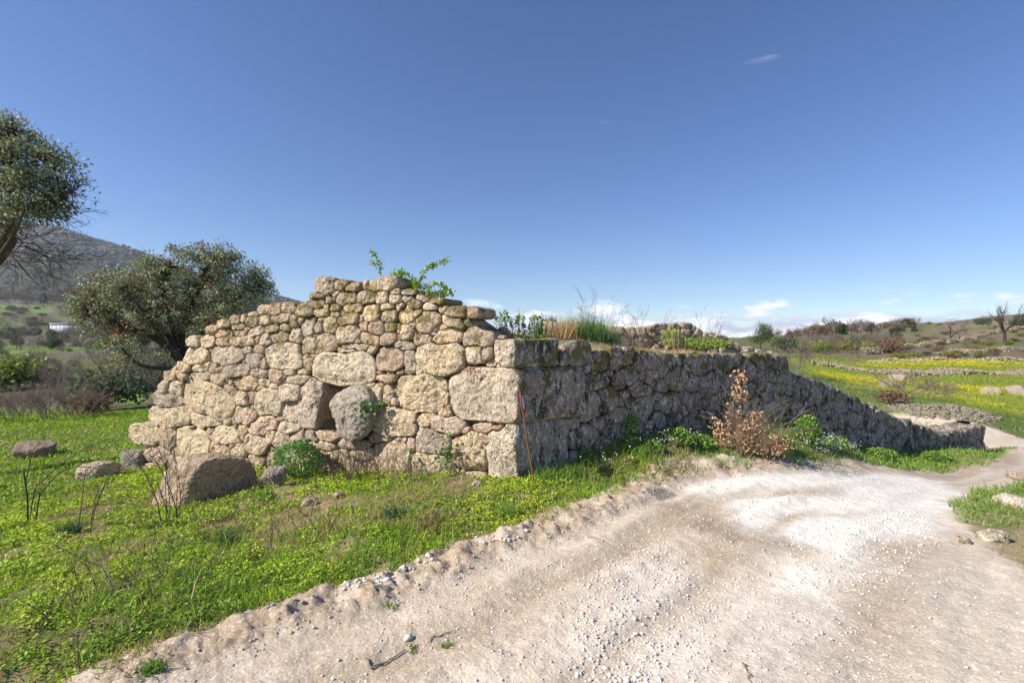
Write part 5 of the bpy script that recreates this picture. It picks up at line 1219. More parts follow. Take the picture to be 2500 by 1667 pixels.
for k_, (px, py, Y, h_, n_, lb) in enumerate([(1432, 800, 8.0, .55, 9, 'grey dead weed spray rising over the dense green clump'), (1486, 808, 8.4, .44, 8, 'grey dead weed spray right of the green clumps'), (1556, 812, 8.8, .46, 9, 'grey dead weed spray over the left part of the inner wall'), (1708, 816, 9.4, .42, 5, 'grey dead weed spray right of the tall reeds'), (1738, 818, 9.4, .34, 6, 'lower grey dead weed spray farthest right of the ruin top'), (1800, 852, 10.0, .30, 4, 'thin vine twig hanging over the right end of the inner wall'), (1628, 808, 9.0, .36, 2, 'thin dark stalk just left of the tall reeds')]):
    twigs('dry_weed', lb, F8(px, py, Y), n_, h_ + max(0., W8(px, py, Y)[2] - F8(px, py, Y)[2]), .12, 'greytwig', 'weed', seed=20 + k_, level=2, ratio=.36, rootr=.07, rad=.0035, kids=4)
tuft('dry_reed_clump', 'tall straight dry reeds standing on the inner wall', 'reeds', F8(1655, 822, 9.3), 40, .78, .10, .014, [(0.34, 0.26, 0.18), (0.28, 0.2, 0.14)], 'straw', seed=30, root=.06, lean=.03)
bush('ivy_patch', 'low bright green creeper patch over the inner wall rubble', 'ivy', W8(1715, 848, 9.5), (0, 0, .07, .62, .35, .10), 2300, .035, FRESH + DEEP[:1], 'leaf', 10, seed=31)
bush('ivy_patch', 'small green creeper below the tall reeds', 'ivy', W8(1640, 842, 9.4), (0, 0, .14, .20, .2, .16), 700, .035, FRESH + DEEP[:1], 'leaf', 6, seed=32)
gl = np.random.default_rng(49); nl_ = 3200; al_ = gl.uniform(.4, 4.9, nl_); bk_ = .38 + gl.random(nl_) ** 1.5 * 2.2; qx = C0[0] + al_ * dR[0] - bk_ * nR[0]; qy = C0[1] + al_ * dR[1] - bk_ * nR[1]
V, F = blades(np.zeros(3), nl_, .10, .9, .006, gl, .5, 0.0); V = V.reshape(nl_, 5, 3) + np.stack([qx, qy, fill_z(qx, qy)], -1)[:, None]
o = obj('dry_litter', V.reshape(-1, 3), F, M['straw'], None, col=vary(STRAW + [(0.3, 0.3, 0.12)], nl_, gl, .3, 5)); tag(o, 'dry straw and withered grass littering the earth behind the wall head', 'dry grass', kind='stuff')
# against the front of the gable
def Pw(px, py, off): u, z = PL.uv(px, py); return PL.world(u, z, off)
gb = hit(715, 1172); bush('green_bush', 'round fresh green leafy bush at the foot of the gable wall', 'bush', gb, (0, .12, .22, .29, .26, .25), 2600, .032, [(0.12, 0.26, 0.06), (0.15, 0.30, 0.07), (0.08, 0.19, 0.05), (0.19, 0.33, 0.09)], 'leaf', 16, .9, seed=33, shell=.6)
def twig_base(px, py, fwd=0.0):
    p_ = hit(px, py); return np.array([p_[0], p_[1] - fwd, p_[2] + 0.0])
twigs('twig_bush', 'dense dark bare twig bush fanning up beneath the leaning stone', twig_base(845, 1178), 48, .52, .30, seed=34, level=1, ratio=.5, rootr=.16, rad=.0045, lean=(-.2, 0))
twigs('twig_bush', 'smaller dark twig bush between the boulder and the green bush', twig_base(628, 1170), 22, .44, .32, seed=35, level=1, ratio=.5, rootr=.09, rad=.0035, lean=(-.35, 0))
twigs('twig_bush', 'dry brownish twig tangle against the foot of the wall right of the leaning stone', twig_base(905, 1165), 34, .42, .38, 'greytwig', seed=36, level=2, ratio=.5, rootr=.22, rad=.003)
twigs('twig_bush', 'fine dry brown weeds before the low middle stones of the wall', twig_base(1000, 1172), 40, .30, .5, 'greytwig', seed=37, level=2, ratio=.5, rootr=.28, rad=.0025)
twigs('twig_bush', 'thin dark stem bundle rising tall left of the boulder top', twig_base(418, 1285), 8, .86, .06, seed=38, level=2, ratio=.36, rootr=.04, rad=.0045, lean=(-.02, .05), kids=4)
PENNY = [(0.07, 0.14, 0.06), (0.10, 0.19, 0.07), (0.13, 0.22, 0.06)]
def wall_plant(label, px, py, rw, rh, n, ls, seed, cols=PENNY, off=.06):
    g = np.random.default_rng(seed); p_ = Pw(px, py, off); C = np.stack([g.normal(0, rw, n), g.normal(0, .035, n) - .03, g.normal(0, rh, n)], -1)
    V, F = leaves(C, np.stack([g.normal(0, 1, n), g.normal(-.4, .4, n), g.normal(0, 1, n)], -1), ls * g.uniform(.6, 1.3, n), ls * g.uniform(.8, 1.1, n), g)
    o = obj('pennywort', V, F, M['leaf'], None, col=vary(cols, n, g, .3)); o.location = tuple(p_); tag(o, label, 'plant')
wall_plant('round-leaved pennywort hanging in the joint right of the leaning stone', 912, 992, .055, .06, 70, .05, 41, off=.12)
wall_plant('pennywort tuft in the joint above the wide stone right of the opening', 938, 986, .03, .025, 26, .05, 42)
wall_plant('dark green ivy sprig at the wall foot left of the split quoin', 1098, 1108, .06, .10, 90, .045, 43, DEEP)
wall_plant('small green leaf tuft between wall base stones', 1010, 1105, .02, .04, 22, .035, 44)
wall_plant('reddish succulent patch above the big corner stone', 1150, 898, .07, .02, 90, .02, 45, [(0.16, 0.05, 0.045), (0.22, 0.08, 0.06)], .04)
wall_plant('little red succulent between the two large face stones', 1093, 991, .022, .02, 24, .022, 46, [(0.18, 0.04, 0.05), (0.22, 0.08, 0.06)], .04)
wall_plant('little red succulent at the lower left of the corner stone', 1227, 1032, .022, .02, 24, .022, 47, [(0.18, 0.04, 0.05), (0.22, 0.08, 0.06)], .04)
# dead brown bush against the long wall
db = hit(1822, 1122); db = np.array([db[0], db[1] + .15, db[2]])
deadroot = empty('dead_bush', tuple(db)); tag(deadroot, 'withered orange-brown bush leaning out from the long shaded wall', 'bush')
g = np.random.default_rng(50)
for (dx_, dy_, dz_, rx_, rz_, n_) in [(-.04, .05, .58, .11, .16, 200), (.10, -.02, .38, .20, .16, 420), (-.20, .10, .30, .18, .20, 300), (.34, -.10, .22, .26, .16, 620), (.22, -.05, .46, .16, .16, 320), (.10, 0, .16, .26, .14, 420), (-.20, .08, .14, .16, .12, 240), (.20, 0, .60, .09, .08, 110), (-.26, .06, .48, .08, .08, 70), (.46, -.12, .20, .10, .06, 90)]:
    n_ = int(n_ * .6); d_ = unit(g.normal(size=(n_, 3))); C = np.array([dx_ + g.normal(0, .03), dy_, dz_ * .92]) + d_ * np.array([rx_, rx_ * .8, rz_]) * g.uniform(.2, 1.1, (n_, 1)); C[:, 2] = np.maximum(C[:, 2], .02)
    V, F = leaves(C, g.normal(size=C.shape) + [0, 0, -.3], .05 * g.uniform(.6, 1.3, n_), .026, g); lc_ = obj('leaf_cluster', V, F, M['dry'], deadroot, col=vary([(0.46, 0.31, 0.19), (0.40, 0.26, 0.16), (0.52, 0.37, 0.24), (0.30, 0.18, 0.11)], n_, g)); lc_['kind'] = 'stuff'
g = np.random.default_rng(51); mb = MB()
for _ in range(26): grow(mb, np.array([g.normal(0, .08), g.normal(0, .06), 0]), np.array([g.uniform(-.5, .8), g.uniform(-.4, .2), 1.0]), g.uniform(.5, .85), .006, 2, g, .5, 3, .5, 0, (4, 3, 3), .4, None, .0015)
mb.build('branches', M['greytwig'], deadroot, col=False)
spire = MB(); C = np.stack([g.normal(-.02, .05, 130), g.normal(0, .04, 130), g.uniform(.7, 1.12, 130)], -1); V, F = leaves(C, g.normal(size=C.shape), .045, .025, g)
obj('top_shoot', V, F, M['dry'], deadroot, col=vary([(0.52, 0.31, 0.15), (0.58, 0.37, 0.2)], 130, g))
# herbs along the foot of the long wall
for k_, (px, py, rx, rz, lb) in enumerate([(1528, 1058, .16, .24, 'tall green herb climbing the long wall right of the corner'), (1655, 1075, .20, .16, 'leafy green herb mound at the middle of the long wall foot'), (1712, 1082, .18, .12, 'low green herb left of the dead bush'), (1590, 1092, .16, .10, 'low bright herb tuft between the two wall herbs'), (1975, 1075, .20, .32, 'green creeper climbing the low wall right of the dead bush'), (2042, 1085, .22, .14, 'leafy mound under the low wall among white flowers'), (2150, 1108, .3, .13, 'green herb mound before the low end of the sloping wall'), (2290, 1112, .28, .12, 'green herb at the foot of the rounded wall end'), (1430, 1118, .10, .12, 'small green herb near the sign foot'), (1908, 1088, .18, .16, 'dark green herb just right of the dead bush')]):
    p_ = hit(px, py + 12); bush('herb', lb, 'herb', p_, (0, .04, rz * .6, rx, rx * .7, rz * .75), int(900 * (rx / .2) ** 2 * max(1, rz / .15)), .034, DEEP + FRESH[:2], 'leaf', 8, .7, seed=60 + k_)
# loose tufts of coarse grass
for k_, (px, py, n_, h_, lb) in enumerate([(1238, 1262, 150, .17, 'bright coarse grass tuft near the track edge below the corner'), (1330, 1172, 170, .22, 'grass tuft at the foot of the sign stake'), (650, 1215, 90, .16, 'grass tuft beside the small upright rock'), (957, 1262, 160, .15, 'bluish green weed clump in the middle of the meadow'), (1395, 1160, 150, .2, 'grass tuft in shade right of the sign'), (1560, 1112, 140, .18, 'long grass tuft beside the shaded wall foot'), (175, 1300, 200, .12, 'dark green broom seedling among burnt stems'), (470, 1415, 120, .10, 'low grass tuft left of centre in the meadow'), (548, 1325, 150, .12, 'bluish broom seedling in the left meadow'), (965, 1392, 70, .07, 'little green tuft on the gravel heap by the track'), (1090, 1580, 30, .04, 'tiny green sprout pair on the track'), (1008, 1585, 26, .035, 'tiny pale sprout beside a stick on the track'), (955, 1482, 30, .05, 'tiny grass sprout at the inner foot of the earth bank'), (370, 1640, 120, .08, 'small green weed on the earth bank at the bottom left')]):
    tuft('grass_tuft', lb, 'grass', hit(px, py), n_, h_, .42, .006, [(0.09, 0.2, 0.03), (0.14, 0.24, 0.04), (0.2, 0.27, 0.06)] if 'blu' not in lb and 'broom' not in lb else [(0.05, 0.12, 0.05), (0.08, 0.15, 0.07)], seed=90 + k_, root=h_ * .35)
tuft('dry_grass_clump', 'brown withered weed cushion in the middle of the meadow', 'grass', hit(1055, 1282), 260, .16, .7, .005, [(0.2, 0.13, 0.08), (0.28, 0.19, 0.11)], 'straw', seed=120, root=.10)
# burnt stems in the left foreground
def cane(label, pts, r0, r1, seed, side=0, mat='twig'):
    """one arching cane traced from its root; pts are (px, py, depth)"""
    g = np.random.default_rng(seed); P = np.array([at_depth(*p_) for p_ in pts]); d_ = np.concatenate([[0], np.cumsum(np.linalg.norm(np.diff(P, axis=0), axis=1))]); tt = np.linspace(0, d_[-1], 16)
    Q = np.stack([np.interp(tt, d_, P[:, k_]) for k_ in range(3)], -1)
    for _ in range(2): Q[1:-1] = (Q[:-2] + 2 * Q[1:-1] + Q[2:]) / 4
    gz = ground_z(Q[0][0], Q[0][1]); Q[0, 2] = min(Q[0, 2], gz) - .02
    mb = MB(); mb.tube(Q, np.linspace(r0, r1, 16) * .62, 6)
    for _ in range(side):
        j = g.integers(3, 14); grow(mb, Q[j], unit(Q[j + 1] - Q[j]) + g.normal(0, .6, 3) + np.array([0, 0, .4]), g.uniform(.12, .4), r1 * .7, 1, g, .5, 3, .5, .1, (4, 3, 3), .35, None, .001)
    root = empty('dead_cane', tuple(Q[0])); tag(root, label, 'cane'); mb.build('stem', M[mat], root, Q[0], col=False)
cane('long bare cane arching up to the left end of the gable wall', [(70, 1205, 5.2), (150, 1130, 5.4), (220, 1085, 5.5), (320, 1056, 5.7)], .010, .004, 1, 4)
cane('low dead cane arching over the tan half-buried rock', [(85, 1220, 5.0), (145, 1150, 5.1), (190, 1136, 5.15), (240, 1142, 5.2), (272, 1160, 5.2), (262, 1190, 5.2)], .011, .004, 2, 6)
cane('slanting dead cane running from the grass to the leaning slab', [(225, 1260, 4.8), (262, 1165, 5.0), (300, 1145, 5.2), (345, 1110, 5.4)], .009, .006, 3, 5)
cane('short thick burnt stump stick at the left meadow', [(68, 1225, 5.0), (62, 1180, 5.0), (58, 1152, 5.0)], .013, .010, 4, 1)
cane('dead forked cane standing in front of the tan half-buried rock', [(188, 1310, 4.4), (198, 1240, 4.45), (206, 1170, 4.5), (212, 1125, 4.55)], .008, .003, 5, 5)
cane('thin burnt cane with side twigs left of the tall stem bundle', [(222, 1325, 4.3), (222, 1270, 4.3), (232, 1215, 4.35), (262, 1150, 4.4)], .007, .002, 6, 6)
cane('burnt cane leaning right below the boulder', [(600, 1335, 4.2), (575, 1270, 4.25), (552, 1215, 4.3)], .007, .002, 7, 5)
cane('pale dead stalk bent over in the lower left meadow', [(284, 1512, 2.9), (275, 1440, 2.95), (258, 1395, 3.0), (205, 1335, 3.05)], .010, .004, 8, 3, 'greytwig')
g7 = np.random.default_rng(70)
spots = [(20, 1330), (335, 1245), (160, 1262), (120, 1290), (100, 1215), (30, 1255), (440, 1330), (470, 1305), (500, 1322), (545, 1300), (330, 1300), (385, 1322), (410, 1325), (300, 1330), (160, 1375), (250, 1360), (700, 1285), (735, 1290), (790, 1300), (860, 1295), (815, 1310), (195, 1640), (15, 1200), (45, 1190), (95, 1180), (120, 1200)] + [(60, 1420), (90, 1500), (230, 1450), (330, 1410), (400, 1400), (520, 1390), (610, 1370), (680, 1340), (620, 1400), (40, 1560), (150, 1530), (360, 1480), (450, 1460), (560, 1440), (900, 1330), (980, 1330), (1120, 1240), (1180, 1225)]
for k_, (px, py) in enumerate(spots):
    twigs('burnt_weed', 'thin burnt weed sprig sticking out of the meadow grass', twig_base(px, py), g7.integers(1, 4), g7.uniform(.18, .42), .28, seed=200 + k_, group='burnt weeds in the meadow', level=1, ratio=.5, rootr=.02, rad=.0028, kids=3)
# sticks on the track
def stick(label, a, b, r_, seed):
    p0, p1 = hit(*a), hit(*b); g = np.random.default_rng(seed); Q = np.linspace(p0, p1, 9) + g.normal(0, .006, (9, 3)); Q[:, 2] = [ground_z(q[0], q[1]) + r_ * .8 + .004 for q in Q]
    mb = MB(); mb.tube(Q, np.linspace(r_, r_ * .5, 9) * .8, 5); o = mb.build('stick', M['palebark'], None, p0, col=False); o.location = tuple(p0); tag(o, label, 'stick')
stick('long dry stick lying on the track at the bottom', (905, 1638), (1000, 1585), .007, 1); stick('short pale stick stub beside the long dry stick', (897, 1612), (908, 1636), .007, 2); stick('thin stick on the track right of the long dry stick', (1045, 1562), (1110, 1540), .004, 3)
stick('twig on the bare track at the bottom centre right', (1815, 1620), (1830, 1667), .005, 4); stick('thin twig near the gravel on the inner track', (1420, 1240), (1520, 1262), .005, 5); stick('curved straw on the left of the track', (1432, 1310), (1500, 1335), .004, 6)
# ------------------------------------------------------------------ far trees, shrubs, walls, warehouse
def proto_bare(h, seed, mat='greytwig', level=3, spread=.55, trunk=.3, rad=None):
    g = np.random.default_rng(seed); mb = MB(); rad = rad or h * .022
    n_ = 1 if trunk > 0 else 6
    if trunk > 0:
        P = bend(np.zeros(3) + [0, 0, -.1], np.array([g.normal(0, .08), 0, 1]), h * trunk, 5, .15, .1, g); mb.tube(P, np.linspace(rad * 1.3, rad, 5), 7)
        for _ in range(5): grow(mb, P[-1], np.array([g.normal(0, .55), g.normal(0, .55), 1.0]), h * (1 - trunk) * .62, rad * .7, level, g, spread, 3, .62, .25, (5, 4, 3, 3), .35, None, h * .0022)
    else:
        for _ in range(9): grow(mb, np.array([g.normal(0, h * .08), g.normal(0, h * .08), -.05]), np.array([g.normal(0, .5), g.normal(0, .5), 1.0]), h * .72, rad * .5, level, g, spread, 3, .6, .2, (4, 3, 3, 3), .3, None, h * .0025)
    quads = [f for f in mb.F]; return mesh('branches', np.concatenate(mb.V), [np.concatenate(quads)], M[mat])
def proto_leafy(rx, rz, seed, cols, n=900, ls=.25, mat='leaf', zc=None, lumps=7):
    g = np.random.default_rng(seed); zc = rz if zc is None else zc
    C = []
    cl = unit(g.normal(size=(lumps, 3))) * np.array([rx, rx, rz]) * .6; cl[:, 2] = np.abs(cl[:, 2]) * .8 - rz * .2
    cl[0] = 0
    for k_ in range(lumps):
        m_ = n // lumps; d_ = unit(g.normal(size=(m_, 3))); C.append(cl[k_] + d_ * np.array([rx, rx, rz]) * .55 * g.uniform(.55, 1.05, (m_, 1)))
    C = np.concatenate(C); C[:, 2] += zc * .72; C[:, 2] = np.maximum(C[:, 2], 0)
    V, F = leaves(C, g.normal(size=C.shape) + np.array([0, 0, .3]), ls * g.uniform(.6, 1.3, len(C)), ls * .7, g)
    return mesh('crown', V, F, M[mat], vary(cols, len(C), g, .3))
def proto_trunk(h, r_, seed):
    g = np.random.default_rng(seed); mb = MB(); P = bend(np.array([0, 0, -.2]), np.array([g.normal(0, .12), 0, 1]), h, 6, .2, .1, g); mb.tube(P, np.linspace(r_, r_ * .5, 6), 6)
    for _ in range(4): grow(mb, P[3 + _ % 3], np.array([g.normal(0, .8), g.normal(0, .8), .8]), h * .6, r_ * .4, 1, g, .6, 2, .6, .2, (4, 3), .3, None, r_ * .1)
    return mesh('trunk', np.concatenate(mb.V), [np.concatenate(mb.F)], M['bark'])
GREYG = [(0.085, 0.11, 0.06), (0.11, 0.13, 0.075), (0.07, 0.09, 0.05)]; YG = [(0.17, 0.22, 0.04), (0.14, 0.19, 0.035), (0.21, 0.24, 0.05)]; BROOM = [(0.13, 0.15, 0.03), (0.2, 0.19, 0.03), (0.10, 0.12, 0.03), (0.26, 0.22, 0.03)]
DARK = [(0.03, 0.05, 0.025), (0.045, 0.065, 0.03), (0.06, 0.08, 0.035)]; RUST = [(0.15, 0.095, 0.06), (0.19, 0.12, 0.075), (0.12, 0.08, 0.055)]
BURNT = [proto_bare(1.0, 315, 'twig', 3, .42, .35, .034)]
BARE = [proto_bare(1.0, 300 + k_, 'greytwig', 3) for k_ in range(4)]; BUSHB = [proto_bare(1.0, 320 + k_, 'greytwig', 3, .5, 0) for k_ in range(3)]
PALEB = [proto_bare(1.0, 330 + k_, 'palebark', 3, .5, .15) for k_ in range(2)]
L_GREY = [proto_leafy(.5, .42, 340 + k_, GREYG, 1100, .07) for k_ in range(3)]; L_YG = [proto_leafy(.5, .45, 350 + k_, YG, 1000, .075) for k_ in range(3)]; L_BR = [proto_leafy(.55, .40, 360 + k_, BROOM, 1000, .075) for k_ in range(3)]
L_DK = [proto_leafy(.33, .5, 370 + k_, DARK, 1000, .08, 'oak_leaf') for k_ in range(3)]; L_RU = [proto_leafy(.5, .42, 380 + k_, RUST, 1000, .07, 'dry') for k_ in range(3)]
TRK = [proto_trunk(.55, .03, 390 + k_) for k_ in range(3)]
gt = np.random.default_rng(400)
def plant(name, label, cat, group, px, py, Y, size, kind, wide=1.0):
    x_, y_, _ = at_depth(px, py, Y)
    z_ = ground_z(x_, y_); root = empty(name, (x_, y_, z_), gt.uniform(0, 6.28)); root.scale = (size * wide, size * wide, size); tag(root, label, cat, group)
    k_ = gt.integers(0, 12)
    if kind in ('burnt', 'bare', 'bushb', 'pale'):
        src = {'burnt': BURNT, 'bare': BARE, 'bushb': BUSHB, 'pale': PALEB}[kind]; link('branches', src[k_ % len(src)], root)
    else:
        src = {'grey': L_GREY, 'yg': L_YG, 'broom': L_BR, 'dark': L_DK, 'rust': L_RU}[kind]; link('trunk', TRK[k_ % 3], root); link('crown', src[k_ % 3], root)
    return root
def depth_at(px, py): return march(px, py)[1]
# left valley, near to far
GV = 'in the valley left of the ruin'
for (px, py, s_, kd, nm, lb) in [(262, 1008, 2.9, 'grey', 'olive_tree', 'small grey-green olive tree left of the gable below the oak'), ]:
    Y = 21.0; plant(nm, lb, 'tree', None, px, py, Y, s_, kd, 1.1)
near_l = [(30, 1040, 15.5, 1.0, 'bushb'), (120, 1040, 16, 1.2, 'bushb'), (190, 1038, 17, 1.3, 'bushb'), (232, 1030, 18, 1.5, 'rust'), (-40, 1045, 15, 1.2, 'bushb'), (70, 1036, 17.5, 1.1, 'bushb'), (155, 1025, 19, 1.5, 'bushb'), (205, 1012, 22, 1.9, 'bushb'), (20, 1022, 19, 1.2, 'bushb'), (340, 985, 28, 2.0, 'bushb'), (100, 1015, 20.5, 1.4, 'bushb'), (180, 990, 26, 2.2, 'bushb'), (330, 965, 34, 2.8, 'bushb')]
for t_ in near_l: plant('bare_shrub', 'brown leafless shrub in the hedge below the left meadow', 'shrub', 'leafless hedge shrubs left', *t_)
for t_ in []: plant('bare_shrub', 'brown leafless shrub in the hedge below the left meadow', 'shrub', 'leafless hedge shrubs left', *t_)
for (px, py, Y, s_) in [(40, 960, 34, 3.6), (-30, 965, 33, 3.6), (85, 955, 36, 2.6)]: plant('green_shrub', 'yellow-green leafy shrub beyond the hedge at the left edge', 'shrub', 'yellow-green shrubs left', px, py, Y, s_, 'yg', 1.3)
for _ in range(85):
    py = gt.uniform(846, 965); px = gt.uniform(-30, 440); Y = depth_at(px, py); kd = gt.choice(['bare', 'bushb', 'bushb', 'yg', 'grey', 'yg', 'pale'])
    sz = gt.uniform(1.6, 4.2) * (1.25 if kd == 'bare' else .8) * min(1.0, Y / 60 + .35)
    lab = {'bare': ('bare_tree', 'bare grey-brown tree standing on the left valley terraces', 'tree', 'bare trees in the left valley'), 'bushb': ('bare_shrub', 'bare brown scrub bush on the left valley terraces', 'shrub', 'bare scrub in the left valley'), 'pale': ('bare_tree', 'pale leafless sapling on the left valley terraces', 'tree', 'pale saplings in the left valley'), 'yg': ('green_shrub', 'fresh yellow-green bush on the left valley terraces', 'shrub', 'green bushes in the left valley'), 'grey': ('green_shrub', 'grey-green bush on the left valley terraces', 'shrub', 'grey-green bushes in the left valley')}[kd]
    plant(*lab, px, py, Y, sz, kd)
for _ in range(80):
    py = gt.uniform(806, 858); px = gt.uniform(-40, 470); Y = depth_at(px, py); kd = gt.choice(['bare', 'bushb', 'yg', 'grey', 'dark', 'bushb'])
    lab = {'bare': ('bare_tree', 'distant bare tree on the far side of the left valley', 'tree', 'distant bare trees left'), 'bushb': ('bare_shrub', 'distant brown scrub on the far side of the left valley', 'shrub', 'distant brown scrub left'), 'yg': ('green_shrub', 'distant bright green bush on the far side of the left valley', 'shrub', 'distant green bushes left'), 'grey': ('green_shrub', 'distant dull green bush on the far side of the left valley', 'shrub', 'distant dull bushes left'), 'dark': ('evergreen_tree', 'distant dark evergreen on the far side of the left valley', 'tree', 'distant evergreens left')}[kd]
    plant(*lab, px, py, Y, gt.uniform(4, 8), kd)
for _ in range(60):
    px = gt.uniform(-40, 300); py = gt.choice([757, 771, 785, 797]) + gt.normal(0, 3.0); Y = depth_at(px, py); kd = gt.choice(['bare', 'bushb', 'grey', 'grey', 'rust'])
    lab = {'bare': ('bare_tree', 'bare tree on the far green terraces below the mountain', 'tree', 'terrace bare trees left'), 'bushb': ('bare_shrub', 'brown hedge bush on the far green terraces below the mountain', 'shrub', 'terrace brown bushes left'), 'rust': ('brown_shrub', 'rusty bush on the far green terraces below the mountain', 'shrub', 'terrace rusty bushes left'), 'grey': ('green_shrub', 'grey-green hedge bush on the far green terraces below the mountain', 'shrub', 'terrace grey bushes left')}[kd]
    plant(*lab, px, py, Y, gt.uniform(4, 8.5), kd, 1.3)
# warehouse with dark conifers before it
M['shed'] = plain_material('pale_metal_cladding', (0.46, 0.50, 0.57), 0.6, .05, .6, .1); M['shed_roof'] = plain_material('shed_roof', (0.45, 0.47, 0.52), .6, .05, .6, .1)
YW = depth_at(150, 818); w0 = np.array(at_depth(122, 0, YW)); w1 = np.array(at_depth(212, 0, YW + 6)); zbq = min(ground_z(at_depth(px, 0, YW)[0], YW) for px in (122, 150, 180, 212)) - .3; zt = zbq + 6.8
wr = empty('warehouse', (w0[0], w0[1], zbq)); tag(wr, 'long pale warehouse in the valley behind the oak', 'warehouse')
def box(name, p0, p1, mat, parent, origin):
    (x0, y0, z0), (x1, y1, z1) = p0, p1; V = np.array([(x0, y0, z0), (x1, y0, z0), (x1, y1, z0), (x0, y1, z0), (x0, y0, z1), (x1, y0, z1), (x1, y1, z1), (x0, y1, z1)], float)
    return obj(name, V - origin, np.array([(0, 3, 2, 1), (4, 5, 6, 7), (0, 1, 5, 4), (1, 2, 6, 5), (2, 3, 7, 6), (3, 0, 4, 7)]), mat, parent)
WO = np.array([w0[0], w0[1], zbq])
box('wall', (w0[0], YW, zbq), (w1[0], YW + 22, zt - .5), M['shed'], wr, WO); box('roof', (w0[0] - .3, YW - .3, zt - .5), (w1[0] + .3, YW + 22.3, zt), M['shed_roof'], wr, WO)
for k_ in range(7): xx_ = w0[0] + (k_ + .5) * (w1[0] - w0[0]) / 7; box('rib', (xx_ - .08, YW - .06, zbq), (xx_ + .08, YW - .001, zt - .5), M['shed_roof'], wr, WO)
for k_, px in enumerate([20, 38, 55, 66, 78, 92, 140, 152, 166, 178, 186]):
    plant('conifer', 'dark conifer in the row by the pale warehouse', 'tree', 'conifers by the warehouse', px, 818, YW - 8 + gt.uniform(-6, 2) + (0 if px > 100 else 12), gt.uniform(2.6, 3.8) if px > 100 else gt.uniform(5, 8), 'dark')
# wood at the foot of the mountain: reads as one grey mass
V_, F_ = [], []
gw_ = np.random.default_rng(410); n_w = 900
pw = []
for _ in range(n_w):
    X_ = gw_.uniform(-860, -260); Y_ = gw_.uniform(560, 800); pw.append((X_, Y_))
pw = np.array(pw)
from mathutils.bvhtree import BVHTree
zz_ = H(pw[:, 0], pw[:, 1])
bvh = BVHTree.FromPolygons([tuple(v) for v in mV], [tuple(int(a) for a in q) for q in mq])
for k_ in range(n_w):
    h_ = bvh.ray_cast(Vector((pw[k_, 0], pw[k_, 1], 900)), Vector((0, 0, -1)))
    if h_[0] is not None: zz_[k_] = max(zz_[k_], h_[0].z)
CC_, DD_ = [], []
for k_ in range(n_w):
    m_ = 70; sz = gw_.uniform(4, 7.5); d_ = unit(gw_.normal(size=(m_, 3))); CC_.append(np.array([pw[k_, 0], pw[k_, 1], zz_[k_] + sz * .7]) + d_ * sz * np.array([.75, .75, .8]) * gw_.uniform(.6, 1, (m_, 1))); DD_.append(d_)
CC_ = np.concatenate(CC_); DD_ = np.concatenate(DD_); V_, F_ = leaves(CC_, DD_ + gw_.normal(0, .6, DD_.shape), gw_.uniform(1.0, 2.2, len(CC_)), gw_.uniform(.5, 1.1, len(CC_)), gw_)
tree_c = np.array([(0.105, 0.088, 0.078), (0.125, 0.105, 0.09), (0.09, 0.085, 0.07), (0.10, 0.115, 0.06)])[gw_.integers(0, 4, n_w)]
o = obj('woodland', V_, F_, M['dry'], col=np.repeat(tree_c, 280, 0) * gw_.uniform(.75, 1.2, (len(V_) // 4, 1)).repeat(4, 0)); tag(o, 'far leafless wood along the foot of the mountain', 'woodland', kind='stuff')

# right side: pine, wood, scrub, bare trees
def pine(px, py, Y, h, label):
    x_, y_, _ = at_depth(px, py, Y); z_ = ground_z(x_, y_); g = np.random.default_rng(430); root = empty('pine_tree', (x_, y_, z_)); tag(root, label, 'tree')
    mb = MB(); P = bend(np.array([0, 0, -.2]), np.array([.03, 0, 1]), h * .9, 8, .08, .1, g); mb.tube(P, np.linspace(h * .03, h * .008, 8), 7)
    C = []
    for _ in range(46):
        t_ = g.uniform(.3, 1.0); q = np.array([np.interp(t_, np.linspace(0, 1, 8), P[:, k_]) for k_ in range(3)]); d_ = unit(np.array([g.normal(), g.normal(), .35])); ln = h * .36 * (1.1 - t_ * .75) * g.uniform(.5, 1.1); e = q + d_ * ln
        mb.tube(np.array([q, (q + e) / 2 + [0, 0, -.05], e]), [h * .008, h * .005, h * .002], 4); m_ = 60
        C.append(e + g.normal(0, 1, (m_, 3)) * np.array([.075, .075, .05]) * h)
    C = np.concatenate(C); V, F = leaves(C, g.normal(size=C.shape) + [0, 0, .6], h * .05, h * .02, g)
    mb.build('trunk', M['bark'], root, col=False); obj('crown', V, F, M['oak_leaf'], root, col=vary([(0.045, 0.075, 0.03), (0.06, 0.095, 0.035), (0.09, 0.11, 0.045)], len(C), g, .3))
pine(1855, 856, 58, 3.6, 'lone round-topped pine beyond the right end of the ruin')
for _ in range(90):
    px = gt.uniform(1880, 2240); Y = gt.uniform(170, 225); kd = gt.choice(['dark', 'bare', 'bare', 'rust', 'bare'])
    lab = {'dark': ('evergreen_tree', 'dark evergreen in the wood on the right horizon', 'tree', 'horizon evergreens right'), 'bare': ('bare_tree', 'bare tree in the wood on the right horizon', 'tree', 'horizon bare trees right'), 'rust': ('bare_shrub', 'rusty brown tree in the wood on the right horizon', 'tree', 'horizon rusty trees right')}[kd]
    plant(*lab, px, 815, Y, gt.uniform(4.5, 8.0) * (1 - .4 * abs(px - 2040) / 200), kd, 1.1)
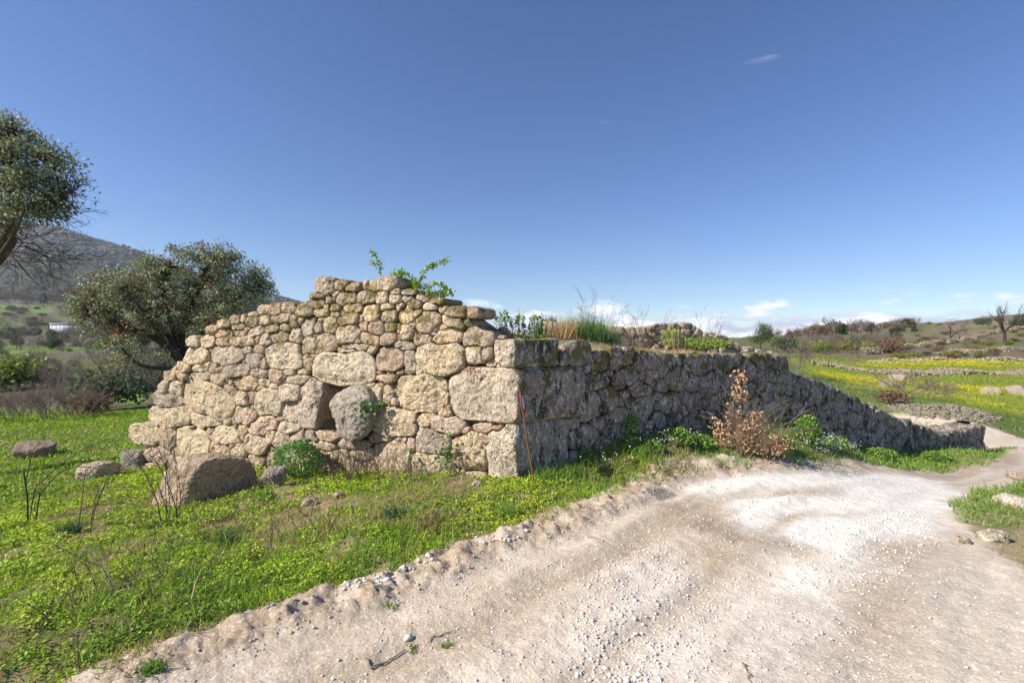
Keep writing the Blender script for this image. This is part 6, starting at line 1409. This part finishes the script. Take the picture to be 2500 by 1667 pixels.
for _ in range(62):
    px = gt.uniform(1895, 2200); py = gt.uniform(822, 868) + max(0, (2000 - px)) * .05; Y = depth_at(px, py); kd = gt.choice(['broom', 'broom', 'rust', 'bushb', 'grey', 'yg'])
    lab = {'broom': ('broom_shrub', 'yellowish broom bush on the scrubby slope at right', 'shrub', 'broom bushes right'), 'rust': ('brown_shrub', 'rusty brown bush on the scrubby slope at right', 'shrub', 'rusty bushes right'), 'bushb': ('bare_shrub', 'leafless bush on the scrubby slope at right', 'shrub', 'leafless bushes right'), 'grey': ('green_shrub', 'grey-green bush on the scrubby slope at right', 'shrub', 'grey-green bushes right'), 'yg': ('green_shrub', 'light green bush on the scrubby slope at right', 'shrub', 'light green bushes right')}[kd]
    plant(*lab, px, py, min(Y, 130), gt.uniform(1.4, 3.4), kd, 1.2)
for _ in range(95):
    px = gt.uniform(2180, 2520); py = gt.uniform(785, 880) ; Y = depth_at(px, py); kd = gt.choice(['rust', 'bushb', 'grey', 'broom'])
    lab = {'broom': ('broom_shrub', 'low broom tuft on the bare hillside at far right', 'shrub', 'hillside broom right'), 'rust': ('brown_shrub', 'low brown bush on the bare hillside at far right', 'shrub', 'hillside brown bushes right'), 'bushb': ('bare_shrub', 'low leafless bush on the bare hillside at far right', 'shrub', 'hillside leafless bushes right'), 'grey': ('green_shrub', 'low grey-green bush on the bare hillside at far right', 'shrub', 'hillside grey-green bushes right')}[kd]
    plant(*lab, px, py, Y, gt.uniform(.7, 1.7), kd, 1.4)
for (px, py, Y, s_, kd, nm, lb, w_) in [(2452, 834, 96, 8.6, 'burnt', 'burnt_tree', 'tall burnt tree with a branching crown on the right hillside', .85), (2318, 838, 100, 6.2, 'bare', 'bare_tree', 'wispy bare tree left of the burnt tree on the hill', 1.0), (2345, 836, 102, 5.2, 'bare', 'bare_tree', 'second wispy bare tree next to the hillside wall', .8), (2398, 795, 150, 4.4, 'grey', 'olive_tree', 'small round tree on the hill crest left of the burnt tree', 1.0), (2482, 800, 130, 5.0, 'grey', 'olive_tree', 'small round tree on the crest right of the burnt tree', .9), (2420, 822, 95, 2.6, 'bushb', 'bare_shrub', 'dark leafless bush at the hillside wall beside the burnt tree', 1.0), (2500, 775, 140, 5.0, 'grey', 'olive_tree', 'green tree cut by the right picture edge on the crest', .9),
                                      (2089, 916, 44, 2.0, 'bushb', 'bare_tree', 'small dark bare tree at the terrace wall in the field', .8), (1945, 905, 30, 2.6, 'bushb', 'dead_shrub', 'tall brown dead shrub behind the low wall step', .7), (1985, 862, 72, 4.2, 'pale', 'bare_tree', 'pale bare tree among the broom bushes', 1.0), (2180, 862, 75, 3.6, 'rust', 'brown_shrub', 'wide rusty brown bush at the start of the hillside wall', 1.4), (2150, 862, 78, 3.2, 'bushb', 'bare_shrub', 'grey leafless bush beside the wide rusty bush', 1.3),
                                      (2200, 985, 21.5, 1.2, 'bushb', 'bare_shrub', 'dry brown bush at the rubble behind the low wall', 1.8), (2240, 982, 22.5, 1.0, 'bushb', 'bare_shrub', 'smaller dry bush right of the dry brown bush', 1.8), (2170, 980, 20.5, .9, 'rust', 'brown_shrub', 'low rusty bush left of the dry brown bush', 1.6), (2300, 978, 23, .8, 'bushb', 'bare_shrub', 'thin dry bush at the end of the rubble heap', 1.4), (2215, 1012, 15.5, 1.0, 'bushb', 'dead_shrub', 'straw-coloured dead weeds behind the low end of the wall', 1.0)]:
    r_ = plant(nm, lb, 'tree' if 'tree' in nm else 'shrub', None, px, py, Y, s_, kd, w_)
# dry stone field walls far right: stones too small to pick apart
def field_wall(label, pts, h, th_, sz, n, tint, seed):
    g = np.random.default_rng(seed); P = np.array([march(*p_)[:2] for p_ in pts]); d_ = np.concatenate([[0], np.cumsum(np.linalg.norm(np.diff(P, axis=0), axis=1))]); C = []
    for _ in range(n):
        s_ = g.uniform(0, d_[-1]); q = np.array([np.interp(s_, d_, P[:, 0]), np.interp(s_, d_, P[:, 1])]) + g.normal(0, th_ / 2, 2); hv = h * (.75 + .35 * math.sin(s_ * .7 + seed)); C.append((*q, g.uniform(-.1, 1.0) * hv))
    C = np.array(C); C[:, 2] += H(C[:, 0], C[:, 1]); V, F = rocks(C, sz * g.uniform(.5, 1.2, n), .75); root = empty('field_wall', (P[0][0], P[0][1], float(H0(P[0][0], P[0][1])[0]))); tag(root, label, 'wall')
    o = obj('stones', V - np.array(root.location), F, M['boulder'], root); o['kind'] = 'stuff'; o.color = (*tint, 1)
field_wall('long dry stone wall climbing the right hillside to the burnt tree', [(2110, 868), (2200, 858), (2290, 846), (2330, 838), (2400, 824), (2446, 815), (2520, 806)], 0.9, .6, .14, 7000, (0.42, 0.35, 0.27), 1)
field_wall('broken terrace wall crossing the flowering field', [(1990, 890), (2060, 899), (2110, 907), (2170, 914), (2260, 913), (2340, 912), (2430, 914), (2540, 912)], .34, 1.1, .10, 3000, (0.40, 0.34, 0.26), 2)
field_wall('thin stony terrace edge below the hillside scrub', [(2300, 868), (2400, 862), (2520, 858)], .5, 1.2, .17, 900, (0.42, 0.36, 0.29), 3)
field_wall('low stony line above the yellow strip', [(2130, 888), (2250, 884), (2400, 886), (2540, 884)], .4, .6, .14, 700, (0.46, 0.40, 0.33), 4)
# rubble behind the low wall
g = np.random.default_rng(440); poly = wpoly([(2150, 985), (2260, 990), (2400, 1004), (2445, 1024), (2400, 1034), (2260, 1024)]); lo_, hi_ = poly.min(0), poly.max(0); q = g.uniform(lo_, hi_, (1100, 2)); q = q[inpoly(q[:, 0], q[:, 1], poly)]
V, F = rocks(np.column_stack([q, H(q[:, 0], q[:, 1]) + .02]), g.uniform(.03, .13, len(q)) * g.uniform(.5, 1, len(q)), .7); o = obj('rubble', V, F, M['boulder']); o.color = (0.30, 0.265, 0.22, 1); tag(o, 'grey stone rubble spread behind the end of the low wall', 'rubble', kind='stuff')

# ------------------------------------------------------------------ grass, weeds, flowers, gravel (nobody could count these)
gg = np.random.default_rng(500)
ruin_poly = np.array([C0, C0 + dL * 6.75, C0 + dL * 6.75 - nL * .8, C0 - nL * 4, C0 + dR * 5 - nR * 4, C0 + dR * 14.9 - nR * .8, C0 + dR * 14.9])
ruin_poly = np.array([C0, C0 + dL * 6.7, C0 + dL * 6.7 - nL * .75, C0 + dL * .3 - nL * .75, C0 + dR * .3 - nR * .75, C0 + dR * 14.9 - nR * .75, C0 + dR * 14.9])
def scatter(n, x0, x1, y0, y1, power=1.0, wide=1.16):
    q = np.stack([gg.uniform(x0, x1, n), gg.uniform(y0, y1, n)], -1); rr_ = np.hypot(q[:, 0], q[:, 1]); keep = gg.random(n) < np.clip((2.6 / rr_) ** power, 0, 1)
    q = q[keep]; ax_ = np.abs(q[:, 0]) / np.maximum(q[:, 1], .1); return q[(ax_ < wide) & ~inpoly(q[:, 0], q[:, 1], ruin_poly)]
GV_, GF_, GC_, gn = [], [], [], 0
def grass_at(q, h, wd, cols, spread=.45, amt=.3, lean=.4):
    global gn
    n = len(q); z = H(q[:, 0], q[:, 1]); V, F = blades(np.zeros(3), n, 1.0, spread, 1.0, gg, lean, 0.0)
    V = V.reshape(n, 5, 3); 
    # widths are set after scaling: rebuild from the unit blade
    p0 = (V[:, 0] + V[:, 1]) / 2; side = unit(V[:, 1] - V[:, 0]); m_ = (V[:, 2] + V[:, 3]) / 2 - p0; t_ = V[:, 4] - p0
    hh = np.broadcast_to(h, (n,))[:, None] ; w = np.broadcast_to(wd, (n,))[:, None]
    b = np.column_stack([q, z - .01])
    V = np.stack([b - side * w / 2, b + side * w / 2, b + m_ * hh + side * w * .42, b + m_ * hh - side * w * .42, b + t_ * hh], 1).reshape(-1, 3); k_ = np.arange(n) * 5 + gn
    GV_.append(V); GF_.append((np.stack([k_, k_ + 1, k_ + 2, k_ + 3], -1), np.stack([k_ + 3, k_ + 2, k_ + 4], -1))); GC_.append(cols if isinstance(cols, np.ndarray) else vary(cols, n, gg, amt, 5)); gn += 5 * n
def flush(name, label, cat, mat):
    global GV_, GF_, GC_, gn
    o = obj(name, np.concatenate(GV_), [np.concatenate([f[0] for f in GF_]), np.concatenate([f[1] for f in GF_])], M[mat], col=np.concatenate(GC_)); tag(o, label, cat, kind='stuff'); GV_, GF_, GC_, gn = [], [], [], 0
G1 = [(0.21, 0.35, 0.025), (0.25, 0.39, 0.03), (0.16, 0.29, 0.02), (0.30, 0.38, 0.05), (0.12, 0.23, 0.025)]; GDRY = [(0.34, 0.27, 0.12), (0.26, 0.22, 0.09), (0.4, 0.32, 0.17)]
q = scatter(620000, -9, 2.2, 1.5, 10, 1.2); sdq = road_sd(q[:, 0], q[:, 1]); q = q[(sdq > -.02 - .10 * (fbm(q * 2.5, 3, 518) > .1)) & (q[:, 0] < 2.4)]
dn = fbm(q * 1.3, 3, 510) + .5 * fbm(q * 5, 3, 511); keep = gg.random(len(q)) < np.clip(.62 + 1.3 * dn, .08, 1); q = q[keep]; dn = fbm(q * .8, 3, 512)
sdq = road_sd(q[:, 0], q[:, 1]); edge_ = sstep(sdq, .5, .05)
h = (.045 + .065 * np.clip(.5 + dn, 0, 1)) * gg.uniform(.5, 1.3, len(q)) * (1 + .25 * edge_); rr_ = np.hypot(q[:, 0], q[:, 1]); wd = (.0032 + .0006 * rr_) * gg.uniform(.7, 1.2, len(q))
cg = vary(G1, len(q), gg, .3, 1); dd_ = vary(GDRY, len(q), gg, .3, 1); pd_ = np.clip(.10 + .65 * sstep(fbm(q * .9, 3, 515), .05, .4), 0, 1)
cg = np.where((gg.random(len(q)) < pd_)[:, None], dd_, cg); grass_at(q, h, wd, np.repeat(cg, 5, 0))
qt = scatter(120000, -9, 1.8, 1.6, 9, 1.2); qt = qt[(road_sd(qt[:, 0], qt[:, 1]) > .02) & (fbm(qt * 2.1, 3, 516) + gg.normal(0, .08, len(qt)) > .22)]; grass_at(qt, gg.uniform(.07, .17, len(qt)), .004 + .0006 * np.hypot(qt[:, 0], qt[:, 1]), G1, .35)
qs = scatter(16000, -9, 1.6, 1.6, 9, 1.2); qs = qs[(road_sd(qs[:, 0], qs[:, 1]) > .1) & (fbm(qs * 1.2, 3, 517) > 0)]; grass_at(qs, gg.uniform(.08, .24, len(qs)), .004 + .0005 * np.hypot(qs[:, 0], qs[:, 1]), [(0.30, 0.22, 0.13), (0.2, 0.14, 0.08), (0.4, 0.31, 0.18)], .35)
flush('meadow_grass', 'short bright green grass of the meadow in front of the gable', 'grass', 'grass')
# leafy weeds: small leaves in mounds
q = scatter(170000, -9, 1.6, 1.6, 10, 1.25); sdq = road_sd(q[:, 0], q[:, 1]); q = q[sdq > .05]; dn = fbm(q * 1.6, 3, 520) + .6 * fbm(q * 4.5, 3, 521)
q = q[(gg.random(len(q)) < np.clip(.34 + 2.0 * dn, .01, 1))]; m_ = 9; n = len(q)
z = H(q[:, 0], q[:, 1]); mound = np.clip(.5 + fbm(q * 4, 2, 523), .2, 1.2)
C = np.column_stack([q, z]).repeat(m_, 0); hh = (gg.uniform(0, 1, n * m_) ** .7) * .075 * mound.repeat(m_); C[:, :2] += gg.normal(0, .018, (n * m_, 2)); C[:, 2] += hh + .004
ls = (.0075 + .0024 * np.hypot(C[:, 0], C[:, 1])) * gg.uniform(.4, 1.6, n * m_)
V, F = leaves(C, gg.normal(size=C.shape) * [1, 1, .35] + [0, 0, .12], ls, ls * .8, gg, .7)
pn_ = sstep(fbm(q * 1.1, 3, 524), -.45, .15)[:, None]
wbase = vary([(0.30, 0.40, 0.03), (0.34, 0.43, 0.04), (0.25, 0.36, 0.03)], n, gg, .25, 1) * pn_ + vary([(0.17, 0.28, 0.035), (0.22, 0.31, 0.03), (0.15, 0.23, 0.05)], n, gg, .3, 1) * (1 - pn_)
wc = np.repeat(wbase, m_ * 4, 0) * gg.uniform(.8, 1.2, (n * m_, 1)).repeat(4, 0)
o = obj('meadow_weeds', V, F, M['leaf'], col=wc); tag(o, 'low leafy clover-like weeds covering the meadow', 'weeds', kind='stuff')
# strip below the long wall, and beyond
q = np.concatenate([scatter(300000, 0, 14.5, 4.5, 14, .6)]); sdq = road_sd(q[:, 0], q[:, 1]); side_ = (q - C0) @ nR; al0 = (q - C0) @ dR; okd = (sdq > 0) | (pdist(q[:, 0], q[:, 1], left_line) < .45); q = q[okd & (sdq > -.05 - .22 * (fbm(q * 1.8, 3, 519) > -.15) * (al0 > 1.2) * (al0 < 5.5)) & (side_ > -.05) & (side_ < 3.2) & (q[:, 0] > .3)]
dw = (q - C0) @ nR; al = (q - C0) @ dR
dn = fbm(q * 1.5, 3, 530); q = q[gg.random(len(q)) < np.clip(.7 + dn, .1, 1)]; al = (q - C0) @ dR; h = (.07 + .13 * np.clip(.4 + fbm(q * .9, 3, 531), 0, 1)) * gg.uniform(.5, 1.3, len(q)); wd = (.0035 + .0007 * np.hypot(q[:, 0], q[:, 1])) * gg.uniform(.7, 1.2, len(q))
cg = vary([(0.11, 0.23, 0.035), (0.16, 0.28, 0.035), (0.20, 0.30, 0.05), (0.09, 0.18, 0.045)], len(q), gg, .3, 1); cg = np.where((gg.random(len(q)) < .12 + .5 * sstep(fbm(q * .7, 3, 535), .0, .4) * (al < 4.2))[:, None], vary([(0.24, 0.2, 0.05), (0.2, 0.17, 0.05), (0.3, 0.23, 0.1)], len(q), gg, .3, 1), cg)
grass_at(q, h, wd, np.repeat(cg, 5, 0)); flush('bank_grass', 'longer grass on the bank along the shaded wall', 'grass', 'grass')
# right verge
q = scatter(220000, 3.0, 13, 1.2, 11.5, .7, 1.9); sdq = road_sd(q[:, 0], q[:, 1]); q = q[(sdq > 0) & (((q - C0) @ nR) > 3.0)]; dn = fbm(q * 1.4, 3, 540); q = q[gg.random(len(q)) < np.clip(.55 + dn, .05, 1)]
cg = np.where((gg.random(len(q)) < .62)[:, None], vary(GDRY, len(q), gg, .3, 1), vary([(0.13, 0.19, 0.04), (0.17, 0.22, 0.05), (0.2, 0.2, 0.06)], len(q), gg, .3, 1))
grass_at(q, .045 * gg.uniform(.5, 1.5, len(q)), .006 * gg.uniform(.7, 1.2, len(q)), np.repeat(cg, 5, 0)); flush('verge_grass', 'thin dry yellowish turf of the right verge', 'grass', 'grass')
# left meadow farther off, and fields on the right
q = np.stack([gg.uniform(-22, -5.5, 60000), gg.uniform(8, 20, 60000)], -1); q = q[~inpoly(q[:, 0], q[:, 1], ruin_poly)]; q = q[np.abs(q[:, 0]) / q[:, 1] < 1.15]
grass_at(q, .13 * gg.uniform(.4, 1.4, len(q)), .02 * gg.uniform(.7, 1.3, len(q)), G1, .5, .3)
q = np.stack([gg.uniform(11, 75, 90000), gg.uniform(15, 62, 90000)], -1); q = q[(np.abs(q[:, 0]) / q[:, 1] < 1.12) & (q[:, 0] / q[:, 1] > .52) & (road_sd(q[:, 0], q[:, 1]) > .1)]; q = q[gg.random(len(q)) < np.clip(22 / np.hypot(q[:, 0], q[:, 1]), 0, 1)]
rq = np.hypot(q[:, 0], q[:, 1]); grass_at(q, .14 * gg.uniform(.5, 1.4, len(q)), .0011 * rq * gg.uniform(.7, 1.3, len(q)), [(0.13, 0.21, 0.03), (0.17, 0.24, 0.03), (0.2, 0.22, 0.05), (0.10, 0.17, 0.03)], .4)
flush('field_grass', 'grass of the farther meadow and fields', 'grass', 'grass')
# flowers
def flowers(name, label, q, h, size, cols, m_=4, stem=True):
    n = len(q); z = H(q[:, 0], q[:, 1]); hh = h * gg.uniform(.5, 1.2, n); C = np.column_stack([q, z + hh]).repeat(m_, 0); C += gg.normal(0, np.broadcast_to(size, (n,)).repeat(m_)[:, None] * .5, C.shape)
    s_ = np.broadcast_to(size, (n,)).repeat(m_) * gg.uniform(.7, 1.2, n * m_); V, F = leaves(C, gg.normal(size=C.shape) + [0, -.2, .2], s_, s_ * .9, gg); o = obj(name, V, F, M['leaf'], col=vary(cols, n * m_, gg, .15)); tag(o, label, 'flowers', kind='stuff')
q = scatter(420, -8, .8, 2.4, 7.5, .5); q = q[road_sd(q[:, 0], q[:, 1]) > .2]; q = q[fbm(q * .8, 3, 550) > -.05]; flowers('yellow_flowers', 'tiny yellow flowers dotted through the near meadow', q, .08, .011, [(0.75, 0.55, 0.02)])
q = np.array([hit(gg.uniform(140, 390), gg.uniform(1190, 1265))[:2] for _ in range(70)] + [hit(gg.uniform(60, 300), gg.uniform(1085, 1120))[:2] for _ in range(50)]); flowers('pink_flowers', 'pink flower spikes in the left meadow near the boulder', q, .10, .016, [(0.5, 0.18, 0.26), (0.6, 0.28, 0.34)])
q = np.array([hit(gg.uniform(-10, 330), gg.uniform(1040, 1085))[:2] for _ in range(130)]); flowers('mustard_flowers', 'tall yellow mustard flowers at the hedge bank on the left', q, .40, .026, [(0.5, 0.42, 0.03)], 4)
q = np.array([hit(gg.normal(2050, 55), gg.normal(1098, 12))[:2] for _ in range(330)] + [hit(gg.uniform(1480, 1720), gg.uniform(1070, 1110))[:2] for _ in range(110)] + [hit(gg.uniform(1400, 1560), gg.uniform(1130, 1170))[:2] for _ in range(30)]); q = q[road_sd(q[:, 0], q[:, 1]) > .03]; flowers('white_flowers', 'small white daisies scattered along the foot of the long wall', q, .17, .013, [(0.8, 0.8, 0.76)])
polys = [[(2050, 942), (2120, 930), (2260, 948), (2540, 955), (2540, 1000), (2260, 978)], [(1980, 908), (2080, 922), (2260, 938), (2540, 948), (2540, 962), (2240, 955), (2060, 938)], [(2080, 896), (2120, 886), (2300, 887), (2540, 893), (2540, 899), (2300, 896)]]
q = []
for pl_ in polys:
    w_ = wpoly(pl_); lo_, hi_ = w_.min(0), w_.max(0); a_ = gg.uniform(lo_, hi_, (9000, 2)); a_ = a_[inpoly(a_[:, 0], a_[:, 1], w_)]; q.append(a_[fbm(a_ * .35, 4, 560) + gg.normal(0, .12, len(a_)) > .08])
q = np.concatenate(q); flowers('field_flowers', 'sheets of yellow flowers in the field on the right', q, .22, .0014 * np.hypot(q[:, 0], q[:, 1]), [(0.50, 0.44, 0.02), (0.44, 0.38, 0.02)], 2)
# gravel and stones on the track
def gravel_in(pts, n, s0, s1, pw_=2.0):
    w_ = wpoly(pts); lo_, hi_ = w_.min(0), w_.max(0); a_ = gg.uniform(lo_, hi_, (n * 4, 2)); a_ = a_[inpoly(a_[:, 0], a_[:, 1], w_)][:n]; return a_, s0 + (s1 - s0) * gg.random(len(a_)) ** pw_
parts = [gravel_in([(1380, 1667), (1400, 1480), (1500, 1350), (1640, 1330), (1760, 1480), (1740, 1667)], 1700, .0015, .012, 3), gravel_in([(1400, 1690), (1420, 1500), (1560, 1440), (1640, 1700)], 200, .004, .018, 3.0), gravel_in([(1900, 1320), (2250, 1240), (2300, 1330), (2120, 1460), (1960, 1440)], 1800, .002, .013, 3), gravel_in([(1650, 1190), (2000, 1130), (2300, 1180), (2250, 1330), (1850, 1300)], 1600, .002, .014, 4), gravel_in([(750, 1667), (1000, 1450), (1500, 1230), (1700, 1160), (1850, 1300), (2300, 1700)], 4000, .0015, .011, 4), gravel_in([(1740, 1400), (2600, 1400), (2600, 1700), (1740, 1700)], 1200, .002, .010, 4)]
q = np.concatenate([p_[0] for p_ in parts]); s_ = np.concatenate([p_[1] for p_ in parts]); ok = road_sd(q[:, 0], q[:, 1]) < -.05; q, s_ = q[ok], s_[ok]
V, F = rocks(np.column_stack([q, H(q[:, 0], q[:, 1]) + s_ * .25]), s_, .75); M['pebble'] = plain_material('pale_gravel', (0.60, 0.57, 0.52), .95, .25, 9, .4, .004)
o = obj('gravel', V, F, M['pebble']); tag(o, 'loose pale gravel strewn over the track', 'gravel', kind='stuff')
# clods of earth on the bank
lw = np.array(left_edge); d_ = np.concatenate([[0], np.cumsum(np.linalg.norm(np.diff(lw, axis=0), axis=1))]); s0 = np.interp(0, [0, 1], [0, 0])
tt = gg.uniform(3.5, 12.5, 5000); b_ = np.column_stack([np.interp(tt, d_, lw[:, 0]), np.interp(tt, d_, lw[:, 1])]); t1 = np.column_stack([np.interp(tt + .05, d_, lw[:, 0]), np.interp(tt + .05, d_, lw[:, 1])]) - b_; nrm2 = np.column_stack([t1[:, 1], -t1[:, 0]]) / np.linalg.norm(t1, axis=1)[:, None]
q = b_ + nrm2 * gg.uniform(-.06, .46, (5000, 1)); s_ = .0015 + .014 * gg.random(5000) ** 7
V, F = rocks(np.column_stack([q, H(q[:, 0], q[:, 1]) + s_ * .15]), s_, .7, (ICO_V, ICO_F), .22); M['clod'] = plain_material('dry_earth_clod', (0.44, 0.36, 0.27), .97, .25, 25, .6, .01)
o = obj('earth_clods', V, F, M['clod'], smooth=False); tag(o, 'crumbled earth clods along the churned track edge', 'earth clods', kind='stuff')
# the larger white stones one can pick out
wst = []
for (x0, x1, y0, y1, n_) in [(835, 900, 1415, 1445, 9), (905, 960, 1408, 1428, 10), (975, 1005, 1385, 1402, 6), (1018, 1065, 1355, 1378, 5), (1160, 1300, 1290, 1325, 14), (760, 800, 1530, 1535, 2), (990, 1010, 1545, 1560, 1)]:
    for _ in range(n_): wst.append((gt.uniform(x0, x1), gt.uniform(y0, y1)))
wme = [mesh('white_stone', *[(a, [b]) for a, b in [rocks(np.zeros((1, 3)), np.ones(1), .8, (ICO_V, ICO_F), .22)]][0], M['pebble']) for _ in range(5)]
for k_, (px, py) in enumerate(wst):
    rp = hit(px, py); sz = gt.uniform(.010, .024); o = link('white_stone', wme[k_ % 5]); o.location = (rp[0], rp[1], rp[2] + sz * .4); o.scale = (sz,) * 3; o.rotation_euler = (0, 0, gt.uniform(0, 6)); tag(o, 'fist-sized white stone on the churned left edge of the track', 'stone', 'white stones along the track edge')

# ------------------------------------------------------------------ air: thin even haze round the whole scene
hz = 3400.0; zlo = float(min(gv[:, 2].min(), mV[:, 2].min(), -30)) - 2.0; zhi = float(max(mV[:, 2].max(), gv[:, 2].max())) + 20.0
hm = bpy.data.materials.new('thin_haze'); hm.use_nodes = True; hn = hm.node_tree; hn.nodes.clear(); ho = hn.nodes.new('ShaderNodeOutputMaterial'); pv_ = hn.nodes.new('ShaderNodeVolumePrincipled')
pv_.inputs['Density'].default_value = 0.00011; pv_.inputs['Color'].default_value = (0.80, 0.88, 1.0, 1); pv_.inputs['Anisotropy'].default_value = 0.2; hn.links.new(pv_.outputs[0], ho.inputs['Volume'])
hb = box('haze', (-hz, -hz, zlo), (hz, hz, zhi), hm, None, np.zeros(3)); tag(hb, 'thin pale air haze over the whole valley', 'haze', kind='stuff')

# ------------------------------------------------------------------ labels: count small groups of look-alikes from the left
ORD = ['leftmost', 'second', 'third', 'fourth', 'fifth', 'sixth', 'seventh', 'eighth', 'ninth', 'tenth', 'eleventh', 'twelfth', 'thirteenth', 'fourteenth']
grp = {}
for o in bpy.data.objects:
    if o.parent is None and o.get('group') and o.get('label'): grp.setdefault((o['group'], o['label']), []).append(o)
for (gname, lb), lst in grp.items():
    if 1 < len(lst) <= 14:
        lst.sort(key=lambda o: o.location.x / max(o.location.y, .1))
        for k_, o in enumerate(lst): o['label'] = lb + (', leftmost of them' if k_ == 0 else ', ' + ORD[k_] + ' from left')
